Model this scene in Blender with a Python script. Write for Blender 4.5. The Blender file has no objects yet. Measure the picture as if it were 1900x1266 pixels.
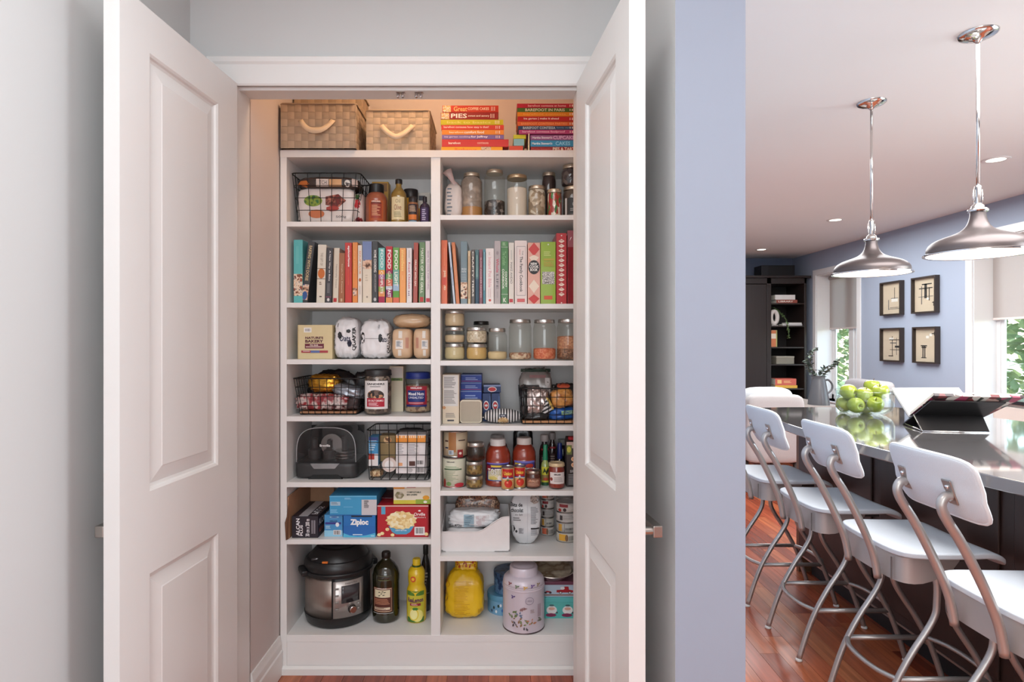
import bpy, math, random
from mathutils import Vector, Matrix, noise
from mathutils.bvhtree import BVHTree
random.seed(7)
SC = bpy.context.scene
COL = SC.collection
PI = math.pi
# ------------------------------------------------------------------ camera
F, CX, CY, H = 1116.0, 924.0, 633.0, 1.45          # focal length and principal point of a 1900 x 1266 frame, eye height
cam = bpy.data.cameras.new('camera')
cam.sensor_width = 36.0
cam.lens = F / 1900.0 * 36.0
cam.shift_x = (950.0 - CX) / 1900.0
cam.clip_start = 0.05
camo = bpy.data.objects.new('camera', cam)
COL.objects.link(camo)
camo.location = (0, 0, H)
camo.rotation_euler = (PI / 2, 0, 0)
SC.camera = camo
# ------------------------------------------------------------------ sky, lights, exposure
w = bpy.data.worlds.new('sky')
SC.world = w
w.use_nodes = True
nt = w.node_tree
bg = nt.nodes['Background']
sky = nt.nodes.new('ShaderNodeTexSky')
sky.sky_type = 'NISHITA'
sky.sun_elevation = math.radians(38)
sky.sun_rotation = math.radians(-60)
sky.sun_disc = False
nt.links.new(sky.outputs[0], bg.inputs[0])
bg.inputs[1].default_value = 1.25
SC.view_settings.view_transform = 'Standard'
SC.view_settings.look = 'None'
SC.view_settings.gamma = 1.0
SC.view_settings.use_curve_mapping = False
SC.view_settings.exposure = 0.21

def area(name, loc, sx, sy, watts, color, rot=(0, 0, 0), spread=180):
    l = bpy.data.lights.new(name, 'AREA')
    l.shape = 'RECTANGLE'
    l.size, l.size_y = sx, sy
    l.energy = watts
    l.color = color
    l.spread = math.radians(spread)
    o = bpy.data.objects.new(name, l)
    COL.objects.link(o)
    o.location = loc
    o.rotation_euler = rot
    return o

def point(name, loc, watts, color, r=0.05):
    l = bpy.data.lights.new(name, 'POINT')
    l.energy = watts
    l.color = color
    l.shadow_soft_size = r
    o = bpy.data.objects.new(name, l)
    COL.objects.link(o)
    o.location = loc
    return o

WARM, NEUT, COOL = (1.0, 0.60, 0.34), (0.955, 0.98, 0.995), (0.86, 0.94, 1.0)
area('hall_ceiling_fill', (-0.33, 0.72, 2.80), 1.2, 0.9, 14.5, (0.93, 0.975, 1.0))  # broad added light standing in for hall downlights that are out of view
area('hall_rear_ceiling_fill', (-0.3, -1.7, 2.80), 1.6, 1.0, 27, (0.93, 0.975, 1.0))  # added fill behind the camera, no fixture is seen there
area('hall_rear_fill', (-0.2, -2.35, 1.55), 2.2, 1.7, 33, COOL, (PI / 2, 0, 0))  # added cool fill facing the closet; the rear wall has no window
area('kitchen_front_ceiling_light', (2.4, 1.85, 2.80), 2.2, 2.0, 98, NEUT)
area('kitchen_back_ceiling_light', (3.2, 6.3, 2.80), 2.4, 3.6, 146, NEUT)
area('kitchen_side_fill', (4.9, 1.6, 1.5), 2.6, 1.8, 105, COOL, (PI / 2, 0, PI / 2))  # added panel emulating daylight from windows out of view
point('closet_ceiling_lamp_light', (-0.33, 2.47, 2.76), 4.8, WARM, 0.06)

# ------------------------------------------------------------------ coordinates from the photograph
def X(px, Y): return (px - CX) / F * Y
def Z(py, Y): return H - (py - CY) / F * Y
def W(d, Y): return d / F * Y

# ------------------------------------------------------------------ materials
def lin(c):
    r = []
    for v in c:
        v = max(0.0, min(1.0, v / 255.0))
        r.append(v / 12.92 if v <= 0.04045 else ((v + 0.055) / 1.055) ** 2.4)
    return (r[0], r[1], r[2], 1.0)

MATS = {}
def M(c, rough=0.55, metal=0.0, var=0.06, scale=18.0, bump=0.0, coat=0.0, spec=0.5, stretch=None, emit=0.0):
    key = (tuple(c), rough, metal, var, scale, bump, coat, spec, stretch, emit)
    if key in MATS: return MATS[key]
    m = bpy.data.materials.new('painted_%03d' % len(MATS))
    m.use_nodes = True
    t = m.node_tree; N = t.nodes; b = N['Principled BSDF']
    b.inputs['Roughness'].default_value = rough
    b.inputs['Metallic'].default_value = metal
    b.inputs['Coat Weight'].default_value = coat
    b.inputs['Coat Roughness'].default_value = 0.05
    b.inputs['Specular IOR Level'].default_value = spec
    base = lin(c)
    tc = N.new('ShaderNodeTexCoord')
    no = N.new('ShaderNodeTexNoise'); no.inputs['Scale'].default_value = scale; no.inputs['Detail'].default_value = 3
    src = tc.outputs['Object']
    if stretch:
        mp = N.new('ShaderNodeMapping'); mp.inputs['Scale'].default_value = stretch
        t.links.new(src, mp.inputs[0]); src = mp.outputs[0]
    t.links.new(src, no.inputs['Vector'])
    mx = N.new('ShaderNodeMix'); mx.data_type = 'RGBA'
    mx.inputs[6].default_value = tuple(v * (1 - var) for v in base[:3]) + (1,)
    mx.inputs[7].default_value = tuple(min(1, v * (1 + var)) for v in base[:3]) + (1,)
    t.links.new(no.outputs['Fac'], mx.inputs[0])
    t.links.new(mx.outputs[2], b.inputs['Base Color'])
    if bump:
        bp = N.new('ShaderNodeBump'); bp.inputs['Strength'].default_value = bump; bp.inputs['Distance'].default_value = 0.004
        t.links.new(no.outputs['Fac'], bp.inputs['Height']); t.links.new(bp.outputs[0], b.inputs['Normal'])
    if emit:
        b.inputs['Emission Color'].default_value = base
        b.inputs['Emission Strength'].default_value = emit
    MATS[key] = m
    return m

def speck(cols, scale=140.0, rough=0.6, kind='voronoi', bump=0.4, coat=0.0, stretch=None):
    """a mix of several colours in small cells: grain, seeds, packed sweets, printed photographs"""
    key = ('s', tuple(cols), scale, rough, kind, bump, coat, stretch)
    if key in MATS: return MATS[key]
    m = bpy.data.materials.new('speckled_%03d' % len(MATS))
    m.use_nodes = True
    t = m.node_tree; N = t.nodes; b = N['Principled BSDF']
    b.inputs['Roughness'].default_value = rough
    b.inputs['Coat Weight'].default_value = coat
    tc = N.new('ShaderNodeTexCoord')
    src = tc.outputs['Object']
    if stretch:
        mp = N.new('ShaderNodeMapping'); mp.inputs['Scale'].default_value = stretch
        t.links.new(src, mp.inputs[0]); src = mp.outputs[0]
    if kind == 'voronoi':
        tx = N.new('ShaderNodeTexVoronoi'); tx.inputs['Scale'].default_value = scale
        t.links.new(src, tx.inputs['Vector'])
        sp = N.new('ShaderNodeSeparateColor'); t.links.new(tx.outputs['Color'], sp.inputs[0])
        fac = sp.outputs[0]; hgt = tx.outputs['Distance']
    else:
        tx = N.new('ShaderNodeTexNoise'); tx.inputs['Scale'].default_value = scale; tx.inputs['Detail'].default_value = 2
        t.links.new(src, tx.inputs['Vector'])
        mr = N.new('ShaderNodeMapRange'); mr.inputs[1].default_value = 0.33; mr.inputs[2].default_value = 0.67
        t.links.new(tx.outputs['Fac'], mr.inputs[0])
        fac = mr.outputs[0]; hgt = tx.outputs['Fac']
    cr = N.new('ShaderNodeValToRGB'); cr.color_ramp.interpolation = 'CONSTANT' if kind == 'voronoi' else 'LINEAR'
    e = cr.color_ramp.elements
    n = len(cols)
    e[0].position = 0.0; e[0].color = lin(cols[0])
    e[1].position = (n - 1) / n if kind == 'voronoi' else 1.0; e[1].color = lin(cols[-1])
    for i in range(1, n - 1):
        q = e.new(i / n if kind == 'voronoi' else i / (n - 1)); q.color = lin(cols[i])
    t.links.new(fac, cr.inputs[0]); t.links.new(cr.outputs[0], b.inputs['Base Color'])
    if bump:
        bp = N.new('ShaderNodeBump'); bp.inputs['Strength'].default_value = bump; bp.inputs['Distance'].default_value = 0.003
        t.links.new(hgt, bp.inputs['Height']); t.links.new(bp.outputs[0], b.inputs['Normal'])
    MATS[key] = m
    return m

def stripes(c1, c2, period, axis=0, rough=0.4):
    key = ('st', c1, c2, period, axis, rough)
    if key in MATS: return MATS[key]
    m = bpy.data.materials.new('striped_%03d' % len(MATS)); m.use_nodes = True
    t = m.node_tree; N = t.nodes; b = N['Principled BSDF']; b.inputs['Roughness'].default_value = rough
    tc = N.new('ShaderNodeTexCoord'); wv = N.new('ShaderNodeTexWave')
    wv.bands_direction = 'XYZ'[axis]; wv.inputs['Scale'].default_value = 2 * PI / 20 / period
    wv.inputs['Distortion'].default_value = 0.25
    t.links.new(tc.outputs['Object'], wv.inputs['Vector'])
    cr = N.new('ShaderNodeValToRGB'); cr.color_ramp.interpolation = 'CONSTANT'
    cr.color_ramp.elements[0].color = lin(c1); cr.color_ramp.elements[1].position = 0.5; cr.color_ramp.elements[1].color = lin(c2)
    t.links.new(wv.outputs['Fac'], cr.inputs[0]); t.links.new(cr.outputs[0], b.inputs['Base Color'])
    MATS[key] = m
    return m

def glass(tint=(250, 250, 248), refl=1.0, body=0.0, rough=0.03):
    """thin clear shell: passes straight through, reflects more at a grazing angle"""
    key = ('g', tint, refl, body, rough)
    if key in MATS: return MATS[key]
    m = bpy.data.materials.new('clear_%03d' % len(MATS)); m.use_nodes = True
    t = m.node_tree; N = t.nodes; N.remove(N['Principled BSDF'])
    out = N['Material Output']
    tr = N.new('ShaderNodeBsdfTransparent'); tr.inputs[0].default_value = lin(tint)
    gl = N.new('ShaderNodeBsdfGlossy'); gl.inputs['Roughness'].default_value = rough
    gl.inputs['Color'].default_value = (0.95, 0.95, 0.95, 1)
    lw = N.new('ShaderNodeLayerWeight'); lw.inputs[0].default_value = 0.5
    pw = N.new('ShaderNodeMath'); pw.operation = 'POWER'; pw.inputs[1].default_value = 4.0
    t.links.new(lw.outputs['Facing'], pw.inputs[0])
    mu = N.new('ShaderNodeMath'); mu.operation = 'MULTIPLY_ADD'; mu.inputs[1].default_value = 0.6 * refl; mu.inputs[2].default_value = 0.045 * refl
    t.links.new(pw.outputs[0], mu.inputs[0])
    mx = N.new('ShaderNodeMixShader')
    t.links.new(mu.outputs[0], mx.inputs[0]); t.links.new(tr.outputs[0], mx.inputs[1]); t.links.new(gl.outputs[0], mx.inputs[2])
    last = mx.outputs[0]
    if body:
        df = N.new('ShaderNodeBsdfDiffuse'); df.inputs[0].default_value = lin(tint)
        m2 = N.new('ShaderNodeMixShader'); m2.inputs[0].default_value = body
        t.links.new(last, m2.inputs[1]); t.links.new(df.outputs[0], m2.inputs[2]); last = m2.outputs[0]
    t.links.new(last, out.inputs[0])
    MATS[key] = m
    return m

def planks_mat(island=False):
    m = bpy.data.materials.new('cherry_hardwood'); m.use_nodes = True
    t = m.node_tree; N = t.nodes; b = N['Principled BSDF']
    oi = N.new('ShaderNodeNewGeometry') if island else N.new('ShaderNodeObjectInfo')
    cr = N.new('ShaderNodeValToRGB')
    e = cr.color_ramp.elements
    e[0].color = lin((124, 54, 36)); e[1].color = lin((214, 136, 88))
    for p, c in ((0.3, (170, 82, 56)), (0.55, (190, 106, 68)), (0.8, (150, 70, 48))):
        q = e.new(p); q.color = lin(c)
    t.links.new(oi.outputs['Random Per Island' if island else 'Random'], cr.inputs[0])
    tc = N.new('ShaderNodeTexCoord'); mp = N.new('ShaderNodeMapping'); mp.inputs['Scale'].default_value = (38, 2.2, 1)
    no = N.new('ShaderNodeTexNoise'); no.inputs['Scale'].default_value = 1.0; no.inputs['Detail'].default_value = 4; no.inputs['Distortion'].default_value = 0.6
    t.links.new(tc.outputs['Object'], mp.inputs[0]); t.links.new(mp.outputs[0], no.inputs['Vector'])
    mr = N.new('ShaderNodeMapRange'); mr.inputs[1].default_value = 0.3; mr.inputs[2].default_value = 0.75; mr.inputs[3].default_value = 0.68; mr.inputs[4].default_value = 1.25
    t.links.new(no.outputs['Fac'], mr.inputs[0])
    mx = N.new('ShaderNodeMix'); mx.data_type = 'RGBA'; mx.blend_type = 'MULTIPLY'; mx.inputs[0].default_value = 1.0
    t.links.new(cr.outputs[0], mx.inputs[6]); t.links.new(mr.outputs[0], mx.inputs[7])
    t.links.new(mx.outputs[2], b.inputs['Base Color'])
    b.inputs['Roughness'].default_value = 0.22
    bp = N.new('ShaderNodeBump'); bp.inputs['Strength'].default_value = 0.08; bp.inputs['Distance'].default_value = 0.002
    t.links.new(no.outputs['Fac'], bp.inputs['Height']); t.links.new(bp.outputs[0], b.inputs['Normal'])
    return m

# ------------------------------------------------------------------ mesh builder
class MB:
    def __init__(s): s.v = []; s.f = []; s.mi = []; s.cur = 0
    def add(s, vs, fs):
        o = len(s.v); s.v += [tuple(p) for p in vs]
        for f in fs: s.f.append([i + o for i in f]); s.mi.append(s.cur)
        return s
    def box(s, x0, x1, y0, y1, z0, z1):
        return s.add([(x0, y0, z0), (x1, y0, z0), (x1, y1, z0), (x0, y1, z0), (x0, y0, z1), (x1, y0, z1), (x1, y1, z1), (x0, y1, z1)],
                     [(3, 2, 1, 0), (4, 5, 6, 7), (0, 1, 5, 4), (1, 2, 6, 5), (2, 3, 7, 6), (3, 0, 4, 7)])
    def lathe(s, prof, n=24, cx=0, cy=0, a0=0.0, a1=2 * PI, caps=True):
        full = abs(a1 - a0 - 2 * PI) < 1e-6
        m = n if full else n + 1
        vs = []; fs = []
        for r, z in prof:
            for i in range(m):
                a = a0 + (a1 - a0) * i / n
                vs.append((cx + r * math.cos(a), cy + r * math.sin(a), z))
        for j in range(len(prof) - 1):
            for i in range(n):
                k = (i + 1) % m
                fs.append((j * m + i, j * m + k, (j + 1) * m + k, (j + 1) * m + i))
        if full and caps:
            if prof[0][0] > 1e-6: fs.append(tuple(range(m - 1, -1, -1)))
            if prof[-1][0] > 1e-6: fs.append(tuple((len(prof) - 1) * m + i for i in range(m)))
        return s.add(vs, fs)
    def tube(s, pts, r, n=8, closed=False, smooth=0, caps=True):
        P = [Vector(p) for p in pts]
        if smooth:
            Q = []; L = len(P)
            seg = L if closed else L - 1
            for i in range(seg):
                p0 = P[(i - 1) % L] if closed or i > 0 else P[0]
                p1 = P[i]; p2 = P[(i + 1) % L]
                p3 = P[(i + 2) % L] if closed or i + 2 < L else P[-1]
                for k in range(smooth):
                    t = k / smooth
                    Q.append(0.5 * ((2 * p1) + (p2 - p0) * t + (2 * p0 - 5 * p1 + 4 * p2 - p3) * t * t + (3 * p1 - p0 - 3 * p2 + p3) * t ** 3))
            if not closed: Q.append(P[-1])
            P = Q
        L = len(P); vs = []; fs = []; up = None
        for i in range(L):
            a = P[(i - 1) % L] if closed or i > 0 else P[i]
            b = P[(i + 1) % L] if closed or i < L - 1 else P[i]
            d = (b - a).normalized()
            if up is None:
                up = Vector((0, 0, 1)) if abs(d.z) < 0.9 else Vector((1, 0, 0))
            sd = d.cross(up).normalized(); up = sd.cross(d).normalized()
            rr = r[min(i, len(r) - 1)] if isinstance(r, (list, tuple)) else r
            for k in range(n):
                t = 2 * PI * k / n
                vs.append(P[i] + (sd * math.cos(t) + up * math.sin(t)) * rr)
        for i in range(L if closed else L - 1):
            j = (i + 1) % L
            for k in range(n):
                q = (k + 1) % n
                fs.append((i * n + k, j * n + k, j * n + q, i * n + q))
        if not closed and caps:
            fs.append(tuple(range(n))); fs.append(tuple((L - 1) * n + k for k in range(n - 1, -1, -1)))
        return s.add(vs, fs)
    def prism(s, poly, z0, z1, plane='xy'):
        n = len(poly)
        def P(a, b, c): return (a, b, c) if plane == 'xy' else ((a, c, b) if plane == 'xz' else (c, a, b))
        vs = [P(a, b, z0) for a, b in poly] + [P(a, b, z1) for a, b in poly]
        fs = [tuple(range(n - 1, -1, -1)), tuple(range(n, 2 * n))] + [(i, (i + 1) % n, n + (i + 1) % n, n + i) for i in range(n)]
        return s.add(vs, fs)
    def deform(s, f): s.v = [tuple(f(*p)) for p in s.v]; return s
    def mesh(s, name, mats, smooth=False):
        me = bpy.data.meshes.new(name)
        me.from_pydata(s.v, [], s.f)
        for m in (mats if isinstance(mats, (list, tuple)) else [mats]): me.materials.append(m)
        if isinstance(mats, (list, tuple)) and len(mats) > 1:
            me.polygons.foreach_set('material_index', s.mi)
        if smooth: me.polygons.foreach_set('use_smooth', [True] * len(me.polygons))
        me.update()
        return me
    def build(s, name, mats, parent=None, smooth=False, bevel=0.0, loc=None, auto=None):
        o = bpy.data.objects.new(name, s.mesh(name, mats, smooth or bool(auto)))
        COL.objects.link(o)
        if parent is not None: o.parent = parent
        if loc: o.location = loc
        if bevel:
            bm = o.modifiers.new('bevel', 'BEVEL'); bm.width = bevel; bm.segments = 2; bm.limit_method = 'ANGLE'; bm.angle_limit = math.radians(40)
        if auto: o.data.set_sharp_from_angle(angle=math.radians(auto))
        return o

def super_soft(w, d, h, seed=0, n=9, e=4.0, amp=0.03, freq=3.0, prof=None, ridge=0.0):
    """closed bag / cushion / packet shape, base at z = 0, centred in x and y"""
    vs = {}; fs = []; L = []
    def idx(p):
        k = (round(p[0] * n), round(p[1] * n), round(p[2] * n))
        if k not in vs: vs[k] = len(L); L.append(p)
        return vs[k]
    for ax in range(3):
        for sg in (-1, 1):
            for i in range(n):
                for j in range(n):
                    q = []
                    for a, b in ((i, j), (i + 1, j), (i + 1, j + 1), (i, j + 1)):
                        u, v_ = 2 * a / n - 1, 2 * b / n - 1
                        p = [0, 0, 0]; p[ax] = sg; p[(ax + 1) % 3] = u; p[(ax + 2) % 3] = v_
                        q.append(idx(tuple(p)))
                    fs.append(q if sg > 0 else q[::-1])
    out = []
    for p in L:
        l = sum(abs(c) ** e for c in p) ** (1 / e)
        q = Vector(p) / l
        nv = noise.noise_vector(q * freq + Vector((seed * 7.3, seed * 1.7, seed * 3.1)))
        q = q + nv * amp
        if ridge:
            rr = abs(noise.noise(q * freq * 2.3 + Vector((seed, 5, seed))))
            q = q * (1 - ridge * (0.35 - rr))
        x, y, z = q
        if prof:
            t = (z + 1) / 2
            t = min(1, max(0, t))
            for (t0, a0, b0), (t1, a1, b1) in zip(prof, prof[1:]):
                if t <= t1 or t1 == prof[-1][0]:
                    k = min(1, max(0, (t - t0) / (t1 - t0))); k = k * k * (3 - 2 * k)
                    x *= a0 + (a1 - a0) * k; y *= b0 + (b1 - b0) * k
                    break
        out.append((x * w / 2, y * d / 2, max(0.0, (z + 1) * h / 2)))
    m = MB(); m.add(out, fs)
    return m

# ------------------------------------------------------------------ lettering
TXT = {}
def glyphs(s, bold):
    k = (s, bold)
    if k not in TXT:
        cu = bpy.data.curves.new('t', 'FONT'); cu.body = s; cu.resolution_u = 2; cu.offset = bold
        ob = bpy.data.objects.new('t', cu)
        me = bpy.data.meshes.new_from_object(ob)
        vs = [(v.co.x, v.co.y) for v in me.vertices]; fs = [tuple(p.vertices) for p in me.polygons]
        bpy.data.objects.remove(ob); bpy.data.curves.remove(cu); bpy.data.meshes.remove(me)
        if not vs: vs = [(0, 0), (1, 1)]; fs = []
        xs = [a for a, b in vs]; ys = [b for a, b in vs]
        TXT[k] = (vs, fs, min(xs), max(xs), min(ys), max(ys))
    return TXT[k]

# ------------------------------------------------------------------ things
def tag(o, label=None, cat=None, group=None, kind=None):
    if label: o['label'] = label
    if cat: o['category'] = cat
    if group: o['group'] = group
    if kind: o['kind'] = kind
    return o

def thing(name, label, cat, loc=(0, 0, 0), group=None, rz=0.0):
    o = bpy.data.objects.new(name, None); COL.objects.link(o)
    o.empty_display_size = 0.05
    o.location = loc; o.rotation_euler = (0, 0, rz)
    return tag(o, label, cat, group)

def kids(o): return [c for c in bpy.data.objects if c.parent == o]
def copy_tree(o, parent=None):
    c = o.copy(); COL.objects.link(c)
    c.parent = parent
    for k in KIDS.get(o, []): copy_tree(k, c)
    return c
KIDS = {}
def index_kids():
    KIDS.clear()
    for o in bpy.data.objects:
        if o.parent: KIDS.setdefault(o.parent, []).append(o)

class Item:
    """a thing with a front that carries print. Local axes: x right, y away from the viewer, z up; origin at the middle of the base."""
    def __init__(s, name, label, cat, x, y, z, w, d, h, group=None, mode='box', rz=0.0, lean=0.0):
        s.w, s.d, s.h, s.mode, s.lift = w, d, h, mode, 0.0004
        s.bvh = None
        s.root = thing(name, label, cat, (x, y, z + abs(math.sin(lean)) * w / 2), group, rz)
        s.root.rotation_euler = (0, lean, rz)
    def on(s, x, z):
        if s.mode == 'box': return (x, -s.d / 2 - s.lift, z)
        if s.mode == 'round':
            r = s.w / 2 + s.lift; a = x / r
            return (r * math.sin(a), -r * math.cos(a), z)
        hit = s.bvh.ray_cast(Vector((x, -2, z)), Vector((0, 1, 0)))
        y = hit[0].y if hit[0] is not None else 0.0
        return (x, y - s.lift - 0.0008, z)
    def part(s, name, mb, mats, **k):
        return mb.build(name, mats, s.root, **k)
    def hull(s, mb):
        s.bvh = BVHTree.FromPolygons([Vector(p) for p in mb.v], mb.f); s.mode = 'drape'
    def plate(s, a, b, c, d, col, name='label_panel', n=None, rough=0.5, parent=None, lift=True):
        mb = MB()
        if n is None: n = 1 if s.mode == 'box' else 12
        nz = n if s.mode == 'drape' else 1
        vs = []
        for j in range(nz + 1):
            for i in range(n + 1):
                vs.append(s.on((a + (b - a) * i / n - 0.5) * s.w, (c + (d - c) * j / nz) * s.h))
        fs = [(j * (n + 1) + i, j * (n + 1) + i + 1, (j + 1) * (n + 1) + i + 1, (j + 1) * (n + 1) + i) for j in range(nz) for i in range(n)]
        mb.add(vs, fs)
        o = mb.build(name, col if not isinstance(col, tuple) else M(col, rough), parent or s.root, smooth=s.mode != 'box')
        if lift: s.lift += 0.0004
        return o
    def fan(s, mb, pts, c=None):
        n = len(pts)
        k = 1 if s.mode == 'box' else max(1, min(6, int((max(p[0] for p in pts) - min(p[0] for p in pts)) * 14)))
        if k == 1: return mb.add([s.on((a - 0.5) * s.w, b * s.h) for a, b in pts], [tuple(range(n))])
        c = c or (sum(p[0] for p in pts) / n, sum(p[1] for p in pts) / n)
        vs = [s.on((c[0] - 0.5) * s.w, c[1] * s.h)]
        for j in range(1, k + 1): vs += [s.on((c[0] + (a - c[0]) * j / k - 0.5) * s.w, (c[1] + (b - c[1]) * j / k) * s.h) for a, b in pts]
        fs = [(0, 1 + i, 1 + (i + 1) % n) for i in range(n)]
        fs += [(1 + j * n + i, 1 + (j + 1) * n + i, 1 + (j + 1) * n + (i + 1) % n, 1 + j * n + (i + 1) % n) for j in range(k - 1) for i in range(n)]
        return mb.add(vs, fs)
    def disc(s, cx, cz, rx, rz, col, name='printed_spot', n=20, poly=None):
        mb = MB()
        pts = poly or [(math.cos(2 * PI * i / n), math.sin(2 * PI * i / n)) for i in range(n)]
        s.fan(mb, [(cx + rx * a, cz + rz * b) for a, b in pts], (cx, cz) if not poly else None)
        o = mb.build(name, col if not isinstance(col, tuple) else M(col, 0.5), s.root)
        s.lift += 0.0003
        return o
    def shapes(s, polys, col, name='printed_shape'):
        for poly in polys:
            s.fan(MB(), poly).build(name, col if not isinstance(col, tuple) else M(col, 0.5), s.root)
        s.lift += 0.0003
    def txt(s, t, a, b, c, d, col, vert=False, bold=0.0, name='lettering', up=False):
        vs, fs, x0, x1, y0, y1 = glyphs(t, bold)
        mb = MB(); out = []
        for px, py in vs:
            u = (px - x0) / max(1e-6, x1 - x0); v = (py - y0) / max(1e-6, y1 - y0)
            if vert: fx, fz = (a + (b - a) * v, d - (d - c) * u) if not up else (b - (b - a) * v, c + (d - c) * u)
            else: fx, fz = a + (b - a) * u, c + (d - c) * v
            out.append(s.on((fx - 0.5) * s.w, fz * s.h))
        mb.add(out, fs)
        o = mb.build(name, M(col, 0.5, var=0.02), s.root)
        s.lift += 0.0003
        return o
    def lines(s, a, b, c, d, n, col, vert=False, fill=0.5, name='fine_print', seed=1):
        rnd = random.Random(seed + n); mb = MB()
        for i in range(n):
            t0 = i / n; t1 = (i + fill) / n
            e = 1.0 if vert else 0.55 + 0.45 * rnd.random()
            if vert: t1 = t0 + fill / n * (0.5 + rnd.random())
            q = (a + (b - a) * t0, a + (b - a) * t1, c, d) if vert else (a, a + (b - a) * e, d - (d - c) * t1, d - (d - c) * t0)
            k = 1 if s.mode == 'box' else 6
            for m_ in range(k):
                xa = q[0] + (q[1] - q[0]) * m_ / k; xb = q[0] + (q[1] - q[0]) * (m_ + 1) / k
                mb.add([s.on((u - 0.5) * s.w, v * s.h) for u, v in ((xa, q[2]), (xb, q[2]), (xb, q[3]), (xa, q[3]))], [(0, 1, 2, 3)])
        o = mb.build(name, M(col, 0.5, var=0.02), s.root)
        s.lift += 0.0002
        return o
# ------------------------------------------------------------------ the setting
HC = 2.85
GREY = M((208, 210, 210), 0.7, var=0.015, scale=3)
BLUE = M((160, 170, 187), 0.7, var=0.015, scale=3)
TANW = M((214, 205, 202), 0.7, var=0.015, scale=3)
WHITE = M((232, 231, 229), 0.38, var=0.012, scale=6)
CEIL = M((234, 233, 229), 0.8, var=0.01, scale=2)
SHELF = M((236, 234, 232), 0.4, var=0.012, scale=5)
JY0, JY1 = 2.20, 2.31                       # closet front wall
OX0, OX1, OZ = -0.953, 0.290, 2.380         # opening
RX0, RX1, RY = 0.485, 0.677, 1.645          # wall stub between hall and kitchen
WX, BY = 5.0, 10.2                          # window wall, back wall
def struct(o): o['kind'] = 'structure'; return o
def boxes(name, lst, m, parent=None, bevel=0):
    mb = MB()
    for b in lst: mb.box(*b)
    o = mb.build(name, m, parent, bevel=bevel)
    if parent is None: struct(o)
    return o
floor = boxes('floor', [(-1.25, 5.3, -2.6, 10.4, -0.12, -0.006)], M((96, 46, 32), 0.6))
PLK = planks_mat()
rnd = random.Random(3)
PW = 0.0895
def plank_row(i, y0, y1, parent, mbs=None):
    x0 = 0.677 + i * PW if i >= 0 else 0.677 + i * PW
    y = y0 - rnd.random() * 0.7
    n = 0
    while y < y1:
        L = 0.55 + rnd.random() * 0.95
        a, b = max(y, y0), min(y + L, y1)
        if b - a > 0.03:
            if mbs is not None: mbs.box(x0 + 0.0007, x0 + PW - 0.0007, a + 0.0006, b - 0.0006, -0.006, 0)
            else:
                mb = MB().box(x0 + 0.0007, x0 + PW - 0.0007, 0.0006, b - a - 0.0006, -0.006, 0)
                mb.build('plank', PLK, parent, loc=(0, a, 0)); n += 1
        y += L
    return n
for i in range(0, 16): plank_row(i, 1.95, 7.2, floor)
for i in range(-19, -2): plank_row(i, 2.20, 2.66, floor)
rest = MB()
for i in range(0, 16): plank_row(i, -2.5, 1.95, None, rest); plank_row(i, 7.2, 10.2, None, rest)
for i in range(16, 48): plank_row(i, -2.5, 10.2, None, rest)
for i in range(-20, 0): plank_row(i, -2.5, 2.20, None, rest)
o = rest.build('plank_field', planks_mat(True), floor); o['kind'] = 'stuff'
boxes('ceiling', [(-1.25, 5.3, -2.6, 10.4, HC, HC + 0.1)], CEIL)
boxes('wall_left', [(-1.25, -1.126, -2.6, JY1, -0.006, HC)], GREY)
boxes('wall_front', [(-1.126, OX0 - 0.02, JY0, JY1, -0.006, HC), (OX1 + 0.02, RX0, JY0, JY1, -0.006, HC), (OX0 - 0.02, OX1 + 0.02, JY0, JY1, OZ + 0.02, HC)], GREY)
boxes('wall_closet_left', [(-1.126, OX0, JY1, 3.05, -0.006, HC)], TANW)
boxes('wall_closet_back', [(OX0, RX0, 2.987, 3.05, -0.006, HC)], TANW)
boxes('wall_closet_right', [(0.440, RX0, JY1, 2.987, -0.006, HC)], TANW)
mb = MB(); mb.box(RX0, RX1, RY, BY, -0.006, HC); mb.mi = [1, 1, 1, 1, 1, 0]
struct(mb.build('wall_right', [GREY, BLUE]))
boxes('wall_back', [(RX1, 5.3, BY, BY + 0.1, -0.006, HC)], M((120, 132, 156), 0.7, var=0.02))
boxes('wall_rear', [(-1.25, 5.3, -2.6, -2.5, -0.006, HC)], GREY)
WIN = [(8.36, 9.44, 0.55, 2.48), (5.10, 6.33, 0.55, 2.50), (1.6, 3.6, 0.9, 2.4)]
wl = []
yy = -2.6
for y0, y1, z0, z1 in sorted(WIN):
    wl += [(WX, WX + 0.24, yy, y0, -0.006, HC), (WX, WX + 0.24, y0, y1, -0.006, z0), (WX, WX + 0.24, y0, y1, z1, HC)]
    yy = y1
wl.append((WX, WX + 0.24, yy, BY + 0.1, -0.006, HC))
boxes('wall_window_side', wl, BLUE)

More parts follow.
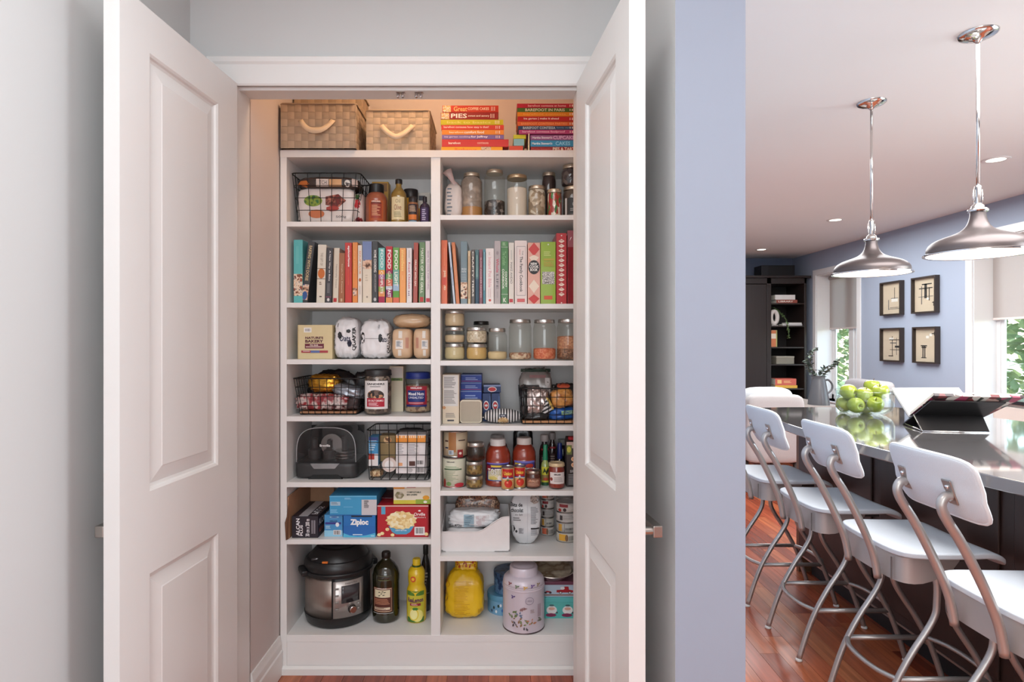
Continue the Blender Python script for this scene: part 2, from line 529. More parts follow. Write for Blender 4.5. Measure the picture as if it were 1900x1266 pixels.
# casing, jamb and doors of the closet
def casing_prof(w0):   # (offset from the opening, thickness)
    return [(0.0, 0.012), (0.006, 0.016), (w0 * 0.72, 0.020), (w0 * 0.80, 0.026), (w0 - 0.004, 0.028), (w0, 0.024)]
mb = MB()
pr = casing_prof(0.102)
for (a, ta), (b, tb) in zip(pr, pr[1:]):   # head
    mb.add([(OX0 - a, JY0 - ta, OZ + a), (OX1 + a, JY0 - ta, OZ + a), (OX1 + b, JY0 - tb, OZ + b), (OX0 - b, JY0 - tb, OZ + b)], [(0, 1, 2, 3)])
a, ta = pr[-1]
mb.add([(OX0 - a, JY0 - ta, OZ + a), (OX1 + a, JY0 - ta, OZ + a), (OX1 + a, JY0, OZ + a), (OX0 - a, JY0, OZ + a)], [(0, 1, 2, 3)])
mb.add([(OX0, JY0 - 0.012, OZ), (OX1, JY0 - 0.012, OZ), (OX1, JY0, OZ), (OX0, JY0, OZ)], [(3, 2, 1, 0)])
struct(mb.build('trim_1', WHITE))
for k, sg, ox in ((2, -1, OX0), (3, 1, OX1)):
    mb = MB()
    for (a, ta), (b, tb) in zip(pr, pr[1:]):
        mb.add([(ox + sg * a, JY0 - ta, 0), (ox + sg * b, JY0 - tb, 0), (ox + sg * b, JY0 - tb, OZ + b), (ox + sg * a, JY0 - ta, OZ + a)], [(0, 1, 2, 3)])
    mb.add([(ox, JY0 - 0.012, 0), (ox, JY0, 0), (ox, JY0, OZ), (ox, JY0 - 0.012, OZ)], [(0, 1, 2, 3)])
    b_ = pr[-1]
    mb.add([(ox + sg * b_[0], JY0 - b_[1], 0), (ox + sg * b_[0], JY0, 0), (ox + sg * b_[0], JY0, OZ + b_[0]), (ox + sg * b_[0], JY0 - b_[1], OZ + b_[0])], [(0, 1, 2, 3)])
    struct(mb.build('trim_%d' % k, WHITE))
jamb = boxes('trim_4', [(OX0 - 0.02, OX1 + 0.02, JY0 - 0.004, JY1 + 0.004, OZ, OZ + 0.02), (OX0 - 0.02, OX0, JY0, JY1 + 0.004, 0, OZ), (OX1, OX1 + 0.02, JY0, JY1 + 0.004, 0, OZ),
                        (OX0, OX1, 2.212, 2.224, OZ - 0.008, OZ)], WHITE)
CHROME = M((225, 225, 228), 0.12, 1.0, var=0.02)
STEEL = M((178, 172, 166), 0.32, 1.0, var=0.05, scale=60)
for px in (743, 777):
    y = 2.243; x = X(px, y)
    t = thing('roller_catch', 'small metal catch under the door head, %s of the two' % ('left' if px < 760 else 'right'), 'catch', (x, y, OZ - 0.022), 'door catches')
    MB().box(-0.016, 0.016, -0.012, 0.012, 0.018, 0.022).build('mounting_plate', STEEL, t, bevel=0.001)
    for s_ in (-1, 1):
        MB().lathe([(0.005, 0), (0.0065, 0.003), (0.0065, 0.014), (0.005, 0.019)], 12, s_ * 0.009, 0).build('roller', CHROME, t, smooth=False)

def door(n, hx, hy, fx, fy, side):
    """panelled door from hinge (hx, hy) to free edge (fx, fy) along its inner face; side: +1 puts the thickness towards -x"""
    wd = math.hypot(fx - hx, fy - hy); th = 0.044; Ht = OZ - 0.003; z0 = 0.012
    ang = math.atan2(fy - hy, fx - hx)
    # local: x along the door from the hinge, y = through thickness (inner face at y=0), z up
    s = -1 if side > 0 else 1
    mb = MB()
    st0, st1 = 0.128, 0.120
    pan = [(st0, wd - st1, 0.24, 0.800), (st0, wd - st1, 1.030, 2.255)]
    ys = sorted((0, s * th))
    mb.box(0, st0, ys[0], ys[1], z0, Ht); mb.box(wd - st1, wd, ys[0], ys[1], z0, Ht)
    zs = [z0, pan[0][2], pan[0][3], pan[1][2], pan[1][3], Ht]
    for k in (0, 2, 4): mb.box(st0, wd - st1, ys[0], ys[1], zs[k], zs[k + 1])
    root = mb.build('door_%d' % n, WHITE)
    struct(root)
    root.location = (hx, hy, 0); root.rotation_euler = (0, 0, ang)
    for x0, x1, a, b in pan:
        pm = MB()
        for face in (0, 1):
            yb = 0 if face == 0 else s * th
            dr = s if face == 0 else -s
            loops = [(0.0, 0.0), (0.007, 0.004), (0.010, 0.010), (0.018, 0.013), (0.058, 0.004), (0.061, 0.0025)]
            rings = []
            for off, dep in loops:
                rings.append([(x0 + off, yb + dr * dep, a + off), (x1 - off, yb + dr * dep, a + off), (x1 - off, yb + dr * dep, b - off), (x0 + off, yb + dr * dep, b - off)])
            vs = [p for r in rings for p in r]; fs = []
            for j in range(len(rings) - 1):
                for i in range(4): fs.append((j * 4 + i, j * 4 + (i + 1) % 4, (j + 1) * 4 + (i + 1) % 4, (j + 1) * 4 + i))
            fs.append(tuple((len(rings) - 1) * 4 + i for i in range(4)))
            pm.add(vs, fs)
        pm.build('panel', WHITE, root)
    # lever handle on the outer face
    hxl = wd - 0.065; yo = s * th; hz = 0.935
    lv = MB()
    pts = [(hxl, yo, hz), (hxl, yo + s * 0.045, hz)]
    lv.tube(pts, 0.011, 14)
    ln = -1
    lv.box(*sorted((hxl + 0.013, hxl - 0.115)), *sorted((yo + s * 0.040, yo + s * 0.066)), hz - 0.016, hz + 0.016)
    lh = lv.build('lever_handle', STEEL, root, bevel=0.003)
    rs = MB(); rs.tube([(hxl, yo, hz), (hxl, yo + s * 0.009, hz)], 0.027, 20); rs.build('rosette', STEEL, lh)
    for hz_ in (0.25, 1.2, 2.15):
        MB().tube([(-0.004, s * (th + 0.003), hz_ - 0.045), (-0.004, s * (th + 0.003), hz_ + 0.045)], 0.006, 10).build('hinge', STEEL, root)
    return root
door(1, X(440, 2.165), 2.165, X(222, 1.56), 1.56, 1)
door(2, X(1070, 2.165), 2.165, X(1167, 1.56), 1.56, -1)

# baseboards
def base_run(name, p0, p1, nrm, h=0.168):
    prof = [(0.0, 0.0), (0.016, 0.0), (0.016, h * 0.60), (0.012, h * 0.64), (0.012, h * 0.80), (0.009, h * 0.88), (0.006, h), (0.0, h)]
    mb = MB(); vs = []; n = len(prof)
    for p in (p0, p1):
        for d, z in prof: vs.append((p[0] + nrm[0] * d, p[1] + nrm[1] * d, z))
    fs = [(i, (i + 1) % n, n + (i + 1) % n, n + i) for i in range(n)] + [tuple(range(n)), tuple(range(2 * n - 1, n - 1, -1))]
    mb.add(vs, fs)
    struct(mb.build(name, WHITE))
base_run('baseboard_left', (OX0, JY1 + 0.006), (OX0, 2.617), (1, 0))
base_run('baseboard_hall', (-1.126, -2.5), (-1.126, 2.2), (1, 0), 0.13)
base_run('baseboard_kitchen', (RX1, 1.66), (RX1, BY), (1, 0), 0.13)
base_run('baseboard_window_side', (WX, -2.5), (WX, BY), (-1, 0), 0.13)

# windows
def window(n, y0, y1, z0, z1):
    root = boxes('window_%d' % n, [(WX - 0.018, WX, y0 - 0.085, y0, z0 - 0.02, z1 + 0.085), (WX - 0.018, WX, y1, y1 + 0.085, z0 - 0.02, z1 + 0.085), (WX - 0.018, WX, y0, y1, z1, z1 + 0.085),
             (WX, WX + 0.25, y0, y0 + 0.012, z0, z1), (WX, WX + 0.25, y1 - 0.012, y1, z0, z1), (WX, WX + 0.25, y0, y1, z1 - 0.012, z1)], WHITE, bevel=0.002)
    boxes('sill', [(WX - 0.05, WX + 0.25, y0 - 0.1, y1 + 0.1, z0 - 0.025, z0)], WHITE, root, bevel=0.003)
    m0 = (y0 + y1) / 2
    fr = [(WX + 0.235, WX + 0.275, y0, y0 + 0.06, z0, z1), (WX + 0.235, WX + 0.275, y1 - 0.06, y1, z0, z1), (WX + 0.235, WX + 0.275, y0, y1, z0, z0 + 0.07), (WX + 0.235, WX + 0.275, y0, y1, z1 - 0.06, z1)]
    boxes('frame', fr, WHITE, root)
    boxes('mullion', [(WX + 0.225, WX + 0.285, m0 - 0.05, m0 + 0.05, z0, z1)], WHITE, root)
    for a, b in ((y0 + 0.06, m0 - 0.05), (m0 + 0.05, y1 - 0.06)):
        boxes('sash', [(WX + 0.245, WX + 0.265, a, a + 0.045, z0 + 0.07, z1 - 0.06), (WX + 0.245, WX + 0.265, b - 0.045, b, z0 + 0.07, z1 - 0.06)], WHITE, root)
        boxes('pane', [(WX + 0.252, WX + 0.256, a, b, z0 + 0.06, z1 - 0.05)], glass(refl=0.6), root)
    return root
for i, q in enumerate(WIN): window(i + 1, *q)
def blind_mat():
    m = bpy.data.materials.new('woven_blind'); m.use_nodes = True
    t = m.node_tree; N = t.nodes; b = N['Principled BSDF']; out = N['Material Output']
    tc = N.new('ShaderNodeTexCoord'); wv = N.new('ShaderNodeTexWave'); wv.bands_direction = 'Z'; wv.inputs['Scale'].default_value = 60
    t.links.new(tc.outputs['Object'], wv.inputs['Vector'])
    mx = N.new('ShaderNodeMix'); mx.data_type = 'RGBA'; mx.inputs[6].default_value = lin((204, 194, 188)); mx.inputs[7].default_value = lin((216, 206, 200))
    t.links.new(wv.outputs['Fac'], mx.inputs[0]); t.links.new(mx.outputs[2], b.inputs['Base Color']); b.inputs['Roughness'].default_value = 0.8
    tl = N.new('ShaderNodeBsdfTranslucent'); t.links.new(mx.outputs[2], tl.inputs[0])
    ms = N.new('ShaderNodeMixShader'); ms.inputs[0].default_value = 0.5
    t.links.new(b.outputs[0], ms.inputs[1]); t.links.new(tl.outputs[0], ms.inputs[2]); t.links.new(ms.outputs[0], out.inputs[0])
    return m
BLIND = blind_mat()
for k, (y0, y1, z0, z1) in enumerate(WIN[:2]):
    zb = 1.63 if k == 0 else 1.668
    t = thing('roller_blind', ['pale woven roller blind half down in the far window behind the jug', 'pale woven roller blind half down in the window at the right edge'][k], 'blind', (WX + 0.20, (y0 + y1) / 2, zb), 'roller blinds')
    hw = (y1 - y0) / 2 - 0.016
    MB().box(-0.002, 0.002, -hw, hw, 0.02, z1 - zb - 0.06).build('fabric', BLIND, t)
    MB().box(-0.008, 0.008, -hw, hw, 0, 0.024).build('bottom_bar', M((222, 210, 204), 0.7), t, bevel=0.003)
    MB().tube([(0, -hw, z1 - zb - 0.05), (0, hw, z1 - zb - 0.05)], 0.028, 14).build('roller_tube', BLIND, t)

# closet shelving
UY0, UY1 = 2.62, 2.985
def zy(py): return H - (py - CY) / F * UY0
ZT = zy(279)
ZL = [zy(v) for v in (411.4, 561.8, 667.2, 773.2, 895.4, 1001.5, 1179)]
ZR = [zy(v) for v in (399.0, 563.8, 669.6, 790.5, 911.2, 1032.7, 1179)]
UL, LI, D0, D1, RI, UR = X(520, UY0), X(532, UY0), X(799.5, UY0), X(817, UY0), 0.412, 0.438
unit = thing('shelving_unit', 'white built-in closet shelving with two columns of shelves full of food and cookbooks', 'shelving', ((UL + UR) / 2, (UY0 + UY1) / 2, 0))
un = unit.location.copy()
def ub(name, b, bevel=0.0012):
    return MB().box(b[0] - un.x, b[1] - un.x, b[2] - un.y, b[3] - un.y, b[4], b[5]).build(name, SHELF, unit, bevel=bevel)
ub('side_panel', (UL, LI, UY0, UY1, 0.0, ZT - 0.030)); ub('side_panel', (RI, UR, UY0, UY1, 0, ZT - 0.030))
ub('divider', (D0, D1, UY0 + 0.001, UY1, ZL[6] - 0.001, ZT - 0.030))
ub('top_shelf', (UL, UR, UY0 - 0.003, UY1, ZT - 0.031, ZT))
ub('back_panel', (LI, RI, UY1 - 0.008, UY1, 0.0, ZT - 0.03))
for zs, a, b in ((ZL, LI, D0), (ZR, D1, RI)):
    for z in zs[:6]: ub('shelf', (a, b, UY0, UY1 - 0.008, z - 0.0215, z))
ub('bottom_shelf', (LI, RI, UY0, UY1 - 0.008, ZL[6] - 0.03, ZL[6]))
ub('kick_panel', (LI, RI, UY0 + 0.002, UY0 + 0.02, 0.0, ZL[6] - 0.03))
MB().add([(UL - un.x + 0.0, UY0 - un.y, 0), (UR - un.x, UY0 - un.y, 0), (UR - un.x, UY0 - 0.014 - un.y, 0), (UL - un.x, UY0 - 0.014 - un.y, 0),
          (UL - un.x, UY0 - un.y, 0.034), (UR - un.x, UY0 - un.y, 0.034), (UR - un.x, UY0 - 0.013 - un.y, 0.026), (UL - un.x, UY0 - 0.013 - un.y, 0.026)],
         [(0, 1, 2, 3), (4, 7, 6, 5), (2, 6, 7, 3), (0, 3, 7, 4), (1, 5, 6, 2)]).build('base_moulding', WHITE, unit)
# ------------------------------------------------------------------ builders for the things on the shelves
BLACK, CREAM, NAVY, RED = (26, 25, 26), (240, 230, 210), (34, 42, 92), (186, 32, 40)
PAGE = M((236, 228, 212), 0.85, var=0.08, scale=300, stretch=(1, 1, 0.02))
PAGEV = M((236, 228, 212), 0.85, var=0.08, scale=300, stretch=(1, 0.02, 0.02))
LIDM = M((196, 190, 180), 0.30, 1.0, var=0.03)
GLASS = glass((247, 247, 244), refl=1.0)
BWIRE = M((22, 21, 21), 0.45, 0.3)
def cv(x0, y0, s): return lambda x, y=None: (x0 + x / s) if y is None else (y0 + y / s)
class Conv:
    def __init__(s, x0, y0, k): s.x0, s.y0, s.k = x0, y0, k
    def x(s, v): return s.x0 + v / s.k
    def y(s, v): return s.y0 + v / s.k
def baseY(z, py): return (H - z) * F / (py - CY)

def upright_book(label, c, a, b, top, zs, Yf, col, depth=0.19, lean=0.0, rough=0.4, group='', soft=False, rz=0.0, name='cookbook', coat=0.2):
    w = W(c.k and (b - a) / c.k, Yf) - 0.0008
    h = Z(c.y(top), Yf) - zs
    h = h / max(0.5, math.cos(lean))
    it = Item(name, label, 'book', X(c.x((a + b) / 2), Yf), Yf + depth / 2, zs + 0.0004, w, depth, h, group, lean=lean, rz=rz)
    m = col if not isinstance(col, tuple) else M(col, rough, coat=coat)
    t = min(0.0022, w * 0.14)
    mb = MB()
    mb.box(-w / 2, -w / 2 + t, -depth / 2 + t, depth / 2, 0, h); mb.box(w / 2 - t, w / 2, -depth / 2 + t, depth / 2, 0, h)
    mb.box(-w / 2, w / 2, -depth / 2, -depth / 2 + t, 0, h)
    it.part('cover', mb, m, bevel=min(0.0012, w * 0.06))
    MB().box(-w / 2 + t, w / 2 - t, -depth / 2 + t, depth / 2 - 0.004, 0.003, h - 0.004).build('page_block', PAGE, it.root)
    return it

def flat_book(label, c, x0, x1, y0, y1, ybase_z, Yf, col, depth=0.2, group='', z=None, name='cookbook'):
    w = W((x1 - x0) / c.k, Yf); hgt = W((y1 - y0) / c.k, Yf)
    it = Item(name, label, 'book', X(c.x((x0 + x1) / 2), Yf), Yf + depth / 2, z, w, depth, hgt, group)
    m = M(col, 0.38, coat=0.2) if isinstance(col, tuple) else col
    t = min(0.0022, hgt * 0.16)
    mb = MB()
    mb.box(-w / 2, w / 2, -depth / 2 + t, depth / 2, 0, t); mb.box(-w / 2, w / 2, -depth / 2 + t, depth / 2, hgt - t, hgt)
    mb.box(-w / 2, w / 2, -depth / 2, -depth / 2 + t, 0, hgt)
    it.part('cover', mb, m, bevel=0.0009)
    MB().box(-w / 2 + 0.004, w / 2 - 0.004, -depth / 2 + t, depth / 2 - 0.004, t, hgt - t).build('page_block', PAGEV, it.root)
    return it

def carton(name, label, cat, px0, px1, pyt, zs, Yf, depth, col, group=None, rough=0.5, rz=0.0, lean=0.0, h=None, bevel=0.0012):
    w = W(px1 - px0, Yf); h = h or (Z(pyt, Yf) - zs)
    it = Item(name, label, cat, X((px0 + px1) / 2, Yf), Yf + depth / 2, zs + 0.0003, w, depth, h, group, rz=rz, lean=lean)
    it.part('carton', MB().box(-w / 2, w / 2, -depth / 2, depth / 2, 0, h), col if not isinstance(col, tuple) else M(col, rough), bevel=bevel)
    return it

def flaps(it, col):
    """seams of the closed lid on top of a carton"""
    w, d, h = it.w, it.d, it.h
    MB().box(-w / 2 + 0.002, w / 2 - 0.002, -d / 2 + 0.003, 0, h, h + 0.0012).build('lid_flap', M(col, 0.55), it.root)

def jar(name, label, px0, px1, pyt, zs, Yc, lid=None, fill=0.9, content=None, group=None, lidh=0.017, neck=0.84, sq=False, cat='jar', g=None, content_top=None, z=None):
    w = W(px1 - px0, Yc) * 0.995; r = w / 2
    z = zs if z is None else z
    h = Z(pyt, Yc) - z
    it = Item(name, label, cat, X((px0 + px1) / 2, Yc), Yc, z + 0.0003, w, w, h, group, mode='round')
    hb = h - lidh
    sh = min(0.024, hb * 0.22)
    prof = [(r * 0.80, 0.0), (r * 0.93, 0.003), (r, 0.012), (r, hb - sh), (r * 0.965, hb - sh * 0.6), (r * (neck + 0.04), hb - sh * 0.25), (r * neck, hb - sh * 0.1), (r * neck, hb)]
    MB().lathe(prof, 28).build('glass_body', g or GLASS, it.root, smooth=True)
    rl = r * (neck + 0.035)
    lp = [(rl, 0), (rl * 1.03, 0.002), (rl * 1.03, lidh * 0.25), (rl, lidh * 0.3), (rl, lidh - 0.004), (rl * 0.97, lidh - 0.001), (rl * 0.86, lidh), (rl * 0.84, lidh - 0.0015), (0, lidh - 0.0015)]
    MB().lathe(lp, 28).build('lid', lid or LIDM, it.root, loc=(0, 0, hb - 0.001), auto=40)
    if content is not None:
        f = hb * fill; ri = r - 0.0022
        cp = [(0, 0.004), (r * 0.76, 0.004), (ri * 0.93, 0.006), (ri, 0.014)]
        for zz in (hb - sh,):
            if f > zz: cp += [(ri, zz), (r * neck - 0.002, hb - sh * 0.1), (r * neck - 0.002, max(hb - sh * 0.1, f)), (0, f)]
            else: cp += [(ri, max(0.015, f - 0.004)), (ri * 0.85, f), (0, f + 0.002)]
        MB().lathe(cp, 24).build('contents', content, it.root, smooth=False, auto=50)
    return it

def can(name, label, px0, px1, pyt, zs, Yc, label_mat, group=None, z=None, metal=STEEL, lid_gap=0.07, rz=0.0):
    w = W(px1 - px0, Yc); r = w / 2; z = zs if z is None else z
    h = Z(pyt, Yc) - z
    it = Item(name, label, 'can', X((px0 + px1) / 2, Yc), Yc, z + 0.0003, w, w, h, group, mode='round')
    e = min(0.005, h * lid_gap)
    it.part('tin_body', MB().lathe([(r * 0.97, 0), (r, 0.001), (r, e * 0.6), (r * 0.975, e), (r * 0.975, h - e), (r, h - e * 0.6), (r, h - 0.0005), (r * 0.975, h), (r * 0.955, h - 0.001), (r * 0.945, h - 0.003), (0, h - 0.003)], 28), metal, auto=35)
    it.part('paper_label', MB().lathe([(r * 0.985, e * 1.1), (r * 0.985, h - e * 1.1)], 28), label_mat if not isinstance(label_mat, tuple) else M(label_mat, 0.45), smooth=True)
    it.w = w * 0.985
    return it

def bottle(name, label, px0, px1, pyt, zs, Yc, prof, body, cap_prof, cap, group=None, cat='bottle', smooth=50, z=None, depth_scale=1.0):
    """prof / cap_prof: (radius / half width, height / total height)"""
    w = W(px1 - px0, Yc); r = w / 2; z = zs if z is None else z
    h = Z(pyt, Yc) - z
    it = Item(name, label, cat, X((px0 + px1) / 2, Yc), Yc, z + 0.0003, w, w, h, group, mode='round')
    mb = MB().lathe([(a * r, b * h) for a, b in prof], 28)
    it.part('body', mb, body, auto=smooth)
    it.part('cap', MB().lathe([(a * r, b * h) for a, b in cap_prof] + [(0, cap_prof[-1][1] * h)], 24), cap, auto=40)
    return it

def pouch(name, label, cat, cx, Y, z, w, d, h, col, seed=1, amp=0.035, e=4.0, prof=None, ridge=0.0, n=12, rough=0.4, group=None, rz=0.0, freq=3.0, tilt=(0, 0), hull='film'):
    it = Item(name, label, cat, cx, Y, z, w, d, h, group, rz=rz)
    mb = super_soft(w, d, h, seed, n, e, amp, freq, prof, ridge)
    it.part(hull, mb, col if not isinstance(col, tuple) else M(col, rough), smooth=True)
    it.hull(mb)
    it.root.rotation_euler = (tilt[0], tilt[1], rz)
    return it

def wire_basket(label, x, y, z, wt, wb, dt, db, h, nv, nh, ns, liner=None, wire=0.0016, group='black wire baskets', handle=True):
    t = thing('wire_basket', label, 'basket', (x, y, z), group)
    def rect(w_, d_, zz, r=0.018):
        pts = []
        for sx, sy, a0 in ((1, -1, -90), (1, 1, 0), (-1, 1, 90), (-1, -1, 180)):
            for k in range(4):
                a = math.radians(a0 + 30 * k)
                pts.append((sx * (w_ / 2 - r) + r * math.cos(a), sy * (d_ / 2 - r) + r * math.sin(a), zz))
        return pts
    MB().tube(rect(wt, dt, h - 0.003), 0.0028, 8, closed=True).build('rim', BWIRE, t, smooth=True)
    mb = MB()
    def at(k): return wb + (wt - wb) * k, db + (dt - db) * k
    for j in range(nh):
        k = j / nh
        w_, d_ = at(k)
        mb.tube(rect(w_, d_, 0.002 + k * (h - 0.004)), wire, 5, closed=True)
    for i in range(nv + 1):
        u = -0.44 + 0.88 * i / nv
        for sg in (-1, 1):
            mb.tube([(u * wt, sg * dt / 2, h - 0.003), (u * wb, sg * db / 2, 0.004)], wire, 5, caps=False)
        mb.tube([(u * wb, -db / 2, 0.003), (u * wb, db / 2, 0.003)], wire, 4, caps=False)
    for i in range(ns + 1):
        u = -0.42 + 0.84 * i / ns
        for sg in (-1, 1):
            mb.tube([(sg * wt / 2, u * dt, h - 0.003), (sg * wb / 2, u * db, 0.004)], wire, 5, caps=False)
    mb.build('wire_grid', BWIRE, t, smooth=True)
    if liner:
        MB().box(-wb / 2 + 0.003, wb / 2 - 0.003, -db / 2 + 0.003, db / 2 - 0.003, 0.005, 0.014).build('base_liner', M(liner, 0.7), t, bevel=0.002)
    return t

# ------------------------------------------------------------------ top shelf: woven baskets and two stacks of books
def woven(label, px0, px1, pyt, Yf, depth, nx, nz, ny, col, back=1.0, strap=None, zbase=None, rz=0.0):
    zs = ZT if zbase is None else zbase
    w_ = W(px1 - px0, Yf); h = Z(pyt, Yf) - zs
    t = thing('woven_basket', label, 'basket', (X((px0 + px1) / 2, Yf), Yf + depth / 2, zs + 0.0004), 'woven strap baskets', rz)
    m1 = M(col, 0.62, var=0.10, scale=160, bump=0.15, stretch=(1, 1, 9)); m2 = M(tuple(int(v * 0.93) for v in col), 0.62, var=0.10, scale=160, bump=0.15, stretch=(9, 9, 1))
    th = 0.004
    mb = MB()
    mb.box(-w_ / 2 + th, w_ / 2 - th, -depth / 2 + th, -depth / 2 + 2 * th, 0, h); mb.box(-w_ / 2 + th, w_ / 2 - th, depth / 2 - 2 * th, depth / 2 - th, 0, h)
    mb.box(-w_ / 2 + th, -w_ / 2 + 2 * th, -depth / 2 + th, depth / 2 - th, 0, h); mb.box(w_ / 2 - 2 * th, w_ / 2 - th, -depth / 2 + th, depth / 2 - th, 0, h)
    mb.box(-w_ / 2 + th, w_ / 2 - th, -depth / 2 + th, depth / 2 - th, 0, th)
    mb.build('inner_shell', M(tuple(int(v * 0.8) for v in col), 0.7), t)
    def piece(cw, ch, horiz):
        b = MB(); n = 4; vs = []
        for j in range(n + 1):
            for i in range(n + 1):
                u, v = i / n, j / n
                k = (1 - (2 * u - 1) ** 4 * 0.9) if not horiz else (1 - (2 * v - 1) ** 4 * 0.35)
                k2 = (1 - (2 * v - 1) ** 2 * 0.95) if not horiz else (1 - (2 * u - 1) ** 2 * 0.95)
                vs.append(((u - 0.5) * cw * 0.985, -0.0028 * k2 * max(0.3, k), (v - 0.5) * ch * 0.985))
        for j in range(n):
            for i in range(n): b.f.append([j * (n + 1) + i, j * (n + 1) + i + 1, (j + 1) * (n + 1) + i + 1, (j + 1) * (n + 1) + i]); b.mi.append(0)
        b.v = vs
        return b.mesh('strap_piece', m1 if horiz else m2, True)
    def face(cx, cy, rot, width, nn):
        cw, ch = width / nn, (h - 0.006) / nz
        ms = [piece(cw, ch, False), piece(cw, ch, True)]
        for j in range(nz):
            for i in range(nn):
                o = bpy.data.objects.new('strap_piece', ms[(i + j) % 2]); COL.objects.link(o); o.parent = t
                u = -width / 2 + (i + 0.5) * cw
                o.location = (cx + u * math.cos(rot), cy + u * math.sin(rot), 0.003 + (j + 0.5) * ch)
                o.rotation_euler = (0, 0, rot)
    face(0, -depth / 2 + th, 0, w_, nx)
    face(w_ / 2 - th, 0, PI / 2, depth, ny)
    mb = MB()
    r = 0.01
    loop = [(-w_ / 2, -depth / 2, h), (w_ / 2, -depth / 2, h), (w_ / 2, depth / 2, h), (-w_ / 2, depth / 2, h)]
    pts = []
    for i in range(4):
        a, b = Vector(loop[i]), Vector(loop[(i + 1) % 4])
        pts += [a.lerp(b, 0.03), a.lerp(b, 0.5), a.lerp(b, 0.97)]
    mb.tube(pts, 0.0035, 8, closed=True)
    mb.build('rim', M(tuple(int(v * 0.93) for v in col), 0.6), t, smooth=True)
    if strap:
        x0, x1, ztop, zlow, dip = strap
        mb = MB(); n = 14; vs = []; wd = 0.026
        for i in range(n + 1):
            u = i / n
            sx = x0 + (x1 - x0) * u
            k = 1 - abs(2 * u - 1) ** dip
            zz = ztop + (zlow - ztop) * k
            yy = -depth / 2 - 0.004 - 0.022 * k
            du = 1e-3
            dz = ((ztop + (zlow - ztop) * (1 - abs(2 * (u + du) - 1) ** dip)) - zz) / ((x1 - x0) * du)
            nx_, nz_ = -dz, 1; L = math.hypot(nx_, nz_)
            vs.append(((sx + nx_ / L * wd / 2) * w_, yy, zz * h + nz_ / L * wd / 2 if False else zz * h + nz_ / L * wd / 2))
            vs[-1] = (sx * w_ + nx_ / L * wd / 2 * 0.8, yy, zz * h + nz_ / L * wd / 2)
            vs.append((sx * w_ - nx_ / L * wd / 2 * 0.8, yy - 0.003, zz * h - nz_ / L * wd / 2))
        fs = [(2 * i, 2 * i + 1, 2 * i + 3, 2 * i + 2) for i in range(n)]
        mb.add(vs, fs)
        o = mb.build('strap_handle', M((226, 205, 176), 0.6, var=0.05, scale=200), t, smooth=True)
        sd = o.modifiers.new('solid', 'SOLIDIFY'); sd.thickness = 0.0018
    return t
TAN = (205, 184, 158)
b1 = woven('taupe woven strap basket at the left end of the top shelf, handle hanging', 520.0, 661, 192.5, 2.60, 0.30, 11, 6, 8, (188, 168, 146), strap=(-0.23, 0.20, 0.63, 0.36, 2.4))
b2 = woven('pale tan woven strap basket beside the cookbooks on the top shelf', 679, 797, 205, 2.628, 0.30, 9, 6, 8, TAN, strap=(-0.26, 0.24, 0.62, 0.30, 1.6))
b3 = woven('taupe woven basket lifted behind, showing above the left basket', 545, 672, 176, 2.78, 0.15, 10, 2, 4, (186, 164, 140), zbase=Z(196, 2.62))
b3.location.z = Z(193, 2.60) + 0.008
c2 = Conv(790, 140, 4.52)
z = ZT + 0.0004
S1 = [('yellow orange paperback at the bottom of the left top-shelf stack', 130, 645, 45, (240, 172, 40), [('Barbecue', 0.22, 0.58, 0.15, 0.8, (235, 120, 40))]),
      ('coral red cookbook with scattered white words, second from the bottom of its stack', 135, 695, 62, (206, 62, 62), [('barefoot', 0.10, 0.28, 0.35, 0.65, (250, 240, 230)), ('contessa', 0.53, 0.70, 0.35, 0.65, (240, 180, 170))]),
      ('lavender cookbook with white title lying in the left stack', 135, 655, 36, (132, 108, 168), [('ina garten cooking', 0.04, 0.46, 0.25, 0.75, (220, 205, 225)), ('for Jeffrey', 0.47, 0.74, 0.2, 0.8, (250, 245, 250))]),
      ('orange cookbook lying between the lavender and the red one', 135, 655, 40, (236, 142, 52), [('barefoot', 0.12, 0.35, 0.3, 0.7, (250, 225, 190)), ('comfort food', 0.36, 0.68, 0.25, 0.78, (255, 250, 240))]),
      ('red cookbook with a long pale title lying under the lime one', 130, 655, 39, (218, 66, 52), [('barefoot contessa how easy is that?', 0.04, 0.76, 0.25, 0.78, (250, 225, 215))]),
      ('lime yellow cookbook lying third from the top of the left stack', 125, 650, 44, (206, 196, 40), [('back to basics', 0.10, 0.8, 0.25, 0.7, (226, 214, 120))]),
      ('dark red book lettered PIES with a small photo on its spine', 125, 605, 58, (150, 32, 34), [('PIES', 0.18, 0.46, 0.2, 0.84, (250, 245, 240)), ('sweet and savory', 0.48, 0.85, 0.32, 0.66, (245, 230, 220))]),
      ('red book about coffee cakes on top of the left stack', 140, 610, 58, (196, 52, 34), [('Great', 0.20, 0.44, 0.15, 0.85, (240, 190, 120)), ('COFFEE CAKES', 0.45, 0.83, 0.32, 0.72, (245, 215, 190))])]
